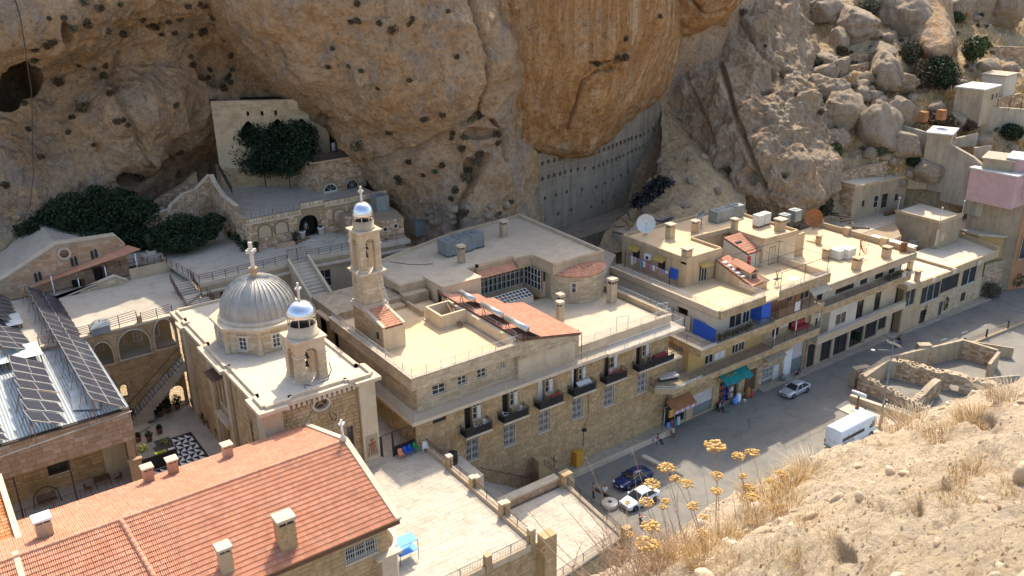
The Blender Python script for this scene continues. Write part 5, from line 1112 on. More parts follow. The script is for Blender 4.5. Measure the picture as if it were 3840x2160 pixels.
def plastic_chair(P,rz,m_,label,group=None,armr=True):
 t=thing('plastic_chair',P,label,'chair',group,rz);x,y,z=P
 mb=MB();mb.box(x-.23,x+.23,y-.22,y+.22,z+.42,z+.46);mb.bd('seat',m_,t)
 mb=MB();mb.prism([(x-.23,y+.20),(x+.23,y+.20),(x+.20,y+.27),(x-.20,y+.27)],z+.46,z+.85,[(x-.2,y+.27),(x+.2,y+.27),(x+.18,y+.32),(x-.18,y+.32)]);mb.bd('backrest',m_,t)
 for sx in(-1,1):
  for sy in(-1,1):mb=MB();mb.tube((x+sx*.2,y+sy*.19,z+.43),(x+sx*.26,y+sy*.24,z),.03,5,.025);mb.bd('leg',m_,t)
  if armr:mb=MB();mb.path([(x+sx*.24,y-.2,z+.46),(x+sx*.26,y-.2,z+.66),(x+sx*.25,y+.24,z+.70)],.025,5);mb.bd('armrest',m_,t)
 return t
for k,(m_,lb)in enumerate([('orange','orange plastic chair at the left end of the row by the iron gate'),('blue','left blue chair of the row by the iron gate'),('blue','right blue chair, between blue and green, by the iron gate'),('green','green plastic chair at the right end of the row by the iron gate')]):
 plastic_chair((31.65+k*.56,61.95+k*.05,9.6),.15*k-.1,m_,lb,'coloured chairs by the terrace gate',False)
plastic_chair((34.0,61.6,9.6),-.4,'white','white plastic armchair by the facade corner on the terrace')
mb=MB();mb.lathe([(.42,0),(.48,.5),(.45,1.1),(.4,1.15)],(36.2,60.4,8.1),16);o=mb.bd('barrel','black');tag(o,'black barrel standing behind the railing at the top of the steps','barrel')
mb=MB();mb.box(34.9,37.4,57.1,62.4,3,8.1);o=mb.bd('landing','paving');tag(o,'paved landing at the top of the street steps below the facade','landing')
sb_=thing('solar_building',(0,85,7),'stone building at the left with a corrugated metal roof and a shaded veranda','building')
SZ,SV,SX=17.0,72.4,11.7
mb=MB();mb.box(-12,SX,SV,SV+.45,13.9,SZ-.15);mb.box(SX-.45,SX,SV+.46,88,7,SZ-.15)
mb.bd('beam','mortar',sb_)
stones(sb_,(-6,SV),(SX,SV),13.95,SZ-.2,[],.75,.42,.05,'stone_pink',160)
mb=MB();wall(mb,(-12,75.6),(11.25,75.6),7,13.9,[(16.9,18.6,11.2,13.4)],.4);mb.bd('rear_wall','mortar',sb_)
stones(sb_,(-6,75.6),(11.2,75.6),7,13.85,[(10.9,12.6,11.2,13.4)],.62,.36,.05,'stone',100)
window(sb_,(-12,75.6),(11.25,75.6),16.9,18.6,11.2,13.4,bars=True,barmat='iron',fr='frame_brown',inset=.2)
mb=MB();mb.box(-12,11.5,SV-.1,75.6,9.3,9.65);mb.bd('veranda_floor','screed_pale',sb_);mb=MB();mb.box(-12,11.2,SV-.02,SV+.3,7,9.3);mb.bd('base_wall','stone',sb_)
for x,w_ in((10.9,.55),):mb=MB();mb.box(x,x+w_,SV,SV+.5,9.65,13.9);mb.bd('pillar','stone_pink',sb_)
mb=MB();mb.box(10.75,11.75,SV-.35,SV-.02,7,12.0);mb.box(10.65,11.85,SV-.45,SV+.0,12.0,12.2);mb.bd('pier','stone_pink',sb_)
mb=MB();mb.box(9.3,11.2,75.3,75.58,9.65,13.85);mb.bd('side_panel','plaster_cream',sb_)
for x in(2.2,6.3):mb=MB();mb.tube((x,SV+.1,9.65),(x,SV+.1,13.9),.07,6);mb.bd('post','iron_brown',sb_)
rail(sb_,[(-6,SV+.05,9.65),(10.8,SV+.05,9.65)],1.05,.15,'iron_brown',posts=2.1,r=.016)
mb=MB();mb.tube((-8,SV-.08,15.4),(11.8,SV-.08,16.65),.06,6);o=mb.bd('water_pipe','plaster_pale',sb_)
def corrug(mb,x0,x1,y0,y1,zf,pitch=.25,amp=.05):
 n=int((x1-x0)/pitch*2);xs=np.linspace(x0,x1,n+1)
 vs=[]
 for y in(y0,y1):
  for i,x in enumerate(xs):vs.append((x,y,zf(x,y)+(amp if i%2 else 0)))
 m=len(xs);mb.add(vs,[(i,i+1,m+i+1,m+i)for i in range(m-1)])
mb=MB();corrug(mb,-12,SX,SV+.3,104,lambda x,y:SZ-.05+(y-SV)*.012);mb.bd('metal_roof','corrugated',sb_)
mb=MB();mb.box(-12,SX,SV-.05,SV+.29,SZ-.14,SZ-.06);mb.bd('gutter','iron',sb_)
for(x0,x1,y0,y1,lb)in((2.6,7.5,86,89.5,'nearer'),(2.6,7.2,95.0,98.5,'farther')):
 t=thing('roof_monitor',((x0+x1)/2,y0,SZ),'%s raised corrugated sheet on posts across the metal roof'%lb,'raised roof sheet')
 mb=MB()
 n=20
 for k in range(n):a=y0+(y1-y0)*k/n;mb.add([(x0-4,a,SZ+1.0+(.05 if k%2 else 0)),(x1,a,SZ+1.0+(.05 if k%2 else 0)),(x1,a+(y1-y0)/n,SZ+1.0+(0 if k%2 else .05)),(x0-4,a+(y1-y0)/n,SZ+1.0+(0 if k%2 else .05))],[(0,1,2,3)])
 mb.bd('sheet','corrugated',t);mb=MB()
 for x in(x0-3,x0,x1-.2):
  for y in(y0+.2,y1-.2):mb.tube((x,y,SZ),(x,y,SZ+1),.05,4)
 mb.bd('post','iron',t)
def pvmesh():
 m=bpy.data.materials.new('photovoltaic');m.use_nodes=True;n=m.node_tree.nodes;L=m.node_tree.links;b=n['Principled BSDF']
 b.inputs['Roughness'].default_value=.22;b.inputs['Specular IOR Level'].default_value=.5
 tc=n.new('ShaderNodeTexCoord');br=n.new('ShaderNodeTexBrick');br.offset=0;br.inputs['Scale'].default_value=1
 mp=n.new('ShaderNodeMapping');mp.inputs['Scale'].default_value=(12,6,1);L.new(tc.outputs['UV'],mp.inputs['Vector'])
 br.inputs['Brick Width'].default_value=1;br.inputs['Row Height'].default_value=1;br.inputs['Mortar Size'].default_value=.06
 br.inputs['Color1'].default_value=(.018,.02,.035,1);br.inputs['Color2'].default_value=(.024,.022,.034,1);br.inputs['Mortar'].default_value=(.16,.17,.19,1)
 L.new(mp.outputs[0],br.inputs['Vector']);L.new(br.outputs['Color'],b.inputs['Base Color']);MATS['photovoltaic']=m
 me=bpy.data.meshes.new('panel');v=[(0,0,0),(1,0,0),(1,1,0),(0,1,0),(.02,.04,.012),(.98,.04,.012),(.98,.96,.012),(.02,.96,.012),(0,0,-.03),(1,0,-.03),(1,1,-.03),(0,1,-.03)]
 f=[(4,5,6,7),(0,1,5,4),(1,2,6,5),(2,3,7,6),(3,0,4,7),(8,9,1,0),(9,10,2,1),(10,11,3,2),(11,8,0,3),(11,10,9,8)]
 me.from_pydata(v,[],f);uv=me.uv_layers.new()
 for p in me.polygons:
  for li in p.loop_indices:c=me.vertices[me.loops[li].vertex_index].co;uv.data[li].uv=(c.x,c.y)
 me.materials.append(m);me.materials.append(MATS['steel'])
 for p in me.polygons[1:]:p.material_index=1
 return me
PV=pvmesh()
def pvarray(ptl,ptr,pbl,pbr,zt,zb,nc,nr,label,back=True):
 """four picture corners; the upper-left edge stands zt high and the lower-right edge zb (metres)"""
 A,B,C_,D=at(*ptl,zt),at(*ptr,zb),at(*pbl,zt),at(*pbr,zb)
 t=thing('solar_array',tuple((A+B+C_+D)/4-(0,0,.5)),label,'solar array','solar arrays on the metal roof')
 for i in range(nr):
  for j in range(nc):
   f=lambda u,v:(A*(1-u)+B*u)*(1-v)+(C_*(1-u)+D*u)*v
   P=f(j/nc,(i+1)/nr);ex=f((j+1)/nc,(i+1)/nr)-P;ey=f(j/nc,i/nr)-P
   nz=np.cross(ex,ey);nz/=NO(nz);put('solar_panel',PV,t,P+nz*.03,ex*.985,ey*.97,nz)
 mb=MB();n=max(2,nr//2)
 for k in range(n+1):
  q=A*(1-k/n)+C_*(k/n);r_=B*(1-k/n)+D*(k/n);mb.tube((q[0],q[1],SZ),q-(0,0,.03),.035,4);mb.tube(q-(0,0,.04),r_-(0,0,.04),.03,4);mb.tube((q[0]-.7,q[1]-.3,SZ),q-(0,0,.05),.025,4)
 mb.bd('stand','rust',t);return t
pvarray((92,1072),(214,1115),(345,1497),(477,1530),19.2,17.4,2,18,'long right hand solar array of thirty six panels along the roof edge')
pvarray((28,1330),(162,1362),(76,1455),(212,1468),19.0,17.5,2,4,'upper middle solar array of eight panels left of the long one')
pvarray((72,1455),(222,1472),(118,1578),(252,1586),19.0,17.5,2,3,'nearest solar array of six panels at the front of the metal roof')
pvarray((-60,1090),(30,1108),(-20,1190),(74,1200),19.0,17.5,2,6,'farthest left solar array cut by the picture edge')
pvarray((-90,1180),(44,1195),(10,1300),(140,1314),19.0,17.5,2,6,'middle left solar array above the dark gap in the metal roof')
pvarray((-150,1530),(-20,1545),(-100,1640),(32,1650),19.0,17.5,2,4,'front left solar array mostly outside the picture')
mb=MB();mb.sheet([(8.3,79.6,SZ+.35),(10.4,78.2,SZ+.35),(9.6,73.4,SZ+.12),(7.7,74.6,SZ+.12)],.03);o=mb.bd('loose_sheet','corrugated');tag(o,'loose ribbed metal sheet lying between the front arrays','metal sheet')
def swing(P,label):
 t=thing('garden_swing',P,label,'swing');x,y,z=P;mb=MB()
 pts=[(x-.9+1.8*k/8,y,z+1.25+.55*msin(PI*k/8))for k in range(9)];mb.path([(x-1.05,y,z)]+pts+[(x+1.05,y,z)],.045,6);mb.bd('frame','iron',t)
 mb=MB();mb.box(x-.75,x+.75,y-.3,y+.25,z+.45,z+.5);[mb.box(x-.75,x+.75,y+.25,y+.29,z+.55+.13*k,z+.62+.13*k)for k in range(4)];mb.bd('seat','frame_brown',t)
swing((4.2,73.6,9.65),'dark arched garden swing seat on the shaded veranda')
t=thing('patio_set',(8.6,73.9,9.65),'dark slatted wooden table and folding chairs at the sunny end of the veranda','table')
mb=MB();mb.box(8.0,9.3,73.4,74.4,10.35,10.4);mb.bd('tabletop','frame_brown',t)
for(x,y)in((8.05,73.45),(9.25,73.45),(8.05,74.35),(9.25,74.35)):mb=MB();mb.tube((x,y,9.65),(x,y,10.36),.035,4);mb.bd('leg','frame_brown',t)
for k,(x,y,rz)in enumerate([(7.4,73.5,1.2),(9.9,73.6,-1.3)]):plastic_chair((x,y,9.65),rz,'frame_brown',['dark wooden chair left of the veranda table','dark wooden chair right of the veranda table'][k],'veranda chairs')
yd=thing('chequered_floor',(14,73,7),'black and white triangle patterned marble floor in the yard','patterned floor')
c0=at(716,1620,7.0);x1,y1=18.1,83.0
y1=c0[1];x1=c0[0];y0_,x0_=70.5,12.6
mb=MB();mb.box(x0_,x1,y0_,y1,7.0,7.03);mb.bd('black_slab','black',yd)
n_u,n_v=int((x1-x0_-.4)/.62),int((y1-y0_-.4)/.8)
for i in range(n_u):
 for j in range(n_v):
  x=x1-.2-(i+1)*.62;y=y1-.2-(j+1)*.8;m=MB();m.prism([(x+.02,y+.02),(x+.6,y+.02),(x+.6 if j%2 else x+.02,y+.78)],7.031,7.045)
  m.bd('tile','white',yd)
mb=MB();mb.prism([(11.8,88.6),(15.5,88.6),(15.5,86.2),(13.2,85.0),(11.8,85.0)],7,7.3);o=mb.bd('landing_step','paving');tag(o,'broad stone landing at the foot of the yard staircase','step')
bx=thing('fountain_box',(14.2,79.2,7),'black marble planter box with yellow flowers on top in the yard','planter')
fx,fy=at(700,1560,8)[:2]if False else(14.0,79.0)
c_=at(595,1690,8.2);fx,fy=c_[0],c_[1]
mb=MB();mb.box(fx-1.9,fx+1.4,fy-1.2,fy+1.5,7.03,8.5);mb.bd('body','black',bx);mb=MB();mb.box(fx-.6,fx+.5,fy-1.25,fy-.8,8.5,8.62);mb.bd('flower_bed','leaf_yellow',bx);mb=MB();mb.box(fx+.65,fx+1.3,fy-1.1,fy-.8,8.5,8.56);mb.bd('marble_plate','lamp_glass',bx)
def potted(P,h,r,label,group,mt='leaf_dark',pot='terracotta',ph=.5,pr=.32,n=260,size=.09,name='potted_plant'):
 t=thing(name,P,label,'potted plant',group);x,y,z=P
 mb=MB();mb.lathe([(pr*.7,0),(pr,ph),(pr*1.08,ph),(pr*1.08,ph+.05),(pr*.9,ph+.05)],P,12);mb.bd('pot',pot,t)
 rs=np.random.RandomState(int(x*31+y*17)%9999);mb=MB();leaves(mb,(x,y,z+ph+h/2),(r,r,h/2),n,size,rs,shell=.3);mb.tube((x,y,z+ph*.5),(x,y,z+ph+h*.5),.03,4);mb.bd('foliage',mt,t);return t
g_='potted shrubs in the church yard'
for k,(px,py,h,r,lb,m_)in enumerate([
 (600,1562,1.15,.48,'left clipped shrub in a pot below the yard stairs','leaf_dark'),(632,1548,1.2,.5,'middle clipped shrub in a pot below the yard stairs','leaf_dark'),
 (667,1535,1.3,.55,'clipped shrub in a wide pot beside the yard archway','leaf_dark'),(730,1530,.8,.6,'low spreading plant in a pale trough right of the archway','leaf_dark'),
 (765,1560,1.1,.6,'dark bushy pot plant farthest along the church wall','leaf_dark'),(772,1590,1.0,.55,'dark round pot plant in the middle along the church wall','leaf_dark'),
 (793,1612,.9,.5,'pot plant on a wire stand by the church wall','leaf_dark'),(832,1650,1.3,.6,'green bush by the church door nearest the red roof','leaf_mid'),
 (497,1590,1.4,.5,'tall shrub hidden half behind the solar building corner','leaf_dark'),
 (600,1625,.5,.3,'small plant in a dark pot alone behind the black planter','leaf_dark'),(520,1655,.5,.3,'small grey pot plant left behind the black planter','leaf_dark'),(562,1655,.7,.4,'reddish pot plant in the middle behind the black planter','shrub_dry'),
 (628,1710,1.6,.65,'tall yellow green bush at the right of the black planter','leaf_yellow'),(545,1735,1.6,.6,'tall yellow green bush at the left of the black planter','leaf_yellow')]):
 p=at(px,py,7.0);potted((p[0],p[1],7.03),h,r,lb,g_,m_,n=380 if h>1 else 200)
AV=88.7;ar=thing('arcade_wall',(14,AV,7),'tall stone wall with three round arches below the left terrace','wall')
A0,A1=(5.0,AV),(20.3,AV)
def az(px,py):p=onV(px,py,AV);return p[0]-5.0,p[2]
def rgp(x0,y0,s,a,b):return x0+a*s,y0+b*s
K=1280/1717
arches=[]
for(l,r_,t_)in(((455,300),(580,378),(515,270)),((600,340),(762,300),(680,205)),((780,280),(912,262),(850,145))):
 sl_,zl=az(l[0]*K,1080+l[1]*K);sr,zr=az(r_[0]*K,1080+r_[1]*K);_,zt=az(t_[0]*K,1080+t_[1]*K);arches.append([sl_,sr,zt])
zs_=[14.05,14.15,14.25];ahole=[(a[0],min(a[1],15.1),zs_[i],a[2])for i,a in enumerate(arches)]
smallh=[(8.8,9.5,9.9,11.4),(13.4,15.0,7.0,9.6)]
TZ=17.4
mb=MB();wall(mb,A0,A1,7,TZ,ahole+smallh,.5)
for(a,b,c,d)in ahole:arch_fill(mb,A0,A1,a,b,c+(d-c)*.42,d,.5)
arch_fill(mb,A0,A1,8.8,9.5,11.0,11.4,.5,8);arch_fill(mb,A0,A1,13.4,15.0,8.8,9.6,.5,8);mb.bd('wall','mortar',ar)
def archstones(par,P0,P1,holes,z0,z1,**k):
 hh=[]
 for(a,b,c,d)in holes:
  m=c+(d-c)*.42;hh.append((a-.1,b+.1,c-.05,m));n=7;r=(b-a)/2;cc=(a+b)/2
  for q in range(n):za,zb=m+(d-m)*q/n,m+(d-m)*(q+1)/n;wd=r*math.sqrt(max(0,1-((za-m)/(d-m))**2));hh.append((cc-wd-.08,cc+wd+.08,za,zb+.08))
 stones(par,P0,P1,z0,z1,hh,**k)
archstones(ar,A0,A1,ahole+smallh,7,TZ-.1,sw=.62,sh=.34,proud=.05,mt='stone',n_ind=290)
mb=MB();mb.box(5,20.3,AV+2.6,AV+2.9,13.5,TZ);mb.bd('gallery_wall','stone',ar);mb=MB();mb.box(5,20.3,AV+.5,AV+2.6,13.6,13.95);mb.bd('gallery_floor','screed',ar)
for(a,b,c,d)in ahole:
 m=MB();rr_=(b-a)/2;cc=(a+b)/2;z_=c+(d-c)*.42;n=16
 pts=[(5+a,AV-.03,c)]+[(5+cc-rr_*mcos(PI*k/n),AV-.03,z_+(d-z_)*msin(PI*k/n))for k in range(n+1)]+[(5+b,AV-.03,c)];m.path(pts,.07,4);m.box(5+a-.1,5+b+.1,AV-.12,AV+.5,c-.14,c-.003);m.bd('arch_trim','trim',ar)
for k,s in enumerate((7.6,9.6,11.4,13.2)):window(ar,(5,AV+2.6),(20.3,AV+2.6),s,s+.9,14.6,16.6,cols=2,rows=2,bars=True,inset=.01,depth=.03,sill=False)
mb=MB();mb.box(5,20.3,AV-.05,AV+.55,TZ,TZ+.22);mb.bd('coping','trim',ar)
sheet('terrace_floor',[(5,AV+.55),(20.3,AV+.55),(24.5,93.4),(25,103.6),(-12,103.6),(-12,96)],TZ+.05,'paving',thick=.35)
mb=MB();mb.box(11,20.0,AV+3,103.5,12,TZ-.32);mb.bd('core','mortar',ar)
rr=thing('brown_railing',(17,AV,TZ),'brown painted steel railing with sloping panels above the arches','railing')
for(a,b,h_)in((7.6,12.2,1.0),(13.2,16.7,1.25),(17.1,20.2,1.05)):
 z=TZ+.22;m=MB()
 for q in(.2,.4,.6,.8,1.0):m.tube((a,AV+.2,z+h_*q*.85),(b,AV+.2,z+h_*q+(.15 if a>13 else 0)),.028,4)
 for k in range(3):x=a+(b-a)*k/2;m.tube((x,AV+.2,z),(x,AV+.2,z+h_*1.03),.04,4)
 m.bd('panel','iron_brown',rr)
mb=MB();mb.box(16.75,17.05,AV-.06,AV+.55,TZ+.22,TZ+1.0);mb.bd('post','stone',rr)
mb=MB();mb.box(12.3,14.0,AV-.3,AV+1.2,TZ+.1,TZ+.9);mb.prism([(12.1,AV-.5),(14.2,AV-.3),(14.2,AV+1.4),(12.5,AV+1.2)],TZ+.9,TZ+1.3,[(12.7,AV),(13.8,AV),(13.8,AV+.9),(13,AV+.9)]);o=mb.bd('roof_vent','galv');tag(o,'grey metal box vent with a pyramid top on the terrace edge','vent')
ys=thing('yard_staircase',(17,87.5,7),'open stone staircase with iron railing climbing the wall towards the church','staircase')
for k in range(20):
 x=13.6+k*.33;m=MB();m.box(x,x+.34,AV-1.6,AV-.06,7.3 if k<8 else 7+k*.3-1,7.3+(k+1)*.27);m.bd('step','paving',ys)
rail(ys,[(13.4,AV-1.6,7.4),(20.0,AV-1.6,12.8)],1.0,.2,'iron',posts=2,r=.02);mb=MB();mb.tube((13.4,AV-.1,8.4),(20.0,AV-.1,13.8),.03,4);mb.bd('wall_rail','iron',ys)
GV=105.6;gh=thing('gable_hall',(14,GV,17),'low gabled stone hall with round window, paired lancets and a red sheet canopy','hall')
def gz(px,py,v=GV):p=onV(px,py,v);return(p[0],v,p[2])
out_=[gz(-40,1075),gz(0,1055),gz(210,917),gz(430,884),gz(468,918),gz(488,1060),gz(380,1190),gz(-40,1300)]
out_=[(p[0],p[2])for p in out_];base_z=17.0
poly=[out_[0],out_[1],out_[2],out_[3],out_[4],(out_[5][0],base_z),(out_[0][0],base_z)]
def vpoly(mb,poly,y0,y1):
 n=len(poly);vs=[(p[0],y0,p[1])for p in poly]+[(p[0],y1,p[1])for p in poly];mb.add(vs,[tuple(range(n)),tuple(range(2*n-1,n-1,-1))]+[(i,n+i,n+(i+1)%n,(i+1)%n)for i in range(n)])
mb=MB();vpoly(mb,poly,GV,GV+.5);mb.bd('gable_wall','mortar_pale',gh)
def topg(u):
 for(a,b)in zip(poly[:4],poly[1:5]):
  if a[0]<=u<=b[0]:return a[1]+(b[1]-a[1])*(u-a[0])/(b[0]-a[0])
 return base_z
ghw=[]
for(px,py)in((135,1042),(150,1037),(271,985),(285,980),(346,957),(360,951)):p=gz(px,py);ghw.append((p[0]-poly[0][0]-.15,p[0]-poly[0][0]+.15,p[2]-.45,p[2]+.45))
rd_=gz(240,950);doors=[]
for(px,py)in((290,1075),(368,1028)):p=gz(px,py);doors.append((p[0]-poly[0][0]-.45,p[0]-poly[0][0]+.45,p[2]-1.2,p[2]+.9))
x0g=poly[0][0];xe=poly[4][0]
stones(gh,(x0g,GV),(xe,GV),base_z,24,[(a-.05,b+.05,c,d)for a,b,c,d in ghw]+[(rd_[0]-x0g-.7,rd_[0]-x0g+.7,rd_[2]-.7,rd_[2]+.7)]+doors,.8,.4,.05,'stone_pink',240,topf=lambda s:topg(x0g+s)-.12)
for(a,b,c,d)in ghw:m=MB();m.box(x0g+a,x0g+b,GV-.06,GV-.01,c,d);m.box(x0g+a+.05,x0g+b-.05,GV-.06,GV-.01,d,d+.15);m.bd('lancet_window','glass',gh)
m=MB();m.tube((rd_[0],GV-.16,rd_[2]),(rd_[0],GV-.005,rd_[2]),.72,20,.72,smooth=False);f_=m.bd('oculus','trim',gh);m=MB();m.tube((rd_[0],GV-.19,rd_[2]),(rd_[0],GV-.161,rd_[2]),.48,20);m.bd('pane','wood',f_)
for(a,b,c,d)in doors:m=MB();m.box(x0g+a,x0g+b,GV-.05,GV-.01,c,d);m.bd('door','void_shade',gh);m=MB();m.box(x0g+b,x0g+b+.35,GV-.3,GV-.01,c,d-.1);m.bd('door_leaf','frame_brown',gh)  # near-black box paints the shade of the open doorway beside its leaf
for(a,b)in zip(poly[:4],poly[1:5]):
 m=MB();m.fbox((a[0],GV-.15,a[1]),(b[0]-a[0],0,b[1]-a[1]),(0,.8,0),(0,0,.22));m.bd('coping','trim',gh)
m=MB();m.sheet([(poly[1][0]-6,GV+.5,poly[1][1]-3),(poly[2][0],GV+.5,poly[2][1]),(poly[2][0],GV+16,poly[2][1]),(poly[1][0]-6,GV+16,poly[1][1]-3)],.3)
m.sheet([(poly[2][0],GV+.5,poly[2][1]),(poly[4][0],GV+.5,poly[4][1]-.6),(poly[4][0],GV+16,poly[4][1]-.6),(poly[2][0],GV+16,poly[2][1])],.3);m.bd('roof','paving',gh)
m=MB();m.box(poly[4][0]-.4,poly[4][0],GV+.51,GV+12,17,poly[4][1]-1.0);m.bd('side_wall','plaster_dirty',gh)
ca,cb_=gz(528,936,GV-2.6),gz(70,1096,GV-2.6);cc_,cd=gz(478,920,GV-.1),gz(130,1065,GV-.1)
cp=thing('sheet_canopy',(14,GV-1.3,20),'rust red sheet canopy on white poles along the gabled hall','canopy')
ce,cf=NA(ca),NA(cb_);cg,chh=NA(cc_),NA(cd)
for k in range(26):
 t0,t1=k/26,(k+1)/26;m=MB();e=NA([0,0,.05]);m.add([cf*(1-t0)+ce*t0,cf*(1-t1)+ce*t1+e,chh*(1-t1)+cg*t1+e,chh*(1-t0)+cg*t0],[(0,1,2,3)]);m.bd('sheet','tile',cp)
for(px,py)in((408,954),(468,955),(392,1005),(297,1048),(192,1045)):
 pass
for(tx,ty,bx_,by_)in((505,950,528,1060),(392,1000,403,1045),(292,1045,306,1092),(190,1035,214,1120)):
 p=onV(tx,ty,GV-2.5);m=MB();m.tube((p[0],p[1],p[2]),(p[0],p[1],17.2),.07,6);m.bd('pole','white',cp)
bw=thing('stair_wall',(12,101,17),'long low rubble stone wall with pale coping stepping down before the gabled hall','wall')
BVv=101.6;pts_=[onV(px,py,BVv)for(px,py)in((100,1190),(232,1120),(430,1037),(478,1052),(483,1085))]
pb=[(p[0],p[2])for p in pts_];pb2=[(pb[0][0],pb[0][1]),(pb[1][0],pb[1][1]),(pb[2][0],pb[2][1]),(pb[3][0],pb[3][1]),(pb[3][0]+.1,17.4),(pb[0][0],17.4)]
mb=MB();vpoly(mb,pb2,BVv,BVv+.4);mb.bd('wall','mortar_pale',bw)
def topb(u):
 for(a,b)in zip(pb2[:3],pb2[1:4]):
  if a[0]<=u<=b[0]:return a[1]+(b[1]-a[1])*(u-a[0])/(b[0]-a[0])
 return 17
stones(bw,(pb2[0][0],BVv),(pb2[3][0],BVv),17.4,22,[],.7,.38,.04,'stone_pale',120,topf=lambda s:topb(pb2[0][0]+s))
for a,b in zip(pb2[:3],pb2[1:4]):m=MB();m.fbox((a[0],BVv-.08,a[1]),(b[0]-a[0],0,b[1]-a[1]),(0,.56,0),(0,0,.14));m.bd('coping','trim',bw)
mb=MB();p=onV(575,1060,101);mb.box(19.4,23.9,102.4,102.8,17.4,18.7);mb.box(23.5,23.9,102.8,106,17.4,18.7);o=mb.bd('parapet_wall','stone_pale');tag(o,'low plain parapet box where the left terrace meets the courtyard','parapet')
rail(rr,[(19.5,102.6,18.7),(23.7,102.6,18.7)],.8,0,'iron_brown',posts=1.6,rails=(.4,1))
Z1=18.4
sheet('monastery_courtyard',[(24.7,93.8),(43.4,94.4),(50.6,92.4),(52.5,101),(52,120),(20,125),(14,118),(14,107),(23.5,104.8)],Z1,'paving',thick=.4)
rwl=thing('courtyard_retaining_wall',(38,94,12),'yellowish plastered wall with windows under the monastery courtyard edge','wall')
mb=MB();wall(mb,(24.75,94.0),(35.2,94.3),12,Z1-.42,[(2.0,3.6,14.6,16.8),(4.5,6.2,14.6,16.8),(7.4,9.0,14.6,16.8)],.3);wall(mb,(37.6,94.5),(50.3,93.2),12,Z1-.42,[(1.2,2.8,14.2,16.4),(8.6,9.9,15.2,16.6)],.3);mb.bd('wall','plaster_cream',rwl)
for(q,s)in(((24.75,94.0),2.0),((24.75,94.0),4.5),((24.75,94.0),7.4)):window(rwl,q,(35.2,94.3),s,s+1.6,14.6,16.8,cols=2,rows=2,inset=.15)
window(rwl,(37.6,94.5),(50.3,93.2),1.2,2.8,14.2,16.4,cols=2,rows=2,inset=.15);window(rwl,(37.6,94.5),(50.3,93.2),8.6,9.9,15.2,16.6,cols=2,rows=1,inset=.15)
for(a,b,w_)in(((24.6,93.6),(35.1,93.9),1),((37.7,94.1),(50.6,92.5),1)):
 a,b=NA(a),NA(b);d=(b-a)/NO(b-a);nn=NA([-d[1],d[0]]);m=MB();m.prism([a,b,b+nn*.6,a+nn*.6],Z1-.41,Z1+.04);m.bd('coping','trim',rwl);m=MB();m.prism([a-nn*.5,b-nn*.5,b+nn*.1,a+nn*.1],Z1-1.15,Z1-.95);m.bd('ledge','trim',rwl)
cr_=thing('courtyard_railing',(35,94,Z1),'long low brown rail with double bars along the monastery courtyard edge','railing')
rail(cr_,[(14.5,105.2,Z1),(23.3,103.6,Z1),(24.75,93.95,Z1),(35.1,94.2,Z1)],.95,0,'iron_brown',posts=1.5,rails=(.5,.75,1),rr=.03,post_r=.035)
rail(cr_,[(37.7,94.4,Z1),(50.4,92.8,Z1),(51.5,96.5,Z1)],.95,0,'iron_brown',posts=1.5,rails=(.5,.75,1),rr=.03,post_r=.035)
g1=thing('courtyard_gate',(36.4,94.2,Z1),'small brown barred double gate at the head of the courtyard stairs','gate');rail(g1,[(35.2,94.25,Z1),(36.35,94.25,Z1)],1.5,.16,'iron_brown',name='gate_leaf',posts=2,r=.02);rail(g1,[(36.4,94.25,Z1),(37.55,94.35,Z1)],1.5,.16,'iron_brown',name='gate_leaf',posts=2,r=.02)
cs=thing('courtyard_stairs',(36.5,90,14),'wide pale stair flight between plastered parapets descending from the courtyard gate','stairs')
for k in range(16):m=MB();m.box(35.35,37.5,94.0-(k+1)*.5,94.0-k*.5,11.5,Z1-(k+1)*.27);m.bd('step','screed_pale',cs)
for x in(35.05,37.52):m=MB();m.prism([(x,85.9),(x+.3,85.9),(x+.3,94.1),(x,94.1)],11,[14.8,14.8,Z1+.5,Z1+.5]);m.bd('parapet','plaster_cream',cs)
for k in range(9):m=MB();m.box(33.4,36.5,85.9-(k+1)*.5,85.9-k*.5,9,14.0-(k+1)*.4);m.bd('step','screed_pale',cs)
ex=thing('brown_stair_flight',(25,93,15),'zigzag brown railed steel stair from the courtyard corner to the left terrace','stairs')
for k in range(7):m=MB();m.box(22.3,24.4,95.5-.4*k,95.9-.4*k,Z1-.1-.16*(k+1),Z1-.16*(k+1));m.bd('step','paving',ex)
m=MB();m.box(22.0,25.0,90.2,92.7,16.9,17.2);m.bd('platform','paving',ex)
rail(ex,[(22.2,96,Z1),(22.2,92.7,17.2),(22.0,90.3,17.2),(25,90.3,17.2),(25,92.6,17.2)],1.1,0,'iron_brown',posts=1.2,rails=(.2,.4,.6,.8,1),rr=.028);rail(ex,[(24.4,96,Z1),(24.4,92.7,17.2)],1.1,0,'iron_brown',posts=1.2,rails=(.2,.4,.6,.8,1),rr=.028)
hs=thing('monastery_house',(42,103,Z1),'rough pinkish stone house with arched blind windows and a dark arched doorway','house')
HV=100.8
def hp(a,b,v=HV):p=onV(640+a*960/2576,640+b*960/2576,v);return p[0],p[2]
u0=33.0;topz=21.75
door=(hp(1300,660)[0]-u0,hp(1505,640)[0]-u0,Z1,21.5)
bl=[]
for(a,b,c,d)in((888,680,1005,530),(1055,640,1172,497),(1645,515,1750,375),(1795,480,1890,360)):
 x,z=hp(a,b);x2,z2=hp(c,d);bl.append((x-u0,x2-u0,z,z2))
mb=MB();uend=52.0
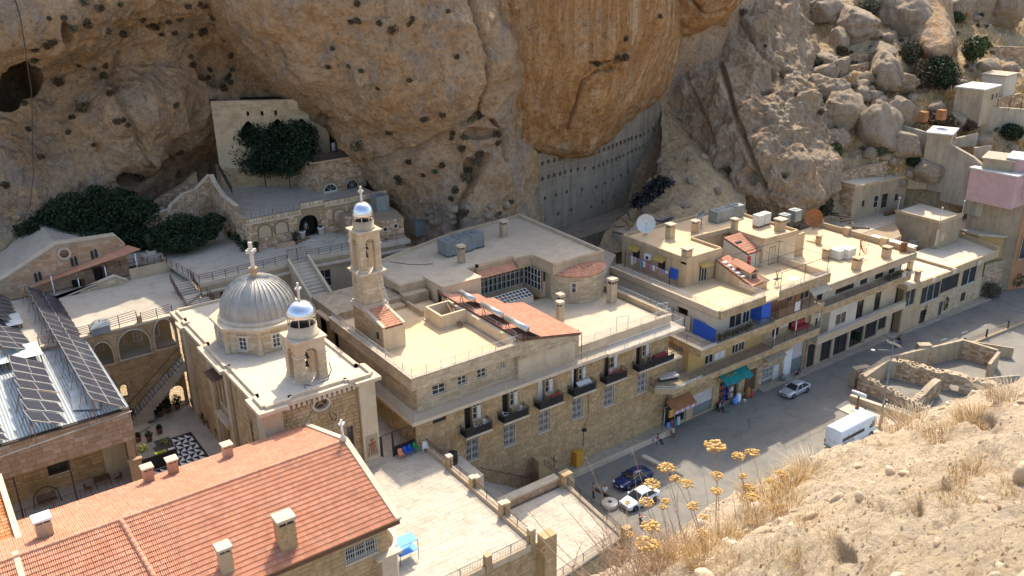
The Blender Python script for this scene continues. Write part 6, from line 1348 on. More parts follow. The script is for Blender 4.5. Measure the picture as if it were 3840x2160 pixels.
wall(mb,(u0,HV),(uend,HV),Z1,topz,[door],.5);arch_fill(mb,(u0,HV),(uend,HV),door[0],door[1],20.2,21.5,.5);wall(mb,(u0,119),(u0,HV+.501),Z1,topz-.01,[(5,6.2,Z1,20.8),(11,11.7,19.2,20.9),(13.6,14.3,19.2,20.9)],.5);mb.bd('wall','mortar',hs)
hh=[(door[0]-.1,door[1]+.1,Z1,21.6)]+[(a-.12,b+.12,c-.1,d+.1)for a,b,c,d in bl]
stones(hs,(u0,HV),(uend,HV),Z1,topz,hh,.46,.32,.08,'stone_rubble',290);stones(hs,(u0,119),(u0,HV),Z1,topz,[(5,6.2,Z1,20.8),(11,11.7,19.2,20.9),(13.6,14.3,19.2,20.9)],.46,.32,.07,'stone_rubble',60)
for(a,b,c,d)in bl:
 m=MB();arch_pts=[(u0+a,c),(u0+b,c)];r=(b-a)/2;cc=u0+(a+b)/2;zm=d-r*.9
 arch_pts+=[(cc+r*mcos(t),zm+r*.9*msin(t))for t in np.linspace(0,PI,12)];vpoly(m,arch_pts,HV-.02,HV+.0);f_=m.bd('blind_window','stone_pale',hs)
 m=MB();ps=[(u0+a,HV-.05,c)]+[(cc-r*mcos(t),HV-.05,zm+r*.9*msin(t))for t in np.linspace(0,PI,12)]+[(u0+b,HV-.05,c)];m.path(ps,.05,4);m.bd('arch_moulding','wood',f_)
m=MB();m.box(u0+door[0],u0+door[1],HV+1.5,HV+1.6,Z1,21.6);m.bd('porch_shade','void_shade',hs)  # dark sheet paints the gloom within the arched porch
m=MB();m.box(u0+.5,uend,HV+.5,119,topz-.25,topz);m.bd('roof_terrace','paving',hs)
for(a,b,z)in((u0-.1,hp(1310,430)[0],topz),(hp(1310,430)[0]+.02,hp(1540,360)[0],topz+.75),(hp(1540,360)[0]+.02,uend,topz+.4)):
 m=MB();m.box(a,b,HV-.2,HV+.4,z-.02,z+.18);m.bd('cornice','trim',hs)
 stones(hs,(a,HV-.1),(b,HV-.1),z+.18,z+.68,[],.5,.5,.12,'stone_pale',40);m=MB();m.box(a,b,HV-.1,HV+.4,z+.18,z+.66);m.bd('parapet','mortar',hs)
 if z>topz:m=MB();m.box(a,b,HV,HV+.4,topz,z-.02);m.bd('parapet','mortar',hs)
m=MB();m.box(u0-.1,u0+.4,HV+.4,117,topz,topz+.6);m.bd('parapet','stone_rubble',hs)
rail(hs,[(u0+.8,HV+.2,topz+.66),(hp(1250,430)[0],HV+.2,topz+.66)],.7,.5,'iron_brown',posts=3,r=.02,rails=())
def floor_disc(mb,c,r,z0,z1,n=24):mb.prism([(c[0]+r*mcos(PI+PI*k/n),c[1]+r*msin(PI+PI*k/n))for k in range(n+1)],z0,z1)
dcx=u0+(door[0]+door[1])/2
for k,r in enumerate((2.9,2.4,1.9)):m=MB();floor_disc(m,(dcx+.5,HV-.1),r,Z1+.13*k,Z1+.13*(k+1));m.bd('semicircular_step','paving',hs)
for(dx,lb)in((-1.2,'left'),(1.3,'right')):
 potted((dcx+dx,HV-.5,Z1+.4),.3,.3,'%s white stone planter beside the dark arched doorway'%lb,'planters at the monastery door','leaf_dark','white',.9,.42,60)
potted((hp(1240,740)[0],HV-.6,Z1),1.1,.4,'bushy plant in a dark pot left of the monastery doorway','pots at the monastery house','leaf_dark','black')
potted((33.6,HV-.7,Z1),.9,.4,'dark clipped pot plant at the corner of the monastery house','pots at the monastery house','leaf_dark','rust')
for k,(px,py)in enumerate([(868,885),(893,905),(908,918),(922,940),(880,893)]):
 p=at(px,py,Z1);shrub((p[0],p[1],Z1),.8,1.5,['tall dark bush','round dark bush','low dark bush','narrow dark bush','spreading dark bush'][k]+' growing along the shaded side wall of the monastery house','bushes along the monastery side wall','leaf_dark',420,.13,'bush','bush')
m=MB();m.box(36.0,38.4,HV-1.2,HV-.7,Z1,Z1+.45);o=m.bd('bench','stone_pink');tag(o,'pinkish block bench along the monastery house front','bench');m=MB();m.box(38.6,40.4,HV-1.2,HV-.7,Z1,Z1+.45);o=m.bd('bench','wood');tag(o,'dark wooden bench left of the monastery doorway','bench')
tr=thing('monastery_turret',(49,109,21.7),'rounded rough stone upper storey with an arched white door and arched window','house wing')
TV=107.8;ta0=(45.8,TV);ta1=(52.6,TV)
def tp(a,b):p=onV(640+a*960/2576,640+b*960/2576,TV);return p[0]-45.8,p[2]
d0,d1=tp(1545,280),tp(1670,115);w0,w1_=tp(1768,205),tp(1880,80)
mb=MB();mb.prism([(45.8,TV+.3),(46.1,TV),(52.6,TV),(52.6,116),(44.6,116)],topz,26.0);mb.bd('wall','mortar',tr)
stones(tr,(46.1,TV),(52.6,TV),topz,25.9,[(d0[0]-.4,d1[0]-.2,topz,d1[1]+.05),(w0[0]-.4,w1_[0]-.2,w0[1]-.1,w1_[1]+.1)],.44,.32,.08,'stone_rubble',200);stones(tr,(44.6,116),(45.8,TV+.3),topz,25.9,[],.46,.32,.07,'stone_rubble',60)
for(a,b,m_,nm)in((d0,d1,'frame_white','door'),(w0,w1_,'glass','window')):
 x0,z0=45.8+a[0],max(a[1],topz);x1_,z1_=45.8+b[0],b[1];r=(x1_-x0)/2;cc=(x0+x1_)/2;zm=z1_-r
 m=MB();vpoly(m,[(x0,z0),(x1_,z0)]+[(cc+r*mcos(t),zm+r*msin(t))for t in np.linspace(0,PI,12)],TV-.03,TV-.005);f_=m.bd(nm,m_,tr)
 m=MB();vpoly(m,[(cc+r*.85*mcos(t),zm+r*.85*msin(t))for t in np.linspace(0,PI,12)],TV-.04,TV-.031);m.bd('fanlight','glass',f_)
 m=MB();m.path([(x0,TV-.06,z0)]+[(cc-r*mcos(t),TV-.06,zm+r*msin(t))for t in np.linspace(0,PI,12)]+[(x1_,TV-.06,z0)],.06,4)
 for t in(.8,1.57,2.3):m.tube((cc,TV-.05,zm),(cc+r*mcos(t),TV-.05,zm+r*msin(t)),.03,4)
 if nm=='window':
  for k in range(6):x=x0+(x1_-x0)*(k+.5)/6;m.tube((x,TV-.06,z0),(x,TV-.06,zm),.02,4)
 m.bd('frame','trim',f_)
sbk=thing('stone_annex',(49.5,94.5,Z1),'small round-cornered rubble annex with two square framed holes','annex')
mb=MB();mb.prism([(47.0,94.4),(50.6,93.9),(51.3,96.5),(51.8,100.6),(45.0,100.6),(45.0,99.0),(46.6,97)],Z1,21.0);mb.bd('wall','mortar',sbk)
stones(sbk,(47.0,94.4),(50.6,93.9),Z1,21.0,[(.8,1.4,19.6,20.2),(2.2,2.8,19.8,20.4)],.44,.32,.08,'stone_rubble',80);stones(sbk,(46.6,97),(47.0,94.4),Z1,21,[],.44,.32,.08,'stone_rubble',30);stones(sbk,(45.0,99.0),(46.6,97),Z1,21,[],.44,.32,.08,'stone_rubble',30)
for(a,z)in((1.1,19.9),(2.5,20.1)):x=47+a*.99;y=94.4-a*.137;m=MB();m.box(x-.36,x+.36,y-.14,y-.02,z-.36,z+.36);f_=m.bd('window','trim',sbk);m=MB();m.box(x-.2,x+.2,y-.16,y-.141,z-.2,z+.2);m.bd('opening','void_shade',f_)
for k,(px,py,z,lb)in enumerate([(1425,775,21.9,'dark green metal water tank wedged behind the monastery annex'),(1568,865,17.5,'grey metal water tank on the ledge right of the monastery annex')]):
 p=at(px,py,z-.5);t=thing('water_tank',(p[0],p[1],z-1),lb,'water tank');m=MB();m.box(p[0]-.9,p[0]+.9,p[1]-.9,p[1]+.9,z-1,z+1);m.bd('tank','galv',t);m=MB();m.box(p[0]-.93,p[0]+.93,p[1]-.93,p[1]+.93,z+1,z+1.07);m.bd('lid','galv',t)
P0c=NA([37.6,119.0]);P1c=NA([45.2,114.2]);dc=(P1c-P0c)/NO(P1c-P0c);Q0=P0c-dc*1.25;Q1=P0c+dc*14.0
cf_=thing('cave_facade',(Q0[0],Q0[1],21.7),'pale masonry front closing the cave with pointed arches and three small windows','facade')
apts=[(2.05+1.25,4.65+1.25,28.6,30.85),(5.98+1.25,8.61+1.25,28.6,31.05),(9.2+1.25,11.8+1.25,28.6,31.0)]
wpts=[(3.25+1.25,3.62+1.25,31.5,32.15),(5.15+1.25,5.52+1.25,31.5,32.12),(6.98+1.25,7.35+1.25,31.5,32.2)]
mb=MB();wall(mb,Q0,Q1,20,33.6,apts+wpts,.6)
for a in apts:arch_fill(mb,Q0,Q1,a[0],a[1],a[2]+.4,a[3],.6,12,pointed=True)
mb.bd('wall','stone_pale',cf_)
m=MB();q=Q0+NA([-dc[1],dc[0]])*3;m.prism([q,q+dc*15,q+dc*15+NA([-dc[1],dc[0]])*.3,q+NA([-dc[1],dc[0]])*.3],20,33.5);m.bd('cave_shade','void_shade',cf_)  # dark sheet closes the cave, its inner shade put into the colour
stones(cf_,Q0,Q1,21.6,24.4,[],.7,.38,.06,'stone',110);stones(cf_,Q0,Q1,24.4,33.4,[(a-.1,b+.1,c-.8,d+.15)for a,b,c,d in apts+wpts]+[(0,16,24.4,29)],.8,.4,.03,'stone_pale',150)
sw=thing('cave_stairs',(37,118,21.7),'flight of pale steps with black railing rising to the cave beside the chapel wall','stairs')
for k in range(10):
 c_=at(905-k*6,690-k*9.3,21.9+.25*k);m=MB();m.box(c_[0]-1.5,c_[0]+.9,c_[1]-.3,c_[1]+.7,20,21.8+.24*k);m.bd('step','paving',sw)
rail(sw,[tuple(at(872,728,21.8)),tuple(at(822,640,24.2))],1.1,.14,'iron',posts=2,r=.02)
wl=thing('rubble_stair_wall',(28,112,Z1),'tall stepped rubble wall climbing from the courtyard towards the cave','wall')
fr_=[(545,842,113.5),(592,800,114.5),(640,785,115),(645,770,115.2),(690,728,116.2),(735,712,116.6),(785,658,117.5),(800,690,116.2),(830,735,113),(880,775,110)]
mb=MB();tops=[atr(*p)for p in fr_]
for a,b in zip(tops[:-1],tops[1:]):
 d=(b-a)[:2];L=NO(d);d=d/max(L,.01);n=NA([-d[1],d[0]])*.5;mb.prism([a[:2],b[:2],b[:2]+n,a[:2]+n],Z1-.2,[a[2],b[2],b[2],a[2]])
mb.bd('wall','mortar',wl)
for a,b in zip(tops[:-1],tops[1:]):
 L=NO((b-a)[:2]);stones(wl,a[:2],b[:2],Z1,max(a[2],b[2]),[],.5,.34,.09,'stone_rubble',34,topf=lambda s,a=a,b=b,L=L:a[2]+(b[2]-a[2])*s/L)
 m=MB();d=(b-a);n=NA([-d[1],d[0],0]);n=n/NO(n)*.6;m.fbox(a-n*.1,d,n,(0,0,.12));m.bd('coping','trim',wl)
wl2=thing('rear_stair_wall',(26,116,20),'lower rubble wall behind the stair wall following the foot of the cliff','wall')
fr2=[(510,812,120),(560,770,121),(620,728,122),(690,690,123),(735,645,124)]
mb=MB();tops=[atr(*p)for p in fr2]
for a,b in zip(tops[:-1],tops[1:]):
 d=(b-a)[:2];d=d/NO(d);n=NA([-d[1],d[0]])*.5;mb.prism([a[:2],b[:2],b[:2]+n,a[:2]+n],Z1-.2,[a[2],b[2],b[2],a[2]])
mb.bd('wall','mortar',wl2)
for a,b in zip(tops[:-1],tops[1:]):
 L=NO((b-a)[:2]);stones(wl2,a[:2],b[:2],Z1+1,max(a[2],b[2]),[],.5,.34,.09,'stone_rubble',30,topf=lambda s,a=a,b=b,L=L:a[2]+(b[2]-a[2])*s/L)
vt=thing('vine_terrace',(46,110,25),'dark dense vine covering the terrace in front of the cave arches','vine')
rs=np.random.RandomState(4);mb=MB()
for k in range(150):
 px=rs.uniform(862,1160);lo=640 if px<1090 else 600;hi=480 if px>900 else 520;py=rs.uniform(hi+(10 if px<1050 else 0),lo);s=(px-860)/305
 r_=127.5-9*s+rs.uniform(-1.5,1.5);c_=atr(px,py,r_);leaves(mb,c_,(1.7,1.5,1.3),200,.2,rs,shell=.1)
mb.bd('foliage','leaf_vine',vt);m=MB()
for(px,py)in((900,640),(990,640),(1080,625),(1150,600)):c_=atr(px,py,125-5*(px-900)/250);m.tube((c_[0],c_[1],21.8),c_,.09,5)
m.bd('stem','bark',vt)
bt=thing('upper_balcony',(48.6,108,25.9),'shaded upper terrace with dark railing and hanging cloths above the turret','balcony')
m=MB();m.prism([(45.0,107.6),(52.8,107.4),(52.8,113.5),(43.8,113.5)],26.0,26.25);m.bd('slab','stone_rubble',bt);rail(bt,[(43.9,112.5,26.25),(45.2,107.7,26.25),(52.7,107.5,26.25)],1.0,.12,'iron',posts=1.5,r=.03,solid=.8)
for k in range(4):x=48.8+k*.8;m=MB();m.sheet([(x,109.5,28),(x+.5,109.5,28.0),(x+.5,109.6,26.9),(x,109.6,26.9)],.02);m.bd('cloth',['cloth_pale','cloth_pink','cloth_pale','cloth_red'][k],bt)
pT=at(360,935,18.4)
tree((pT[0],pT[1],17.2),[((-5.0,2.4,4.2),(3.0,2.8,2.2)),((-1.6,1,6.0),(3.4,3.0,2.5)),((2.2,.5,6.2),(3.4,3.0,2.5)),((5.4,-.5,4.6),(2.9,2.8,2.3)),((0,-1.2,3.6),(4.0,2.6,2.2)),((4.4,-2.6,2.2),(2.4,2.2,1.7)),((-3.4,0,2.6),(2.6,2.2,1.8))],'broad dark juniper tree behind the gabled hall','leaf_dark',3.4,.35,n=3400,size=.19,seed=3)
pT=at(700,940,18.4)
tree((pT[0],pT[1],Z1),[((-2.4,.5,1.9),(2.1,1.8,1.5)),((0,1.0,3.0),(2.4,2.0,1.5)),((2.6,.2,2.4),(2.2,1.9,1.4)),((3.8,.6,3.0),(1.4,1.2,.7)),((-.6,-1,1.4),(2.5,1.8,1.1))],'low spreading dark tree in the middle of the monastery courtyard','leaf_dark',1.6,.28,n=2200,size=.16,seed=9)
sp=thing('garden_monument',tuple(at(572,968,Z1)),'dark leafy urn on a pale stone plinth left of the courtyard tree','monument');p=at(572,968,Z1)
m=MB();m.box(p[0]-1.1,p[0]+1.1,p[1]-.6,p[1]+.9,Z1,Z1+.5);m.box(p[0]-.5,p[0]+.5,p[1]-.1,p[1]+.7,Z1+.5,Z1+.9);m.bd('plinth','plaster_pale',sp);m=MB();m.lathe([(.3,0),(.2,.3),(.5,1.0),(.45,1.5),(.15,2.1)],(p[0],p[1]+.3,Z1+.9),8);m.bd('urn','leaf_dark',sp)
m=MB();m.box(24.9,26.9,114.4,114.8,Z1,21.6);m.box(24.7,27.1,114.2,114.9,21.6,21.8);m.box(25.2,26.7,114.2,114.39,20.5,20.9);m.box(25.2,26.7,114.2,114.39,19.5,19.9);o=m.bd('niche_wall','plaster_pale');tag(o,'pale rendered end of the stair wall with two dark slots between the trees','wall')
gl=at(60,890,21.5);m=MB();m.box(gl[0]-6,gl[0]+1.6,gl[1]+2,gl[1]+2.2,19.5,22.4);o=m.bd('greenhouse_front','glass');tag(o,'glazed strip with white bars at the foot of the left cliff','window front')
for k in range(9):x=gl[0]-5.6+k*.85;m=MB();m.box(x,x+.08,gl[1]+1.9,gl[1]+1.98,19.5,22.4);m.bd('glazing_bar','white',o)
m=MB();cpts=[atr(px,py,r)for px,py,r in((48,-30,60),(75,60,62),(100,220,70),(118,340,78),(122,520,88),(125,660,96),(112,770,103),(80,850,108),(30,925,110),(-10,950,112))];m.path(cpts,.035,4);o=m.bd('rope_cable','black');tag(o,'long thin black cable hanging down the left cliff','cable')
def slabband(t,poly,z0,z1,mt_='stone_pale',side_stones=(),name='slab'):
 m=MB();m.prism(poly,z0,z1);m.bd(name,mt_,t)
 for(a,b)in side_stones:stones(t,a,b,z0+.02,z1-.02,[],.5,.3,.04,'stone',26)
def shutter(t,x0,x1,y,z0,z1,mt_='cloth_pale',split=None,mt2='galv',name='roller_shutter'):
 z=z0;k=0
 while z<z1-.05:
  h=min(.26,z1-z);m=MB();m.prism([(x0,y-.05),(x1,y-.05),(x1,y),(x0,y)],z,z+h-.02);m.bd(name if k==0 else 'shutter_slat',(mt2 if split and z<split else mt_),t);z+=h;k+=1
b1=thing('corner_house',(74,66,0),'four storey house with stepped slab terraces, street shops and laundry on the upper floor','apartment house')
V1=61.9
def hx(f,a,b,v=V1):p=onV(*f(a,b),v);return p[0],p[2]
rs_=lambda a,b:(2440+a*560/1803,1150+b*560/1803)
ru_=lambda a,b:(2700+a*600/2484,1150+b*600/2484)
rv_=lambda a,b:(2880+a*960/2576,600+b*960/2576)
rw_=lambda a,b:(2250+a*960/2576,700+b*960/2576)
def opn(f,a,b,c,d,u0,v=V1):x0,z0=hx(f,a,b,v);x1,z1=hx(f,c,d,v);return(x0-u0,x1-u0,z1,z0)
W0=66.8
shop=[opn(rs_,190,1230,425,1375,W0),opn(rs_,520,1075,740,1235,W0),opn(rs_,835,900,1050,1105,W0),opn(rs_,1145,790,1265,1000,W0)]
shop=[(a,b,max(.12,c),d)for a,b,c,d in shop]
mb=MB();wall(mb,(W0,V1),(82.1,V1),0,5.85,shop,.35);wall(mb,(W0,80),(W0,V1+.351),0,5.85,[],.3);mb.bd('ground_floor_wall','plaster',b1)
stones(b1,(W0,V1),(82.1,V1),.1,5.8,[(a-.15,b+.15,c,d+.1)for a,b,c,d in shop],.55,.32,.05,'stone',150)
for k,(a,b,c,d)in enumerate(shop):
 if k==0:
  window(b1,(W0,V1),(82.1,V1),a,b,c,d,cols=2,rows=1,inset=.3,fr='frame_white',sill=False,name='shop_window')
  for j in range(4):m=MB();m.box(W0+a+.1+j*.55,W0+a+.5+j*.55,V1-.25,V1-.05,.14,1.0+.2*(j%2));m.bd('crate',['blue_light','cloth_red','teal','cloth_pale'][j],b1)
 elif k==1:shutter(b1,W0+a,W0+b,V1+.25,c,d,'cloth_pale',c+(d-c)*.42)
 elif k==2:
  m=MB();m.box(W0+a,W0+b,V1+1.3,V1+1.4,0,d);m.bd('shop_interior','wood',b1)
  for j in range(16):m=MB();x=W0+a+.2+(j%6)*.45;m.box(x,x+.3,V1+.1,V1+.35,c+.3+(j//6)*.9,c+.85+(j//6)*.9);m.bd('hanging_goods',['cloth_red','white','cloth_pink','black','blue','wood'][(j*5)%6],b1)
 else:m=MB();m.box(W0+a,W0+b,V1+.28,V1+.33,c,d);m.bd('door','frame_brown',b1)
aw=thing('striped_awning',(68.5,61.3,3.5),'rusty canopy with a white scalloped fringe over the first shop','awning')
a,b,c,d=shop[0];m=MB();m.sheet([(W0+a-.2,V1-.06,d+1.0),(W0+b+.2,V1-.06,d+1.0),(W0+b+.2,V1-1.3,d+.15),(W0+a-.2,V1-1.3,d+.15)],.05);m.bd('sheet','rust',aw)
for j in range(9):m=MB();x=W0+a-.2+j*(b-a+.4)/9;m.box(x+.01,x+(b-a+.4)/9-.01,V1-1.34,V1-1.31,d-.25,d+.15);m.bd('fringe','cloth_pale' if j%2 else 'cloth_pink',aw)
m=MB();m.box(W0+a-.9,W0+a-.3,V1-1.4,V1-1.25,d-.3,d+.6);o=m.bd('sign_box','yellow_box');tag(o,'small yellow light box sign beside the rusty shop canopy','sign')
ga=thing('green_awning',(77.5,61,4),'torn teal green fabric awning over the souvenir shop','awning')
a,b,c,d=shop[2]
for j in range(6):
 t0,t1=j/6,(j+1)/6;xa=W0+a-.5;L=b-a+1.1;m=MB();q=.25*msin(j*2.1);m.sheet([(xa+L*t0,V1-.06,d+1.15),(xa+L*t1,V1-.06,d+1.15),(xa+L*t1,V1-1.6,d+.1+.25*msin((j+1)*2.1)),(xa+L*t0,V1-1.6,d+.1+q)],.03);m.bd('fabric','teal',ga)
for j in range(5):m=MB();x=W0+a+.2+j*.4;m.tube((x,V1-.8,d+.75),(x+.25,V1-.5,d+.95),.06,5);m.bd('printed_mark','yellow_box',ga)
T1=[(65.0,60.0),(70.0,60.0),(70.0,60.0),(82.1,60.0),(82.1,V1),(65.9,V1),(65.9,72),(63.2,72),(63.4,61.2)]
slabband(b1,[(65.1,60.0),(82.1,60.0),(82.1,66),(63.6,66),(63.4,61.4)],5.86,6.55,'stone_pale',[((65.1,60.0),(82.1,60.0))])
rail(b1,[(63.6,66,6.6),(63.5,61.5,6.6),(65.2,60.15,6.6),(81.9,60.15,6.6)],.95,.14,'iron',posts=2.4,r=.016);rail(b1,[(63.5,61.4,6.56),(65.1,60.05,6.56),(69.5,60.05,6.56)],.28,.2,'white',posts=1,r=.03,name='pale_edge')
bd=thing('terrace_bed',(66.3,63,6.56),'rumpled grey white mattress on a daybed on the lowest corner terrace','bed');m=MB();m.fbox((64.8,62.0,6.9),(2.3,-.7,0),(.35,1.0,0),(0,0,.25));m.bd('mattress','cloth_pale',bd);m=MB();m.fbox((64.9,62.1,6.56),(2.2,-.65,0),(.3,.9,0),(0,0,.33));m.bd('frame','iron',bd)
U1=69.1
fo=[opn(rs_,660,600,745,770,U1),opn(rs_,775,570,905,640,U1),opn(rs_,990,470,1055,570,U1),opn(rs_,1070,440,1130,530,U1)]
fo=[(a,b,max(6.6,c),min(d,9.0))for a,b,c,d in fo]
mb=MB();wall(mb,(U1,V1),(82.1,V1),6.55,9.2,fo,.3);wall(mb,(U1,74),(U1,V1+.301),6.55,9.2,[(7.0,8.2,6.6,8.8),(9.0,10.4,6.6,8.9)],.3);mb.bd('first_floor_wall','plaster_ochre',b1)
for k,h in enumerate(fo):window(b1,(U1,V1),(82.1,V1),*h,cols=2,rows=1,inset=.1,fr='frame_white',pane='glass' if k!=1 else 'white',sill=False)
m=MB();m.box(U1-.12,U1,63.6,65,6.6,8.9);m.bd('white_panel','white',b1)
slabband(b1,[(69.0,60.0),(82.1,60.0),(82.1,74),(69.2,74)],9.21,10.15,'stone_pale',[((69.0,60.0),(82.1,60.0)),((69.2,74),(69.0,60.0))])
rail(b1,[(69.25,74,10.16),(69.2,60.15,10.16),(81.9,60.15,10.16)],.95,.14,'iron',posts=2.4,r=.016);rail(b1,[(69.15,74,10.155),(69.1,60.05,10.155),(71.5,60.05,10.155)],.26,.2,'white',posts=1,r=.03,name='pale_edge')
U2=71.9
so2=[opn(rs_,960,110,1085,330,U2),opn(rs_,1120,70,1190,180,U2)];so2=[(a,b,max(c,10.2),min(d,12.9))for a,b,c,d in so2]
mb=MB();wall(mb,(U2,V1),(82.1,V1),10.15,13.1,so2,.3);wall(mb,(U2,79),(U2,V1+.301),10.15,13.1,[(12.3,14.0,10.4,12.6)],.3);mb.bd('second_floor_wall','plaster_pale',b1)
for h in so2:window(b1,(U2,V1),(82.1,V1),*h,cols=2,rows=1,inset=.1,fr='frame_white',sill=False)
for k in range(9):
 y=64.2+k*.95;m=MB();m.box(U2-.28,U2-.25,y+.03,y+.92,10.25,12.0);m.bd('screen_panel','plaster_pale',b1);m=MB();m.tube((U2-.3,y,10.16),(U2-.3,y,12.3),.035,4);m.bd('screen_post','iron',b1)
m=MB();m.sheet([(U2-.3,60.3,11.9),(U2-.3,63.8,12.1),(U2-.35,63.8,10.2),(U2-.35,60.3,10.2)],.02);o=m.bd('blue_tarpaulin','blue');tag(o,'blue tarpaulin hung at the left corner of the second floor terrace','tarpaulin')
m=MB();m.sheet([(79.4,60.3,13.0),(79.4,62,13.0),(79.45,62,10.6),(79.45,60.3,10.8)],.02);m.sheet([(79.42,60.25,13.0),(81.0,60.25,13.0),(80.9,60.2,10.7),(79.5,60.3,11.2)],.02);o=m.bd('blue_tarpaulin','blue');tag(o,'tall bright blue tarpaulin at the right end of the second floor terrace','tarpaulin')
for k in range(8):
 x=72.6+k*.75;p=(x,60.5,10.16);shrub(p,.35,.9,['dense','sparse','round','leggy','dark','drooping','small','bushy'][k]+' pot plant along the second floor rail of the corner house','pot plants on the second floor terrace','leaf_olive' if k%2 else 'leaf_dark',120,.09,'potted plant','potted_plant')
t=thing('draped_table',(80.3,61,10.16),'table draped with a red and blue patterned cloth beside the blue tarpaulin','table');m=MB();m.box(79.7,81.4,60.6,61.5,10.75,10.85);m.bd('cloth','cloth_red',t);m=MB();m.box(79.75,81.35,60.65,61.45,10.17,10.74);m.bd('body','shirt_blue',t)
slabband(b1,[(71.9,60.0),(82.2,60.0),(82.2,80),(71.9,80)],13.1,13.35,'stone_pale');
m=MB();strip(m,[(71.9,60.0),(79.6,60.0)],.3,13.351,14.15);strip(m,[(71.9,80),(71.9,60.3)],-.3,13.351,14.15);m.bd('parapet','stone_pale',b1)
stones(b1,(71.9,60.0),(79.6,60.0),13.1,14.1,[],.5,.3,.04,'stone',40);stones(b1,(71.9,80),(71.9,60.0),13.1,14.1,[],.5,.3,.04,'stone',60)
rail(b1,[(72.05,78,14.15),(72.05,60.15,14.15),(79.5,60.15,14.15),(79.5,64,14.15)],.5,.14,'rail_white',posts=2,r=.016)
m=MB();m.box(72.2,82.1,60.3,69,13.352,13.38);m.bd('terrace_floor','screed_warm',b1)
UH=thing('rooftop_flat',(78,74,13.35),'plastered top floor flat with yellow blinds and flat sunlit roof','flat')
HU,HVv,HR,HB,HT=75.4,68.9,81.7,80.3,16.6
y0n=[(0,0,0,0)]
sideo=[(2.0,3.3,14.7,15.9),(6.6,7.9,14.5,15.8)]
fronto=[(2.4,3.9,13.4,15.6)]
mb=MB();wall(mb,(HU,HB),(HU,HVv),13.35,HT,sideo,.3);wall(mb,(HU+.301,HVv),(HR,HVv),13.35,HT,[(a-.3,b-.3,c,d)for a,b,c,d in fronto],.3);mb.box(HR-.3,HR,HVv+.301,76,13.35,HT);mb.box(HU+.31,94.7,HB-.3,HB,12,HT);mb.box(HU+1,94.5,74,HB-.31,9,HT);mb.bd('wall','plaster',UH)
for h in sideo:window(UH,(HU,HB),(HU,HVv),*h,cols=2,rows=1,inset=.15,fr='frame_brown')
window(UH,(HU+.301,HVv),(HR,HVv),2.1,3.6,13.4,15.6,cols=3,rows=1,inset=.15,fr='frame_white',sill=False)
for(P,q)in(((HU,HB-2.65,16.15),0),((HU,HB-7.25,16.05),0)):m=MB();m.prism([(HU-.75,P[1]-.8),(HU-.01,P[1]-.8),(HU-.01,P[1]+.8),(HU-.75,P[1]+.8)],[P[2]-.35,P[2],P[2],P[2]-.35],[P[2]-.25,P[2]+.3,P[2]+.3,P[2]-.25]);m.bd('blind','awning',UH)
m=MB();m.prism([(HU+2.2,HVv-.75),(HU+4.1,HVv-.75),(HU+4.1,HVv-.01),(HU+2.2,HVv-.01)],[15.55,15.55,15.8,15.8],[15.65,15.65,16.1,16.1]);m.bd('blind','awning',UH)
t=thing('air_conditioner',(HU-.2,HB-4.9,15.6),'white air conditioner unit between the two yellow blinds','air conditioner');m=MB();m.box(HU-.45,HU-.01,HB-5.4,HB-4.5,15.2,15.9);m.bd('case','white',t);m=MB();m.tube((HU-.47,HB-5.1,15.55),(HU-.451,HB-5.1,15.55),.24,14);m.bd('fan_grille','iron',t)
roofp=[(HU-.1,HVv-.1),(HR,HVv-.1),(HR+.0,74.0),(88.4,73.6),(88.4,67.8),(94.9,67.4),(95.0,HB+.1),(HU-.1,HB+.1)]
m=MB();m.prism(roofp,HT,HT+.25);m.bd('roof_slab','plaster',UH);m=MB()
rp2=[NA(p)for p in roofp]
for i,(a,b)in enumerate(zip(rp2,rp2[1:]+rp2[:1])):
 L=NO(b-a);d=(b-a)/L;n=NA([-d[1],d[0]])*.24;q=d*.002;m.prism([a+q,b-q,b-q+n,a+q+n],HT+.251,HT+.62)
m.bd('parapet','plaster',UH)
rin=[(HU+.1,HVv+.1),(HR-.2,HVv+.1),(HR-.2,74.2),(88.6,73.8),(88.6,68.0),(94.7,67.6),(94.8,HB-.1),(HU+.1,HB-.1)]
m=MB();m.prism(rin,HT+.2505,HT+.28);m.bd('roof','screed_warm',UH)
mb=MB();mb.box(88.4,94.9,67.8,73,9,HT);mb.bd('wall','plaster_cream',UH)
window(UH,(88.4,67.799),(94.9,67.799),1.2,2.4,13.4,15.8,cols=2,rows=1,inset=.01,depth=.03,fr='frame_brown',sill=False)
RT=HT+.28
chimney((75.9,69.4,RT),1.0,.9,1.4,'broad chimney at the front corner of the laundry flat roof','chimneys on the laundry flat roof','plaster',overhang=.12)
for(px,py,w_,h_,lb)in((2512,893,.9,2.0,'big rusty capped chimney near the left satellite dish'),(2605,872,.75,1.7,'medium chimney at the shade edge right of the rusty capped one'),(2753,862,.7,1.6,'slim chimney in the shade by the pallet tanks'),(2924,865,1.1,1.7,'squat chimney near the right edge of the laundry flat roof')):
 p=at(px,py,RT);chimney((p[0],p[1],RT),w_,w_,h_,lb,'chimneys on the laundry flat roof','plaster',overhang=.14)
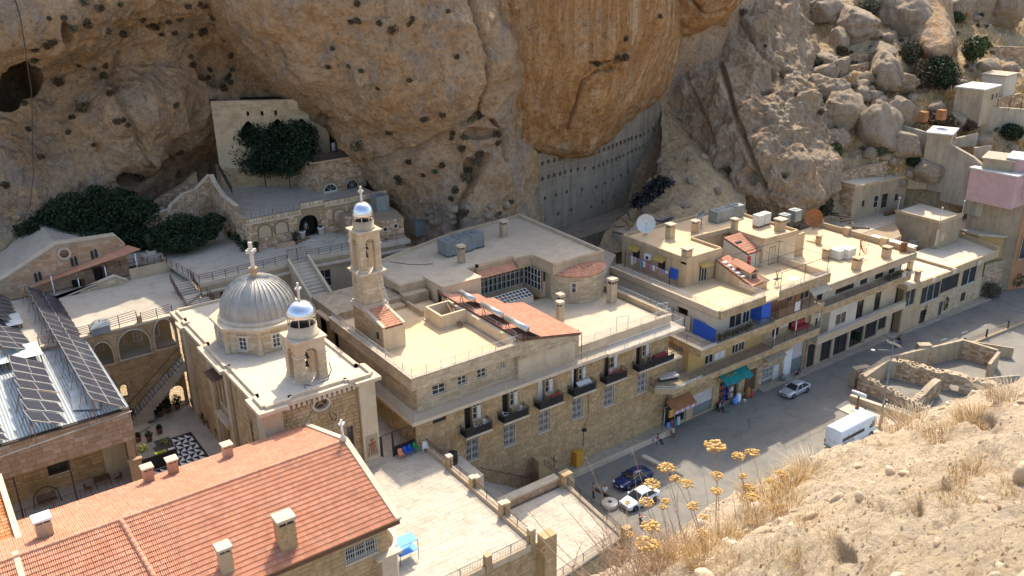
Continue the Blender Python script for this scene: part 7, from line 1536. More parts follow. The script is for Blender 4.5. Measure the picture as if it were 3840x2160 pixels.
def tankbox(px,py,z,w_,d_,h_,label,group,mt_='galv',pallet=False,rz=0):
 p=at(px,py,z);t=thing('water_tank',(p[0],p[1],z),label,'water tank',group,rz);x,y=p[0],p[1];z0=z+(.25 if pallet else .08)
 m=MB();m.box(x-w_/2,x+w_/2,y-d_/2,y+d_/2,z0,z0+h_);m.bd('tank',mt_,t)
 m=MB();m.box(x-w_/2-.02,x+w_/2+.02,y-d_/2-.02,y+d_/2+.02,z0+h_,z0+h_+.05);m.box(x-.25,x+.25,y-.25,y+.25,z0+h_+.05,z0+h_+.13);m.bd('lid',mt_,t)
 for a in(-1,0,1):m=MB();m.box(x+a*w_*.4-.08,x+a*w_*.4+.08,y-d_/2+.05,y+d_/2-.05,z,z0-.001);m.bd('runner','wood',t)
 return t
gg='dark grey tanks at the back of the laundry flat roof'
tankbox(2690,830,RT,2.0,1.6,1.5,'front left dark grey tank of the big three behind the satellite dish',gg);tankbox(2725,820,RT,2.0,1.6,1.5,'middle dark grey tank of the big three behind the satellite dish',gg);tankbox(2755,812,RT,1.8,1.6,1.6,'right dark grey tank of the big three behind the satellite dish',gg)
tankbox(2842,850,RT,1.15,1.1,1.4,'left pale tank on a pallet right of the big grey three','pale pallet tanks','tank_white',True);tankbox(2866,842,RT,1.15,1.1,1.4,'right pale tank on a pallet right of the big grey three','pale pallet tanks','tank_white',True)
tankbox(2940,835,RT-.4,1.3,1.2,1.1,'lower blue grey tank against the foot of the standing rock','blue grey tanks under the rock');tankbox(2978,828,RT-.4,1.4,1.3,1.5,'taller blue grey tank against the foot of the standing rock','blue grey tanks under the rock')
def dish(P,r,az_,el,label,mt_='plaster_pale',mesh=False,h=1.3,group=None):
 t=thing('satellite_dish',P,label,'satellite dish',group);x,y,z=P
 m=MB();m.tube(P,(x,y,z+h),.05,6);m.tube((x-.4,y,z),(x,y,z+h*.6),.03,4);m.tube((x+.4,y,z),(x,y,z+h*.6),.03,4);m.bd('mast','iron',t)
 n=20;C=NA([x,y,z+h+r*.15]);ax=NA([mcos(az_)*mcos(el),msin(az_)*mcos(el),msin(el)]);e1=np.cross(ax,(0,0,1.));e1/=NO(e1);e2=np.cross(e1,ax)
 m=MB()
 if mesh:
  for rr_ in(.35,.68,1.0):
   pts=[C+ax*(rr_*rr_*r*.28)+r*rr_*(mcos(2*PI*k/n)*e1+msin(2*PI*k/n)*e2)for k in range(n+1)];m.path(pts,.03,4)
  for k in range(16):
   a=2*PI*k/16;m.path([C+ax*(q*q*r*.28)+r*q*(mcos(a)*e1+msin(a)*e2)for q in(0,.35,.7,1)],.025,4)
  m.tube(C-ax*.1,C+ax*.12,.16,8)
 else:
  vs=[C];fs=[]
  R_=(.3,.6,.85,1.0)
  for q in R_:
   for k in range(n):a=2*PI*k/n;vs.append(C+ax*(q*q*r*.3)+r*q*(mcos(a)*e1+msin(a)*e2))
  for k in range(n):fs.append((0,1+k,1+(k+1)%n))
  for i in range(3):
   for k in range(n):fs.append((1+i*n+k,1+(i+1)*n+k,1+(i+1)*n+(k+1)%n,1+i*n+(k+1)%n))
  m.add(vs,fs,True);b_=len(m.v);m.add([NA(v)-ax*.04 for v in vs],[tuple(reversed(f))for f in fs],True)
 m.bd('reflector',mt_,t);m=MB();F=C+ax*r*.75;m.tube(C+e2*-r*.9+ax*.2,F,.02,4);m.tube(F-ax*.1,F+ax*.05,.06,8);m.bd('feed_horn','iron',t)
 return t
p=at(2420,882,RT);dish((p[0],p[1],RT),1.25,-2.3,.35,'big white mesh satellite dish at the left corner of the laundry flat roof','tank_white',h=1.4)
p=at(2628,860,RT);dish((p[0],p[1],RT),.75,2.6,.75,'small grey satellite dish on a black pole in the roof shade','galv',h=1.7)
p=at(3052,848,14.0);dish((p[0],p[1],13.4),1.35,-2.9,.3,'rusty brown satellite dish under the standing rock','rust',h=1.6)
ln=thing('laundry_line',(74.3,73,14),'washing line hung with pink and pale clothes outside the left side of the flat','laundry')
m=MB();m.tube((74.4,78.6,15.4),(74.4,70.6,15.1),.02,4);m.tube((74.4,78.6,13.4),(74.4,78.6,15.6),.05,5);m.tube((74.4,70.6,13.4),(74.4,70.6,15.3),.05,5);m.bd('line','iron',ln)
for k in range(13):y=78.1-k*.56;h_=.5+.35*((k*5)%3);m=MB();m.sheet([(74.38,y,15.35-k*.02),(74.38,y-.44,15.35-k*.02),(74.42,y-.42,15.3-h_),(74.42,y-.02,15.3-h_)],.02);m.bd('garment',['cloth_pink','white','cloth_pale','cloth_pink','shirt_blue','white','cloth_pink'][k%7],ln)
m=MB();m.sheet([(HU-.05,HVv+2.6,15.3),(HU-.05,HVv+1.2,15.3),(HU-.3,HVv+1.2,14.0),(HU-.3,HVv+2.6,14.0)],.02);m.bd('garment','blue',ln)
ts=thing('stair_tower_roof',(85,70,15),'upper faded tiled lean-to roof with a black opening beside the laundry flat','tiled roof')
A_,B_2,C_2,D_=at(*rw_(1245,515),17.0),at(*rw_(1450,455),17.0),at(*rw_(1715,610),15.6),at(*rw_(1490,680),15.6)
m=MB();m.sheet([D_,C_2,B_2,A_],.15);m.bd('roof_deck','wood',ts)
eu=(B_2-A_);ed=(D_-A_);tiles(ts,A_+(0,0,.04),eu,ed,NO(eu),NO(ed),tw=.34,td=.42,n_ind=100)
m=MB();m.prism([(A_[0],A_[1]),(D_[0],D_[1]),(C_2[0]-.2,C_2[1]+.2),(B_2[0],B_2[1])],13.3,[A_[2]-.2,D_[2]-.2,C_2[2]-.2,B_2[2]-.2]);m.bd('wall','plaster_pale',ts)
p=(A_*.55+D_*.45)+(.9,.4,0);m=MB();m.box(p[0]-.5,p[0]+.5,p[1]-.4,p[1]+.3,p[2]-.3,p[2]+.28);m.bd('black_opening','black',ts);m=MB();m.box(D_[0]-.1,D_[0]+.3,D_[1]-.3,D_[1]-.05,13.4,15.3);m.bd('red_door','cloth_red',ts)  # opening drawn as a plain black box
ts2=thing('stair_roof',(82,66,14),'lower red tiled sloping roof with a small dormer window','tiled roof')
A_,B_2,C_2,D_=at(*rw_(1170,740),15.9),at(*rw_(1290,690),15.9),at(*rw_(1710,940),14.3),at(*rw_(1530,1010),14.3)
m=MB();m.sheet([D_,C_2,B_2,A_],.15);m.bd('roof_deck','wood',ts2);eu=B_2-A_;ed=D_-A_
tiles(ts2,A_+(0,0,.04),eu,ed,NO(eu),NO(ed),tw=.32,td=.42,n_ind=120)
m=MB();m.prism([(A_[0],A_[1]),(D_[0],D_[1]),(C_2[0]-.2,C_2[1]+.2),(B_2[0],B_2[1])],13.36,[A_[2]-.17,D_[2]-.17,C_2[2]-.17,B_2[2]-.17]);m.bd('wall','plaster',ts2)
dm=(A_*.25+D_*.75)*.5+(B_2*.25+C_2*.75)*.5;m=MB();m.box(dm[0]-.7,dm[0]+.7,dm[1]-.4,dm[1]+1.2,dm[2]-.3,dm[2]+.7);dmo=m.bd('dormer','plaster',ts2);m=MB();m.prism([(dm[0]-.85,dm[1]-.55),(dm[0],dm[1]-.55),(dm[0],dm[1]+2.6),(dm[0]-.85,dm[1]+2.6)],[dm[2]+.7,dm[2]+1.15,dm[2]+1.6,dm[2]+1.15],[dm[2]+.8,dm[2]+1.25,dm[2]+1.7,dm[2]+1.25]);m.prism([(dm[0]+.001,dm[1]-.55),(dm[0]+.85,dm[1]-.55),(dm[0]+.85,dm[1]+2.6),(dm[0]+.001,dm[1]+2.6)],[dm[2]+1.15,dm[2]+.7,dm[2]+1.15,dm[2]+1.6],[dm[2]+1.25,dm[2]+.8,dm[2]+1.25,dm[2]+1.7]);m.bd('dormer_roof','tile',dmo);m=MB();m.box(dm[0]-.4,dm[0]+.4,dm[1]-.44,dm[1]-.401,dm[2]-.1,dm[2]+.5);m.bd('pane','glass',dmo)
for k in range(5):q=A_*(1-k*.13-.2)+D_*(k*.13+.2)+(.5,.2,.15);boulder(0,0,.32,None,'crumpled white sack on the lower red tiled roof','white',(1.3,.8,.5),'sacks on the tiled stair roof',k+5,'sack',.2,2,P=q)
b2=thing('pergola_house',(87,66,0),'narrow house with deep shaded balconies and a pipe pergola on its roof terrace','apartment house')
W2=82.15;V2=61.9
go=[opn(ru_,665,970,800,1180,W2,V2),opn(ru_,830,920,925,1100,W2,V2),opn(ru_,1015,700,1095,1040,W2,V2),opn(ru_,1115,600,1250,1010,W2,V2)]
go=[(max(.2,a),b,max(.1,c),min(d,4.9))for a,b,c,d in go]
mb=MB();wall(mb,(W2,V2),(91.3,V2),0,5.7,go,.3);mb.bd('ground_floor_wall','plaster_dirty',b2);stones(b2,(W2,V2),(91.3,V2),.1,5.7,[(a-.1,b+.1,c,d+.1)for a,b,c,d in go],.5,.3,.05,'stone_rubble',90)
window(b2,(W2,V2),(91.3,V2),go[0][0],go[0][1],1.1,2.6,cols=3,rows=2,inset=.1,bars=True,barmat='frame_white');m=MB();m.box(W2+go[0][0],W2+go[0][1],V2+.2,V2+.25,.1,go[0][3]);m.bd('metal_door','galv',b2)
m=MB();m.box(W2+go[1][0],W2+go[1][1],V2+.2,V2+.25,.1,go[1][3]);m.bd('white_door','frame_white',b2);m=MB();m.box(W2+go[2][0],W2+go[2][1],V2+.1,V2+.15,.1,go[2][3]);m.bd('white_door','white',b2);shutter(b2,W2+go[3][0],W2+go[3][1],V2+.2,.1,go[3][3],'cloth_pale',2.0)
m=MB();m.sheet([(82.6,60.9,4.1),(86.2,60.9,4.1),(86.2,V2-.06,4.5),(82.6,V2-.06,4.5)],.1);m.bd('door_canopy','concrete_pale',b2)
slabband(b2,[(81.9,60.0),(91.1,60.0),(91.1,66),(82.15,66)],5.86,6.75,'stone_pale',[((82.2,60.0),(91.1,60.0))]);rail(b2,[(82.0,60.15,6.76),(91.0,60.15,6.76)],.95,.13,'iron',posts=2.2,r=.016)
f1=[(1.9,3.1,6.8,8.9),(5.0,6.2,6.9,8.9)]
mb=MB();wall(mb,(W2,V2),(91.3,V2),6.75,9.2,f1,.3);mb.bd('first_floor_wall','plaster',b2);[window(b2,(W2,V2),(91.3,V2),*h,cols=2,rows=1,inset=.1,fr='frame_brown',sill=False)for h in f1]
m=MB();m.box(W2+3.4,W2+4.9,V2-.04,V2-.005,7.6,9.0);m.bd('pale_panel','frame_white',b2)
for x in(82.35,86.4,91.0):m=MB();m.tube((x,60.25,6.76),(x,60.25,9.2),.07,6);m.bd('post','white',b2)
m=MB();m.sheet([(87.8,60.3,9.1),(90.9,60.3,9.0),(90.9,61.4,8.5),(87.8,61.4,8.6)],.02);o=m.bd('draped_cloth','cloth_pale');tag(o,'pale cloth hung under the ceiling of the second house first floor balcony','cloth');t=thing('balcony_sofa',(88.8,61.2,6.76),'red covered sofa on the first floor balcony of the pergola house','sofa');m=MB();m.box(87.6,90.2,61.0,61.7,6.8,7.25);m.bd('seat','cloth_red',t);m=MB();m.box(87.6,90.2,61.701,61.86,6.8,7.8);m.bd('backrest','cloth_red',t)
slabband(b2,[(81.75,60.0),(91.4,60.0),(91.4,66),(82.2,66)],9.3,10.3,'stone_pale',[((82.2,60.0),(91.4,60.0))])
f2=[(4.2,5.2,10.8,12.3),(6.8,8.6,10.5,12.4)]
mb=MB();wall(mb,(W2,V2),(91.4,V2),10.3,12.9,f2,.3);mb.bd('second_floor_wall','plaster_orange',b2);[window(b2,(W2,V2),(91.4,V2),*h,cols=2,rows=1,inset=.1,fr='frame_white',sill=False)for h in f2]
for k in range(6):m=MB();x=82.4+k*1.5;m.box(x,x+.08,60.1,60.18,10.31,12.9);m.bd('glazing_post','frame_brown',b2)
m=MB();m.box(82.3,85.3,60.1,60.13,10.31,11.5);m.bd('balcony_screen','wood',b2);m=MB();m.box(85.5,86.5,60.1,60.13,10.5,11.7);m.bd('pale_pane','frame_white',b2)
m=MB();m.sheet([(87.6,59.9,12.9),(91.2,59.9,12.9),(91.2,59.1,12.3),(87.6,59.1,12.3)],.05);m.bd('sun_sheet','concrete_pale',b2)
slabband(b2,[(81.7,59.9),(91.8,59.9),(91.8,68.5),(82.2,68.5)],12.9,13.3,'stone_pale')
m=MB();strip(m,[(82.2,59.9),(91.8,59.9)],.28,13.301,14.2);strip(m,[(91.8,60.2),(91.8,68.5)],.28,13.301,14.2);m.bd('parapet','stone_pale',b2);stones(b2,(81.75,59.9),(91.8,59.9),12.92,14.15,[],.5,.3,.04,'stone',60)
m=MB();m.box(82.2,91.5,60.2,68.4,13.302,13.33);m.bd('terrace_floor','screed_warm',b2);rail(b2,[(82.3,64,14.2),(82.3,60.05,14.2),(91.65,60.05,14.2),(91.65,68,14.2)],.5,.14,'rail_white',posts=2,r=.016)
pg=thing('pipe_pergola',(87,64,13.3),'thin metal pipe pergola frame over the roof terrace of the second house','pergola');m=MB()
for x in(82.5,87.0,91.5):
 for y in(60.3,67.8):m.tube((x,y,13.3),(x,y,16.3),.04,5)
for y in(60.3,64,67.8):m.tube((82.5,y,16.3),(91.5,y,16.3),.035,5)
for x in(82.5,87.0,91.5):m.tube((x,60.3,16.3),(x,67.8,16.3),.035,5)
m.bd('frame','iron',pg)
for k in range(10):p=(84.0+rng.rand()*1.8,66.2+rng.rand()*1.5,13.35+rng.rand()*.6);boulder(0,0,.3+rng.rand()*.25,None,'dark bundle in the junk heap on the pergola terrace',['iron','wood','rust','galv'][k%4],(1,.8,.7),'junk heap on the pergola terrace',k+40,'junk_bundle',.2,2,P=p)
m=MB();m.path([(84.3,62.5,13.4),(84.9,62.5,15.4)],.05);m.path([(85.2,62.6,13.4),(84.4,62.6,15.4)],.05);m.box(84.3,85.2,62.3,62.8,14.2,14.3);o=m.bd('folding_trestle','iron');tag(o,'black folding trestle on the pergola terrace','trestle')
m=MB();m.box(86.1,87.4,61.2,62.0,14.0,14.06);[m.tube((x,y,13.34),(x+.2*s,y,14.0),.03,4)for x,s in((86.2,1),(87.3,-1))for y in(61.3,61.9)];o=m.bd('small_table','tank_white');tag(o,'small pale folding table in the sun on the pergola terrace','table')
b3=thing('arcade_house',(101,68,0),'long house with pale ground floor arcade and a wide flat sunny roof','apartment house')
W3=91.35;V3=61.6;V3e=60.9
pil=[ru_(1350,590),ru_(1560,620),ru_(1790,500),ru_(2030,420),ru_(2270,300)]
g3=[opn(ru_,1375,600,1455,920,W3,V3),opn(ru_,1580,590,1700,850,W3,V3),opn(ru_,1785,500,1955,700,W3,V3),opn(ru_,2030,400,2200,560,W3,V3),opn(ru_,2270,290,2420,440,W3,V3),(16.0,18.0,1.2,3.6)]
g3=[(a,b,max(.15,c),min(max(d,3.2),3.9))for a,b,c,d in g3]
mb=MB();wall(mb,(W3,V3),(111,V3),0,4.3,g3,.35);mb.bd('ground_floor_wall','stone_pale',b3)
for h in g3:window(b3,(W3,V3),(111,V3),*h,cols=2,rows=1,inset=.25,fr='frame_brown',sill=h[2]>.5)
m=MB();m.box(91.0,111,60.1,V3-.01,4.3,4.55);m.bd('slab','trim',b3);m=MB();m.box(91.0,111,60.05,60.3,4.551,5.25);m.bd('parapet','stone_pale',b3);rail(b3,[(91.1,60.18,5.25),(110.8,60.18,5.25)],.35,.15,'rail_white',posts=2.5,r=.018)
g4=[(1.0,2.2,4.6,7.2),(4.6,6.2,5.6,7.1),(8.2,8.9,5.2,7.4),(9.6,11.6,4.6,7.2),(14.2,15.6,4.7,7.4)]
mb=MB();wall(mb,(W3,V3),(111,V3),4.55,8.6,g4,.3);mb.bd('first_floor_wall','plaster_cream',b3);[window(b3,(W3,V3),(111,V3),*h,cols=2,rows=1,inset=.12,fr='frame_white' if k<2 else 'frame_brown',sill=False)for k,h in enumerate(g4)]
m=MB();m.box(93.9,99.8,V3-1.0,V3-.001,4.56,8.6);m.bd('bay','plaster_pale',b3);window(b3,(93.9,V3-1.0),(99.8,V3-1.0),1.3,3.6,5.7,7.3,cols=2,rows=1,inset=-.005,depth=.03,fr='frame_white',sill=True)
m=MB();m.box(91.2,111,60.0,V3-.01,8.61,9.5);m.bd('slab','stone_pale',b3);stones(b3,(91.2,60.0),(111,60.0),8.63,9.48,[],.5,.3,.04,'stone',60);rail(b3,[(91.3,60.12,9.5),(110.9,60.12,9.5)],.7,.16,'iron',posts=2.5,r=.016)
g5=[(.6,1.8,9.6,11.4),(4.6,8.6,9.6,11.3),(10.0,11.6,9.6,11.4),(13.4,15.3,9.6,11.4),(16.6,18.0,9.6,11.4)]
mb=MB();wall(mb,(W3,V3),(111,V3),9.5,11.6,g5,.3);wall(mb,(111,V3),(111,76),0,11.6,[],.3);mb.bd('second_floor_wall','plaster_pale',b3);[window(b3,(W3,V3),(111,V3),*h,cols=3 if h[1]-h[0]>2 else 2,rows=1,inset=.12,fr='frame_brown',sill=False)for h in g5]
for k in range(7):x=106.0+k*.75;shrub((x,60.6,9.52),.4,.8,['grey','dry','thick','thin','tall','low','trailing'][k]+' balcony plant at the right end of the third house','balcony plants on the third house','leaf_olive',110,.09,'potted plant','potted_plant')
rf=[(91.5,59.8),(111.2,59.8),(111.2,76.2),(95.1,76.2),(95.1,67.0),(91.9,67.0)]
m=MB();m.prism(rf,11.6,12.3);m.bd('roof_slab','plaster',b3);m=MB();m.prism([(91.8,60.1),(110.9,60.1),(110.9,75.9),(95.2,75.9),(95.2,67),(91.95,67)],12.301,12.33);m.bd('roof','screed_warm',b3)
m=MB();strip(m,[(91.5,59.8),(111.2,59.8)],.25,12.302,12.62);strip(m,[(111.2,60.1),(111.2,76.2)],.3,12.302,13.15);m.bd('parapet','plaster_dirty',b3)
for y in(64.2,70.2,75.0):m=MB();m.box(110.5,111.3,y,y+.9,12.31,13.5);m.bd('pier','plaster',b3)
m=MB();m.box(95.1,98.8,69.2,69.5,12.3,15.6);m.box(98.5,98.8,69.5,76,12.3,15.6);o=m.bd('garden_wall','plaster');tag(o,'plain plastered screen wall behind the satellite dish at the back of the sunny roof','wall')
for(px,py,w_,h_,lb)in((3210,1010,.95,1.7,'chimney at the front edge of the sunny roof beside the mesh dish'),(3322,965,.95,1.6,'worn chimney toward the right end of the sunny roof'),(3096,968,.8,1.4,'short chimney left of the white tanks on the sunny roof'),(3068,915,.6,1.3,'narrow chimney at the back left of the sunny roof')):
 p=at(px,py,12.33);chimney((p[0],p[1],12.33),w_,w_,h_,lb,'chimneys on the sunny roof','plaster',cap='plaster')
tankbox(3142,968,12.33,1.7,1.5,1.2,'left pale grey tank on the sunny roof','pale tanks on the sunny roof','tank_white');tankbox(3175,966,12.33,1.7,1.5,1.3,'right pale grey tank on the sunny roof','pale tanks on the sunny roof','tank_white')
p=at(3222,968,12.33);dish((p[0],p[1],12.33),1.35,-1.1,.4,'large open mesh satellite dish on the sunny roof','rust',True,1.5)
for k in range(3):p=at(3375+k*9,945,12.33);m=MB();m.tube((p[0],p[1],12.33),(p[0]+.2,p[1],13.7),.12,6,.2);m.tube((p[0]-.4,p[1],13.2),(p[0]+.5,p[1]+.3,12.9),.1,5);o=m.bd('antenna_junk','rust');tag(o,['left','middle','right'][k]+' rusty antenna base at the far corner of the sunny roof','antenna','rusty antenna bases')
t=thing('roof_shed',(0,0,0),'long white topped water trough behind the corner of the sunny roof','trough');p=at(3345,900,12.6);t.location=p;ORG[t.name]=p;m=MB();m.fbox(p-(1.0,3.4,1.2),(1.7,0,0),(-.3,6.5,0),(0,0,1.0));m.bd('body','plaster',t);m=MB();m.fbox(p-(1.1,3.5,.19),(1.9,0,0),(-.3,6.7,0),(0,0,.12));m.bd('lid','tank_white',t)
b4=thing('white_window_house',(122,63,0),'two storey plastered house with a white framed window and a split level pale roof','house')
V4=60.6;W4=111.4
h4=[opn(rv_,1385,1330,1470,1449,W4,V4),opn(rv_,1555,1290,1720,1380,W4,V4),opn(rv_,1755,1190,1905,1270,W4,V4),opn(rv_,1970,1110,2085,1220,W4,V4),opn(rv_,1945,1345,1975,1410,W4,V4),(10.0,11.0,.1,2.3),(5.0,6.5,.1,2.2)]
h4=[(max(.1,a),b,max(.1,c),d)for a,b,c,d in h4]
mb=MB();wall(mb,(W4,V4),(133.2,V4),0,7.0,h4,.3);wall(mb,(133.2,V4),(133.2,68),0,7,[],.3);mb.box(112,133,61.2,67,0,6.9);mb.bd('wall','plaster',b4)
for k,h in enumerate(h4):window(b4,(W4,V4),(133.2,V4),*h,cols=3 if k==1 else 2,rows=1,inset=.12,fr=['frame_white','frame_white','frame_brown','white','frame_brown','galv','frame_brown'][k],sill=k<4)
stones(b4,(119,V4),(133.2,V4),0,3.6,[(a-7.6,b-7.6,c,d)for a,b,c,d in h4],.5,.3,.04,'stone_pale',60)
m=MB();m.prism([(110.5,59.9),(121,59.4),(121,67),(110.9,67)],7.0,7.75);m.prism([(121.002,59.4),(134.0,59.3),(136.3,66.8),(121.002,67.2)],7.0,7.85);m.bd('roof_slab','plaster',b4)
m=MB();m.prism([(110.8,60.1),(120.8,59.7),(120.8,66.9),(111,66.9)],7.751,7.78);m.bd('roof','screed_pale',b4);m=MB();m.prism([(121.2,59.6),(133.8,59.5),(136,66.7),(121.2,67)],7.851,7.88);m.bd('roof','screed_pale',b4)
m=MB();strip(m,[(121,59.4),(134,59.3)],.28,7.852,8.15);strip(m,[(134,59.3),(136.3,66.8)],.3,7.852,8.6);strip(m,[(121.3,67),(121.3,59.8)],-.3,7.85,8.15);m.bd('parapet','plaster',b4)
for(px,py)in((3388,1030),(3500,1048),(3577,1015),(3670,985)):p=onV(px,py,59.3);m=MB();m.box(p[0]-.45,p[0]+.45,59.15,59.29,p[2]-.35,p[2]+.35);m.bd('spout_plate','plaster_pale',b4)
for(px,py,lb)in((3438,1052,'twin pipe chimney on the lower pale roof'),(3410,1012,'squat block chimney at the step between the pale roofs')):p=at(px,py,7.78);chimney((p[0],p[1],7.78),.8,.5,1.5,lb,'chimneys on the pale roof','plaster',cap='plaster')
pb_=thing('peeling_box_house',(129,70,7),'box shaped rooftop room with badly peeling plaster above the pale roof','roof room')
Q1_=at(*rv_(1690,905),7.9);Q2_=at(*rv_(1350,760),8.6);
bxp=[(127.3,65.7),(133.6,65.6),(134.2,73.0),(127.2,72.9)]
m=MB();m.prism(bxp,5,12.1);m.bd('wall','plaster_dirty',pb_);m=MB();m.prism([(127.2,65.6),(133.7,65.5),(134.3,73.1),(127.1,73.0)],12.1,12.25);m.bd('roof','screed_pale',pb_)
m=MB();strip(m,[(127.15,73.0),(127.2,65.6)],-.3,12.251,12.6);strip(m,[(127.2,65.55),(133.7,65.5)],.3,12.251,12.6);m.bd('parapet','plaster',pb_)
for(a,b,z,h_)in((-.6,.8,9,1.2),(-2.2,.6,8.6,2.6),(1.6,.5,8,3.0),(3.4,1.1,10.4,.8)):
 m=MB();m.box(128+a+1,128+a+1+b,65.66,65.695,z,z+h_);m.bd('plaster_patch','plaster_cream',pb_)
for(x,y)in((127.4,65.8),(133.5,65.7),(127.3,72.8)):m=MB();m.tube((x,y,12.25),(x+.1,y,14.4),.05,5);m.lathe([(.15,0),(.15,.2)],(x+.1,y,14.4),8);m.bd('pole','tank_white',pb_)
m=MB();p=at(3430,880,9);m.lathe([(.8,0),(.8,1.5)],(p[0],p[1],8),16);o=m.bd('red_barrel','red');tag(o,'faded red water barrel in the corner beside the peeling box','barrel');
m=MB();p=at(3428,916,7.9);m.box(p[0]-.9,p[0]+.9,p[1]-.5,p[1]+.5,7.9,8.6);o=m.bd('concrete_block','concrete_pale');tag(o,'hollow concrete block at the foot of the peeling box','block')
rw3=thing('rubble_lot',(121,70,7),'rough rubble wall topped with dry weeds beside the peeling box','wall');m=MB();m.prism([(112,67.4),(121.5,68.3),(127.1,72.8),(126.5,74),(112,74)],5,10.6);m.bd('wall','mortar',rw3);stones(rw3,(121.5,68.3),(127.1,72.8),7.8,10.5,[],.5,.32,.1,'stone_rubble',60);stones(rw3,(112,67.4),(121.5,68.3),7.8,10.5,[],.5,.32,.1,'stone_rubble',60)
sheet('upper_yard',[(112,72.5),(134.2,72.5),(142,77),(142,92),(112,92)],10.65,'concrete_pale',thick=3)
"""
"""
fh_=thing('farmhouse',(122,80,10.6),'long low farmhouse with a flat pale roof and a row of wooden doors','house')
FA,FB=NA([122.3,77.6]),NA([135.2,76.4])
fz=15.9
def fo_(a,b,c,d):
 P,Q=onV(*rv_(a,b),77.3),onV(*rv_(c,d),77.0);return(P[0]-FA[0],Q[0]-FA[0],Q[2],P[2])
fos=[fo_(955,410,985,470),fo_(1065,360,1105,475),fo_(1135,340,1180,468),fo_(1245,340,1280,400)]
mb=MB();wall(mb,FA,FB,10.6,fz,[(a,b,max(10.7,c),d)for a,b,c,d in fos],.3);wall(mb,(122.1,84),FA,10.6,fz,[],.3);mb.bd('wall','plaster_dirty',fh_)
for k,(a,b,c,d)in enumerate(fos):window(fh_,FA,FB,a,b,max(10.7,c),d,cols=1,rows=2,inset=.1,fr='frame_brown' if k!=1 else 'frame_white',sill=False,name='door' if k in(1,2)else 'window')
stones(fh_,(122.1,84),FA,10.7,fz-.1,[],.45,.3,.08,'stone_rubble',80)
m=MB();m.prism([(122.0,77.4),(135.4,76.2),(146,79.5),(140,88),(121.8,84.2)],fz,fz+.35);m.bd('roof_slab','plaster',fh_);m=MB();m.prism([(122.3,77.7),(135.3,76.5),(145.6,79.8),(139.8,87.6),(122.2,84)],fz+.351,fz+.38);m.bd('roof','screed_pale',fh_)
m=MB();m.prism([(135.0,77),(138.5,77),(138.5,79),(135.0,79)],10.6,fz-.01);m.bd('porch_void','void_shade',fh_);m=MB();strip(m,[(122,77.4),(121.8,84.2)],-.25,fz+.352,fz+.65);strip(m,[(121.8,84.2),(139,87.8)],-.25,fz+.352,fz+.65);m.bd('parapet','plaster_dirty',fh_)
m=MB();m.prism([(135.3,76.4),(139.6,72.2),(139.9,72.5),(135.6,76.7)],[13.8,13.8,13.8,13.8],[fz,13.9,13.9,fz]);m.bd('stair_slope','plaster',fh_)
m=MB();m.prism([(138.6,72.8),(146,73.6),(147,78.8),(138.8,77)],9,15.5);m.box(139,140,72.6,73.2,9,13.5);m.bd('annex','plaster_dirty',fh_)
p=at(3600,720,15.6);tankbox(3520,652,16.3,1.9,1.9,1.5,'black plastic cube tank on the farmhouse annex roof','farmhouse roof tanks','black')
for k in range(4):p=at(*rv_(1070+k*40,155+k*6),fz+.4);boulder(0,0,.3,None,'loose brown stone left on the farmhouse roof','stone_rubble',(1,1,.7),'loose stones on the farmhouse roof',k+12,'loose_stone',.2,2,P=p)
for k in range(7):
 p=at(3130+k*14,800+k*9,13.0);d=NA([rng.uniform(-1.6,1.6),rng.uniform(-2,1),rng.uniform(-.4,.4)]);m=MB();m.tube(p-d,p+d,.14,6);o=m.bd('log','bark');tag(o,['longest','thick','pale','crooked','short','leaning','dark'][k]+' timber in the log pile below the farmhouse','log','timbers below the farmhouse')
m=MB();m.box(128.5,131.5,75.2,75.8,10.66,11.3);o=m.bd('old_sofa','wood');tag(o,'broken brown sofa in front of the farmhouse doors','sofa')
p=at(3258,782,10.7);shrub(p,1.3,.6,'heap of dry brushwood in front of the farmhouse wall',None,'shrub_dry',200,.2,'brushwood','brushwood_heap')
bo=thing('orange_house',(139,62,0),'tall grey and orange rendered house with large windows at the right picture edge','house')
K0,K1=NA([138.6,67.0]),NA([135.7,58.8])
Pa=at(*rv_(2110,130),17.8);Pb=at(*rv_(2576,275),17.8)
m=MB();m.prism([(137.5,66.8),(139.6,59.5),(165,52),(170,70)],0,17.6);m.bd('wall','plaster_dirty',bo);m=MB();m.prism([(137.3,67),(139.4,59.3),(165.2,51.8),(170.2,70.2)],17.6,17.95);m.bd('roof','screed_pale',bo)
WA,WB=(137.5,66.8),(139.6,59.5)
m=MB();Lw=math.dist(WA,WB);dd=(NA(WB)-NA(WA))/Lw;A_=NA(WA)+dd*4.6;n_=NA([dd[1],-dd[0]])*-.0
m=MB();q0=NA([139.62,59.48]);m.prism([q0+(-.1,-.03),q0+(.0,-.06),q0+(24,-7.1),q0+(24,-6.9)],0,14.0);m.bd('render_panel','plaster_orange',bo)
S_0,S_1=(139.55,59.40),(163.6,52.2)
for(a,b,c,d)in((2.2,4.6,10.2,13.2),(.9,4.4,5.2,9.4),(6.5,9,5.2,9.4),(6.5,9,10.2,13.2)):window(bo,S_0,S_1,a,b,c,d,cols=2,rows=1,inset=-.06,depth=.04,fr='frame_white',sill=False)
for(px,py,lb)in((3745,645,'block chimney on the far right roof'),):p=at(px,py,17.95);chimney((p[0],p[1],17.95),1.8,1.6,1.8,lb,None,'plaster',cap='plaster')
lr_=thing('low_roof_house',(141,66,0),'low house with an L shaped shaded flat roof and a tall narrow window','house')
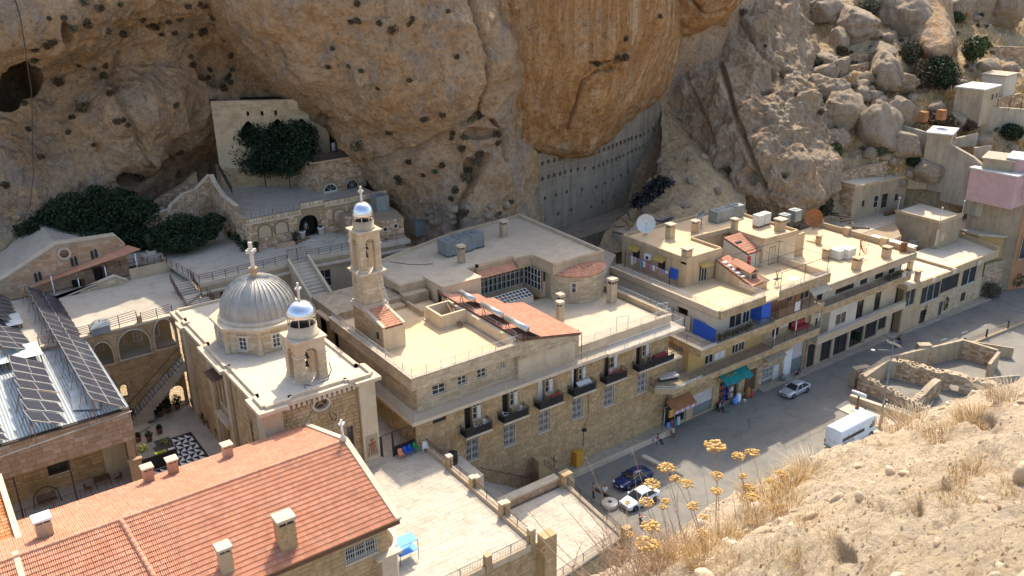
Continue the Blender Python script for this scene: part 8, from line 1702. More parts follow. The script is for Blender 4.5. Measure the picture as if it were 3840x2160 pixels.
m=MB();m.prism([(136.6,64.0),(138.9,61.2),(146,59.8),(147,72),(139,72.5),(136.8,68)],0,8.7);m.bd('wall','plaster_ochre',lr_);m=MB();m.prism([(136.3,63.9),(138.7,60.9),(146.2,59.5),(147,72),(139,72.8),(136.5,68)],8.7,9.0);m.bd('roof','screed_pale',lr_)
window(lr_,(138.9,61.199),(146,59.799),1.6,2.6,4.4,7.4,cols=1,rows=2,inset=-.01,depth=.03,fr='frame_brown',sill=False)
lb_=thing('walled_box',(136,61,0),'small open topped stone box with weeds beside the street','enclosure');m=MB();m.prism([(134.6,61.2),(140.6,60.2),(140.9,62.5),(134.9,63.6)],0,4.6);m.bd('wall','plaster_dirty',lb_);stones(lb_,(134.6,61.2),(140.6,60.2),0,3.8,[],.5,.3,.05,'stone_rubble',60);m=MB();strip(m,[(134.6,61.2),(140.6,60.2)],.25,4.6,5.0);strip(m,[(134.9,63.6),(134.6,61.2)],.25,4.6,5.0);m.bd('parapet','plaster',lb_)
cw=thing('holed_concrete_wall',(80,99,12),'high weathered concrete retaining wall with rows of square holes under the hanging rock','retaining wall')
C0=NA([74.7,98.0]);dCW=NA([.9806,.196]);C1=C0+dCW*27.2
def cwh(px,py):
 d=ray(px,py);n=NA([-dCW[1],dCW[0]]);t=(n@C0)/(n[0]*d[0]+n[1]*d[1]);p=O3+d*t;return(p[:2]-C0)@dCW,p[2]
hl=[]
rxx=lambda a,b:(1280+a*1280/1717,b*1280/1717)
rowA=[(985,830),(1012,822),(1042,812),(1072,805),(1100,798),(1128,790),(1156,785),(1192,778),(1228,775),(1297,762),(1322,752),(1345,742),(1365,735),(1385,728),(1405,718),(1425,712),(1445,702),(1462,695),(1482,690),(1503,683),(1523,672),(1545,660),(1568,648),(1590,640)]
rowB=[(985,908),(1012,900),(1042,890),(1072,882),(1100,875),(1128,866),(1156,858),(1190,852),(1226,848),(1270,842),(1296,832),(1318,825),(1340,815),(1362,808),(1382,800),(1400,790),(1420,782),(1442,772),(1462,762),(1482,752),(1500,745),(1520,735),(1538,728),(1556,722),(1575,716),(1592,712)]
rowC=[(1025,998),(1080,982),(1135,966),(1210,955),(1283,940),(1325,920),(1368,902),(1406,884),(1446,866),(1486,850),(1523,830),(1562,815)]
rowD=[(1090,1077),(1158,1055),(1258,1040),(1315,1015),(1370,992),(1415,970),(1468,945),(1512,925),(1020,1105)]
for row,s in((rowA,.30),(rowB,.28),(rowC,.27),(rowD,.27)):
 for(a,b)in row:
  q=cwh(*rxx(a,b));hl.append((q[0]-s,q[0]+s,q[1]-s*1.05,q[1]+s*1.05))
mb=MB()
def cwtop(s):
 pts=[(0,24.6),(9,25.3),(11,26.2),(15,29.0),(20,32.5),(24,36.2),(25.4,36),(26.2,30.5),(27.2,28)]
 return np.interp(s,[p[0]for p in pts],[p[1]for p in pts])
ss=sorted({0,27.2,*[round(h[0],3)for h in hl],*[round(h[1],3)for h in hl],*[float(x)for x in np.arange(1,27,1.0)]})
for a,b in zip(ss[:-1],ss[1:]):
 m_=(a+b)/2;iv=sorted([(h[2],h[3])for h in hl if h[0]<m_<h[1]]);z=10;A=C0+dCW*a;n=NA([-dCW[1],dCW[0]])*.8;top=cwtop(m_)
 for(p,q)in iv+[(top,top)]:
  if p>z:mb.fbox((A[0],A[1],z),(dCW[0]*(b-a),dCW[1]*(b-a),0),(n[0],n[1],0),(0,0,p-z))
  z=max(z,q)
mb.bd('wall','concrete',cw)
m=MB();A=C0+NA([-dCW[1],dCW[0]])*.801;m.prism([A,A+dCW*27,A+dCW*27+(-.1,.3),A+(-.1,.3)],10,27.5);m.bd('backing','void_shade',cw)
m=MB();m.prism([C0,C0+(.6,.9),(69.8,107.5),(69.0,107)],10,24.6);m.bd('side_wall','concrete',cw)
m=MB();m.prism([C0+(.05,.3),C0+dCW*10+(0,.9),(82,106),(69.8,107)],24.2,24.75);m.bd('top_ledge','concrete',cw)
for k in range(8):z=12.6+k*1.55;m=MB();n=NA([dCW[1],-dCW[0]])*.025;A=C0+dCW*.05;B_=C0+dCW*26.9;m.prism([A,A+n,B_+n,B_],z,z+.05)if z<24 else None;m.bd('board_mark','concrete_pale',cw)if m.v else None
db=thing('charred_slope',(95,93,14),'band of black charred debris on the scree beside the concrete wall','debris')
m=MB();rs=np.random.RandomState(2)
for k in range(26):
 t_=k/25;c_=atr(2390+95*t_+rs.randn()*8,765-90*t_+rs.randn()*8,122.5+3.5*t_);leaves(m,c_,(1.1,1.1,.7),60,.35,rs,shell=.1)
m.bd('heap','black',db)
for k in range(14):
 px,py=2290+rng.rand()*150,800+rng.rand()*75;p=atr(px,py,117+rng.rand()*3);d=NA([rng.randn()*.9,rng.randn()*.9,rng.rand()*.9]);m=MB();m.tube(p-d,p+d,.07,5);o=m.bd('scrap_pole',['rust','iron','wood'][k%3]);tag(o,'rusty or dark pole in the scrap heap at the foot of the concrete wall','scrap','scrap heap by the concrete wall')
for k,(px,py,w_,d_)in enumerate([(2430,862,5,3),(2350,880,4,3),(2480,830,4.5,2.5)]):
 p=at(px,py,14.5+k*.8);m=MB();m.fbox(p,(w_,0,.3),(0,d_,-.5),(0,0,.12));m.box(p[0],p[0]+.2,p[1],p[1]+d_,11,p[2]);o=m.bd('lean_to',['concrete','concrete_pale','galv'][k]);tag(o,['lowest sloping concrete lean-to roof behind the corner house','flat concrete lean-to roof between the hall and the corner house','grey metal sheet roof among the scrap under the concrete wall'][k],'shed roof')
m=MB();m.prism([(68.3,76),(72,78),(73,92),(69,93)],9,13.2);m.prism([(68.5,76),(74.8,80.8),(74.8,86),(70,86)],13.2,14.4);o=m.bd('rear_yard_block','concrete_pale');tag(o,'rough concrete yard block between the hall and the corner house','yard')
for nm,pts_,z1 in(('rock_mass',[(20,128),(60,122),(72,108),(112,118),(128,100),(150,120),(120,180),(0,180)],30),):
 pass
relief('leak_block_cliff',[[(700,-300,150),(1600,-300,142),(2300,-300,150),(2900,-300,168)],[(700,200,147),(1600,200,139),(2300,200,148),(2900,200,163)],[(700,600,146),(1600,600,138),(2300,560,143),(2900,600,158)],[(700,1000,142),(1600,1000,132),(2300,900,138),(2900,1000,150)]],80,80,'cliff',seed=300,key='rear')  # added rock sheet that stops light leaking through gaps behind the cliffs
def hillwall(pts,z_drop,wd,label,mt_='stone_rubble',wallm='mortar',cap=None,name='terrace_wall',cat='wall',stone=True):
 """pts: picture points of the wall's top with distance"""
 tops=[atr(*p)for p in pts];c_=tops[len(tops)//2];t=thing(name,tuple(c_),label,cat);mb=MB()
 for a,b in zip(tops[:-1],tops[1:]):
  d=(b-a)[:2];L=NO(d);d=d/L;n=NA([-d[1],d[0]])*wd;mb.prism([a[:2],b[:2],b[:2]+n,a[:2]+n],min(a[2],b[2])-z_drop,[a[2],b[2],b[2],a[2]])
 mb.bd('wall',wallm,t)
 for a,b in zip(tops[:-1],tops[1:]):
  L=NO((b-a)[:2]);
  if stone:stones(t,a[:2],b[:2],min(a[2],b[2])-z_drop,max(a[2],b[2]),[],.55,.36,.1,mt_,70,topf=lambda s,a=a,b=b,L=L:a[2]+(b[2]-a[2])*s/L)
  if cap:m=MB();m.fbox(a-(0,.06,0),b-a,(0,wd+.12,0),(0,0,.15));m.bd('coping',cap,t)
 return t
hillwall([(3085,668,145),(3230,625,150),(3330,600,153)],3.0,.8,'long dry stone wall above the farmhouse and below the grass slope')
hillwall([(3380,470,158),(3470,495,157),(3560,540,155),(3650,590,153),(3690,625,152),(3720,610,152)],8.0,.6,'long bare concrete retaining wall running down to the farmhouse',None,'concrete_pale',None,'retaining_wall','wall',False)
hillwall([(3540,370,172),(3690,398,170),(3840,410,172),(4000,410,174)],5.5,.6,'stepped concrete wall with fence posts above the small farm plots',None,'concrete_pale',None,'retaining_wall','wall',False)
hillwall([(3640,175,194),(3700,172,195),(3790,175,197),(3900,180,200)],3.5,.7,'curved dry stone terrace wall around the lone small tree')
hillwall([(3580,165,192),(3650,110,202),(3720,88,208)],3,.7,'upper dry stone wall climbing towards the bright outcrop')
hillwall([(3560,398,170),(3700,380,173),(3830,350,177)],2.5,.6,'rubble wall right of the white roofed cottage')
hillwall([(3580,520,161),(3670,500,163)],1.4,.5,'low wall bordering the yellow grass plot',None,'concrete_pale',None,'plot_wall','wall',False)
hillwall([(3655,555,160),(3720,545,161)],1.6,.5,'low block wall at the lower edge of the yellow grass plot',None,'concrete_pale',None,'plot_wall','wall',False)
hillwall([(3125,215,168),(3200,205,170),(3260,195,172)],1.5,.7,'upper small dry stone terrace on the left slope')
hillwall([(3130,250,166),(3210,245,167),(3260,235,169)],1.5,.7,'lower small dry stone terrace on the left slope')
for k in range(7):p=atr(3560+k*45,395,171);m=MB();m.tube(p-(0,0,1),p+(0,0,1.6),.05,4);o=m.bd('fence_post','iron');tag(o,'thin dark fence post standing on the stepped concrete wall','fence post','fence posts on the stepped wall')
def hut(c,r,w_,d_,h_,az_,label,wm='plaster_dirty',rm='tank_white',wins=(),name='hut'):
 P=atr(c[0],c[1],r);t=thing(name,(P[0],P[1],P[2]-h_),label,'hut',rz=az_);x,y,z=P[0],P[1],P[2]-h_
 m=MB();m.box(x-w_/2,x+w_/2,y-d_/2,y+d_/2,z-3,z+h_);m.bd('wall',wm,t);m=MB();m.box(x-w_/2-.2,x+w_/2+.2,y-d_/2-.2,y+d_/2+.2,z+h_,z+h_+.22);m.bd('roof',rm,t)
 for(a,b,s)in wins:m=MB();m.box(x+a,x+a+s,y-d_/2-.04,y-d_/2-.01,z+b,z+b+s*1.3);m.bd('window','glass',t)
 return t
hut((3670,325),170,6.5,4.5,3.0,.1,'small cottage with a bright white flat roof and two windows on the hillside',wins=((.3,1.0,.7),(2.0,1.1,.6)))
hut((3750,278),180,5,4,3.4,.1,'open topped plastered box behind the white roofed cottage','plaster_pale','concrete_pale')
hut((3535,492),158,5.5,3.6,2.0,.35,'small shed with a thin white sheet roof on the long retaining wall','plaster_dirty','tank_white',wins=((.6,.5,.7),))
hut((3755,590),153,5.0,4.2,2.6,.3,'grey rooftop hut with one brown window at the right','plaster_dirty','concrete_pale',wins=((.8,.7,.9),))
hut((3845,590),153,5,4,2.6,.3,'pink painted hut cut by the right picture edge','pink_paint','tank_white')
hut((3800,625),155,12,7,2.0,.0,'long whitish flat roof at the right edge under the pink hut','pink_paint','tank_white')
for k,(px,py,lb)in enumerate([(3462,437,'left rusty square box standing on the stone terrace'),(3530,430,'right rusty square box standing on the stone terrace')]):p=atr(px,py,160);m=MB();m.box(p[0]-.6,p[0]+.6,p[1]-.6,p[1]+.6,p[2]-.8,p[2]+.8);o=m.bd('metal_box','rust');tag(o,lb,'metal box')
P_,N_=on('hill',3650,262);tree(tuple(P_),[((0,0,4.2),(2.3,2.3,2.0)),((-1.2,0,3.2),(1.4,1.4,1.2)),((1.3,.3,3.3),(1.5,1.5,1.2))],'lone small olive tree on the upper terrace','leaf_mid',2.4,.22,n=420,size=.28,seed=31)
for k,(px,py,w_,h_,lb,m_,n_)in enumerate([
 (3530,310,5.0,5.5,'big dark green bush under the brown outcrop','leaf_dark',1500),(3470,300,4.5,4.5,'grey bare bush left of the dark green bush','shrub_dry',900),(3400,205,3.6,4.0,'olive green bush beside the broad shadowed rock','leaf_olive',900),
 (3250,40,4,3.5,'dark scrub at the top of the slope near the standing rock','leaf_olive',700),(3580,75,3,2.6,'light green bush near the top right','leaf_mid',500),(3830,220,4,3,'dark bush at the right edge by the curved wall','leaf_dark',600),
 (3790,510,3.0,2.6,'round dark green bush below the stepped concrete wall','leaf_dark',900),(3500,452,5,2.6,'grey brown scrub above the white sheet shed','shrub_dry',800),(3320,580,2.6,2.0,'grey green scrub at the foot of the tall jagged boulder','leaf_olive',500),
 (3088,440,2.2,3.2,'dark green shrub beside the smooth oval boulder','leaf_mid',600),(3115,590,2.6,3.0,'green shrub at the left end of the dry stone wall','leaf_mid',800),(3070,720,2.6,5.0,'tall dark ivy mass between the standing rock and the farmhouse','leaf_dark',1400),
 (3100,790,1.8,2.6,'pale green sapling below the ivy mass','leaf_olive',600),(3160,200,2.2,1.8,'dry bush between the two small stone terraces','shrub_dry',300),(3425,620,2.0,1.8,'black green thorn bush on the boulder behind the farmhouse','leaf_dark',500),
 (3700,430,3,1.8,'brown thicket on the slope left of the stepped wall','shrub_dry',500),(3060,250,2,2,'olive shrub tucked behind the standing rock edge','leaf_olive',400),(3600,470,4.5,2.2,'wide brown scrub below the left part of the stepped wall','shrub_dry',700)]):
 P_,N_=on('hill',px,py+(20 if h_>3 else 8));shrub(tuple(P_),w_*.6,h_,lb,None,m_,n_*2,.26,'bush','bush',k)
for k in range(90):
 px,py=rng.uniform(3050,3835),rng.uniform(10,690);P_,N_=on('hill',px,py)
 shrub(tuple(P_),rng.uniform(.4,1.1),rng.uniform(.4,.9),'small dry grey shrub dotted over the hillside','small dry shrubs on the hillside',['shrub_dry','leaf_olive','shrub_dry','straw'][k%4],60,.2,'shrub','dry_shrub',k)
m=MB();rs=np.random.RandomState(8)
GP_,GX_,GY_,GN_=GRIDS['hill'];sel=np.where((GX_>3040)&(GX_<3860)&(GY_>0)&(GY_<720))[0];f_=fbm(GP_[sel]/7,3,12);sel=sel[f_>.05];pick=sel[rs.randint(0,len(sel),16000)]
Pq=GP_[pick]+rs.randn(len(pick),3)*.25*NA([1,1,0]);hh_=.25+.5*rs.rand(len(pick));lean=rs.randn(len(pick),2)*.18;wv=rs.randn(len(pick),2)*.06
b_=np.stack([Pq+np.column_stack([wv,-.1*np.ones(len(pick))]),Pq-np.column_stack([wv,.1*np.ones(len(pick))]),Pq+np.column_stack([lean,hh_])],1).reshape(-1,3)
m.v=[tuple(v)for v in b_];m.f=[(3*i,3*i+1,3*i+2)for i in range(len(pick))];m.sm=[False]*len(m.f);m.bd('dry_grass','straw',kind='stuff')
ru=thing('roofless_ruin',(102,50,-3),'roofless sandstone ruin with broken walls and an arched inner wall beside the road','ruin')
def rwall(a,b,zt0,zt1,wd=.6,z0=-4,holes=(),name='wall',rough=True,stone_=True,n_ind=60,both=True):
 a,b=NA(a,float),NA(b,float);L=NO(b-a);d=(b-a)/L;n=NA([-d[1],d[0]])*wd;rr=random.Random(int(a[0]*7+b[1]*3));m=MB()
 k=max(2,int(L/.55));zs=[zt0+(zt1-zt0)*i/k+(rr.uniform(-.28,.22)if rough and 0<i<k else 0)for i in range(k+1)]
 for i in range(k):
  s0,s1=L*i/k,L*(i+1)/k;mid=(s0+s1)/2;iv=[h for h in holes if h[0]<mid<h[1]];z=z0;tz=(zs[i]+zs[i+1])/2
  p,q=a+d*s0,a+d*s1
  for h in iv:m.prism([p,q,q+n,p+n],z,h[2]);z=h[3]
  m.prism([p,q,q+n,p+n],z,[zs[i],zs[i+1],zs[i+1],zs[i]])
 m.bd(name,'plaster_dirty',ru)
 if stone_:stones(ru,a,b,z0+1.5,max(zs),holes,.5,.34,.07,'stone_rubble',n_ind,topf=lambda s:zt0+(zt1-zt0)*s/L-.05)
 if rough:
  for i in range(int(L/.5)):
   p=a+d*(i*.5+.25)+n*rr.uniform(.2,.8);boulder(0,0,rr.uniform(.14,.26),None,'x','stone_rubble',(1.2,1,.8),None,i+int(a[0]),'capping_stone',.2,1,P=(p[0],p[1],zt0+(zt1-zt0)*i*.5/L));o=bpy.context.scene.collection.objects[-1];del o['label'];del o['category'];o.parent=ru;o.location=Vector(ORG[o.name])-Vector(ORG[ru.name])
RZt=2.3
rwall((91.6,54.0),(92.9,46.9),2.4,.9,.7,-1,[(3.6,4.0,-.3,.4)],n_ind=100);rwall((92.9,46.9),(93.6,42.5),.9,.6,.6,-1,n_ind=40)
rwall((98.2,54.9),(91.7,54.1),2.5,2.4,.9,-3,rough=False);rwall((111.2,51.6),(98.2,54.9),2.6,2.5,.35,-3,rough=False,stone_=False)
rwall((92.2,54.9),(94.6,54.3),2.6,2.5,.8,-3,rough=False)
rwall((98.6,53.2),(103.4,41.5),2.4,1.9,1.1,-3,[(4.2,5.4,-3,1.0),(6.4,7.4,-3,.9),(8.6,9.6,-3,.5)],n_ind=80)
rwall((92.9,47.2),(98.9,47.4),.9,2.1,.8,-3,n_ind=50)
rwall((97.8,54.0),(98.6,53.2),2.5,2.4,1.2,-3,rough=False,stone_=False);rwall((104.2,53.6),(105.6,52.6),2.9,2.9,1.0,-3,rough=False)
rwall((110.9,51.7),(111.9,47.2),2.6,2.4,.4,-3,rough=False);rwall((111.9,47.2),(108.0,46.4),2.3,2.0,.4,-3,rough=False,stone_=False);rwall((113.0,52.4),(116.2,47.0),1.6,1.5,.25,-3,rough=False,stone_=False)
sheet('ruin_floor',[(93,54),(98.4,54),(103,42),(93.5,42)],-2.2,'hill_soil');sheet('ruin_court_floor',[(99.5,53.5),(111,51.5),(113,42),(103.5,41)],-.6,'screed_pale',thick=2)
for k in range(22):x,y=100.5+rng.rand()*9,52.2-rng.rand()*.9-(rng.rand()*.2);boulder(0,0,.18+.2*rng.rand(),None,'rubble stone fallen along the inner wall of the ruin court','stone_rubble',(1.1,1,.8),'fallen stones in the ruin court',k+7,'rubble_stone',.2,1,P=(x,y-(x-100)*.25+.3,-.5))
m=MB();m.prism([(105.6,45.6),(110.3,43.2),(110.4,43.4),(105.7,45.8)],-.6,.9);o=m.bd('lattice_wall','concrete_pale');tag(o,'low pierced block wall across the court of the ruin','wall')
sheet('lower_court',[(111.9,46),(135,44),(135,30),(111,30)],-1.2,'screed_pale',thick=2)
m=MB();m.prism([(110.9,53.2),(135.5,51.4),(135.5,51.0),(110.9,52.8)],-4,.25);o=m.bd('road_edge_wall','stone_pale');tag(o,'stone edge wall under the ornamental white road railing','wall')
rw_rail=thing('road_railing',(122,52,.25),'pale ornamental railing with black posts along the far road edge','railing');rail(rw_rail,[(114.5,52.75,.25),(135.3,51.25,.25)],1.0,.3,'rail_tan',posts=50,r=.03,rails=(.1,.45,.9),rr=.03)
for k in range(5):t_=k/4;x,y=114.5+20.8*t_,52.75-1.5*t_;m=MB();m.box(x-.1,x+.1,y-.1,y+.1,.25,1.4);m.bd('post','iron',rw_rail)
fw=thing('plaza_edge_wall',(89.5,48,0),'low buff wall with openwork blocks between the plaza and the ruin','wall')
m=MB();m.prism([(88.6,53.0),(88.9,53.1),(90.6,43.5),(90.3,43.4)],0,.9);m.bd('wall','plaster',fw);m=MB();m.prism([(88.5,53.0),(89.0,53.1),(90.7,43.5),(90.2,43.4)],.901,1.0);m.bd('coping','trim',fw)
for k in range(14):t_=.45+.5*k/14;x,y=88.75+1.7*t_,53.05-9.55*t_;m=MB();m.box(x-.1,x+.02,y-.16,y+.02,1.0,1.45);m.bd('openwork_block','marble',fw)
sheet('plaza_pavement',[(86.0,53.2),(88.5,53.4),(90.2,43.4),(86.4,43.3),(85.9,49)],.12,'screed_pale',thick=.3)
sg=thing('plaza_sign',(87.8,51.4,0),'carved dark post carrying a white rounded lamp box with red letters','sign');m=MB();m.tube((87.8,51.4,.1),(87.8,51.4,1.9),.13,6);m.box(87.5,88.1,51.3,51.5,.1,.5);m.bd('post','wood',sg)
m=MB();m.lathe([(.02,-.95),(.22,-.9),(.24,0),(.22,.9),(.02,.95)],(0,0,0),12);vv=[(87.8+v[2]*.15,51.4-v[2]*.98,2.15+v[0])if False else(87.8+v[0]+.1*v[2],51.4-v[2]*.95+v[1]*.2,2.15+v[1])for v in m.v];m.v=vv;m.bd('light_box','lamp_glass',sg)
m=MB();m.box(88.0,88.05,50.6,52.2,2.2,2.32);m.bd('red_border','red',sg)
lp=thing('street_lamp',(86.4,47.6,0),'tall grey street lamp with a tilted solar panel and a single arm','street lamp')
Lb,Lt=NA([86.2,47.3,0]),NA([86.2,47.3,10.6]);m=MB();m.tube(Lb,Lt,.13,8,.07);m.tube(Lb+(0,0,.0),Lb+(0,0,1.6),.17,8);m.bd('pole','galv',lp)
m=MB();m.tube(Lt-(0,0,.6),Lt-(1.4,-.9,.45),.04,5);m.bd('arm','galv',lp);m=MB();q=Lt-(1.9,-1.2,.45);m.lathe([(.02,-.07),(.22,-.04),(.25,.03),(.05,.07)],q,10);m.bd('lamp_head','lamp_glass',lp)
m=MB();m.fbox(Lt+(-.3,-.9,.5),(1.3,.4,-.9),(-.4,1.5,.2),(0,0,.04));m.bd('solar_panel','tank_white',lp);m=MB();m.tube(Lt,Lt+(.15,0,.6),.04,5);m.bd('bracket','galv',lp)
m=MB();m.tube(Lb+(.1,0,2.3),Lb+(1.2,-2.6,.1),.09,6);m.bd('stay','concrete_pale',lp)
m=MB();m.box(86.9,88.3,50.5,51.6,.121,.2);o=m.bd('white_slab','tank_white');tag(o,'pale slab lying on the plaza pavement behind the minibus','slab')
m=MB();m.tube((87.0,49.9,.1),(87.0,49.9,1.2),.09,6);o=m.bd('bollard','iron');tag(o,'short black bollard behind the minibus','bollard')
for k,(px,py,w_,h_,lb)in enumerate([(3365,1210,1.8,2.4,'spreading green street bush at the left, beside the arcade end'),(3385,1190,1.2,3.4,'tall pointed cypress beside the arcade end'),(3445,1205,1.5,3.6,'conical cypress bush by the stone wall'),(3530,1170,1.6,2.8,'rounded conical bush beside the arched little window'),(3710,1110,3.2,2.4,'sprawling grey green bush below the walled box'),(3790,1080,3.0,2.6,'dark bush at the right end of the street'),(3210,1275,1.0,1.3,'small round bush hanging at the arcade window')]):
 p=at(px,py,.1 if k!=6 else 1.3);shrub((p[0],p[1],p[2]),w_*.55,h_,lb,None,'leaf_dark' if k not in(0,4)else 'leaf_olive',1100,.14,'bush','street_bush',k)
def loft(mb,secs,close=True,smooth=True):
 n=len(secs[0]);b=len(mb.v);vs=[p for s in secs for p in s];fs=[]
 for i in range(len(secs)-1):
  for k in range(n):fs.append((i*n+k,i*n+(k+1)%n,(i+1)*n+(k+1)%n,(i+1)*n+k))
 if close:fs.append(tuple(range(n-1,-1,-1)));m=(len(secs)-1)*n;fs.append(tuple(range(m,m+n)))
 mb.add(vs,fs,smooth)
def wheel(t,x,y,r,w_,side,P):
 m=MB();m.tube((P[0]+x,P[1]+y-w_/2,P[2]+r),(P[0]+x,P[1]+y+w_/2,P[2]+r),r,20);wo=m.bd('wheel','rubber',t)
 m=MB();s=side;m.tube((P[0]+x,P[1]+y+s*(w_/2-.02),P[2]+r),(P[0]+x,P[1]+y+s*(w_/2+.012),P[2]+r),r*.62,12);m.bd('rim','steel',wo)
 m=MB()
 for k in range(5):a=2*PI*k/5;m.tube((P[0]+x,P[1]+y+s*(w_/2+.02),P[2]+r),(P[0]+x+r*.5*mcos(a),P[1]+y+s*(w_/2+.02),P[2]+r+r*.5*msin(a)),.03,4)
 m.bd('spoke','galv',wo)
def sedan(P,rz,paint,label,name='parked_car',group=None):
 """car pointing towards -x in its own frame"""
 t=thing(name,P,label,'car',group,rz);X,Y,Z=P;L,W=4.4,1.74
 st=[(0.0,.34,.56,.62),(.08,.26,.68,.74),(.35,.22,.74,.82),(.9,.2,.84,.86),(1.35,.2,.90,.87),(2.2,.2,.93,.87),(3.2,.2,.96,.87),(3.75,.22,.97,.86),(4.1,.26,.97,.83),(4.32,.3,.92,.78),(4.4,.4,.80,.70)]
 secs=[]
 for(x,zl,zb,hw)in st:
  r=[]
  for(a,b)in((-.86,0),(-1,.12),(-1.0,.55),(-.985,.8),(-.9,.97),(-.6,1.0),(0,1.015),(.6,1.0),(.9,.97),(.985,.8),(1.0,.55),(1,.12),(.86,0)):r.append((X-L/2+x,Y+hw*a,Z+zl+(zb-zl)*b))
  secs.append(r)
 m=MB();loft(m,secs);m.bd('body',paint,t)
 cab=[(1.25,.90,.91,.78),(1.95,1.36,.90,.62),(2.25,1.42,.9,.60),(3.0,1.41,.9,.59),(3.25,1.36,.9,.60),(3.85,.98,.92,.74)]
 def csec(x,zt,zb,hwt,sc=1.0,dz=0):
  hb=.80;return[(X-L/2+x,Y-hb*sc,Z+.86),(X-L/2+x,Y-(hb*.99)*sc,Z+.93),(X-L/2+x,Y-hwt*sc,Z+max(zt+dz,.94)-.02),(X-L/2+x,Y-hwt*.86*sc,Z+max(zt+dz,.94)+.01),(X-L/2+x,Y+hwt*.86*sc,Z+max(zt+dz,.94)+.01),(X-L/2+x,Y+hwt*sc,Z+max(zt+dz,.94)-.02),(X-L/2+x,Y+(hb*.99)*sc,Z+.93),(X-L/2+x,Y+hb*sc,Z+.86)]
 m=MB();loft(m,[csec(x,zt,zb,h_)for x,zt,zb,h_ in cab],smooth=False);m.bd('glasshouse','glass',t)
 m=MB();loft(m,[csec(x,zt,zb,h_)for x,zt,zb,h_ in((1.93,1.36,0,.63),(2.25,1.43,0,.61),(3.0,1.42,0,.60),(3.27,1.37,0,.61))],smooth=True)
 m.v=[v if v[2]>Z+1.2 else v for v in m.v]
 rf=MB();q=[(1.9,1.345),(2.1,1.42),(2.6,1.455),(3.0,1.44),(3.3,1.35)]
 loft(rf,[[(X-L/2+x,Y+s*w_,Z+z+dz)for(s,w_,dz)in((-1,.63,-.05),(-1,.56,.01),(0,0,.03),(1,.56,.01),(1,.63,-.05),(1,.55,-.045),(-1,.55,-.045))]for x,z in q]);rf.bd('roof',paint,t)
 for s in(-1,1):
  p=MB()
  for(x0,z0,w0,x1,z1,w1)in((1.22,.9,.80,1.95,1.38,.625),(3.22,1.38,.60,3.9,.97,.775),(2.55,.93,.815,2.58,1.42,.62)):p.tube((X-L/2+x0,Y+s*w0,Z+z0),(X-L/2+x1,Y+s*w1,Z+z1),.04,5)
  p.bd('pillar',paint,t)
  wheel(t,-L/2+.85,s*.76,.31,.2,s,P);wheel(t,-L/2+3.5,s*.76,.31,.2,s,P)
  for x in(.85,3.5):a=MB();a.tube((X-L/2+x,Y+s*.835,Z+.33),(X-L/2+x,Y+s*.872,Z+.33),.38,18);a.bd('wheel_arch','black',t)
  a=MB();a.box(X-L/2+1.4,X-L/2+1.56,Y+s*.84,Y+s*1.0,Z+.93,Z+1.05);a.bd('mirror',paint,t)
  a=MB();a.fbox((X-L/2-.005,Y+s*.42,Z+.56),(.02,0,.0),(0,s*.30,0),(.12,0,.12));a.box(X-L/2+.02,X-L/2+.2,Y+s*.45,Y+s*.76,Z+.585,Z+.69);a.bd('headlight','lamp_glass',t)
  a=MB();a.box(X+L/2-.12,X+L/2-.02,Y+s*.48,Y+s*.76,Z+.72,Z+.86);a.bd('taillight','red',t)
  a=MB();a.box(X-L/2+2.3,X-L/2+2.45,Y+s*.872,Y+s*.885,Z+.76,Z+.79);a.box(X-L/2+3.05,X-L/2+3.2,Y+s*.872,Y+s*.885,Z+.78,Z+.81);a.bd('door_handle','steel',t)
 a=MB();a.box(X-L/2-.02,X-L/2+.02,Y-.36,Y+.36,Z+.42,Z+.58);a.bd('grille','black',t);a=MB();a.box(X-L/2-.035,X-L/2-.02,Y-.25,Y+.25,Z+.36,Z+.46);a.bd('number_plate','white',t)
 return t
sedan((85.25,58.5,0),0.0,'car_silver','silver four door saloon driving down the middle of the street','car')
sedan((53.9,53.5,0),.0,'car_white','white saloon parked in the sun beside the dark blue one')
sedan((55.8,56.5,0),-.03,'car_blue','dark blue saloon parked in the shade beside the white one')
bs=thing('minibus',(81.0,47.7,0),'white minibus with roof vents seen from behind on the sunny plaza','minibus',rz=0.0);BX,BY,BL,BW=81.0,47.7,7.0,2.06
sec=[(-1,.05),(-1.0,.5),(-.995,1.0),(-.97,1.7),(-.93,2.3),(-.86,2.5),(-.7,2.585),(0,2.63),(.7,2.585),(.86,2.5),(.93,2.3),(.97,1.7),(.995,1.0),(1.0,.5),(1,.05)]
def bsec(x,sc,zs,zo=.32):return[(BX-BL/2+x,BY+a*BW/2*sc,zo+(z-.05)*zs)for a,z in sec]
m=MB();loft(m,[bsec(0,.93,.93,.40),bsec(.06,.985,.985,.36),bsec(.3,1,1),bsec(5.6,1,1),bsec(6.4,.99,.97),bsec(6.85,.95,.86,.36),bsec(7.0,.86,.6,.42)]);m.bd('body','white',bs)
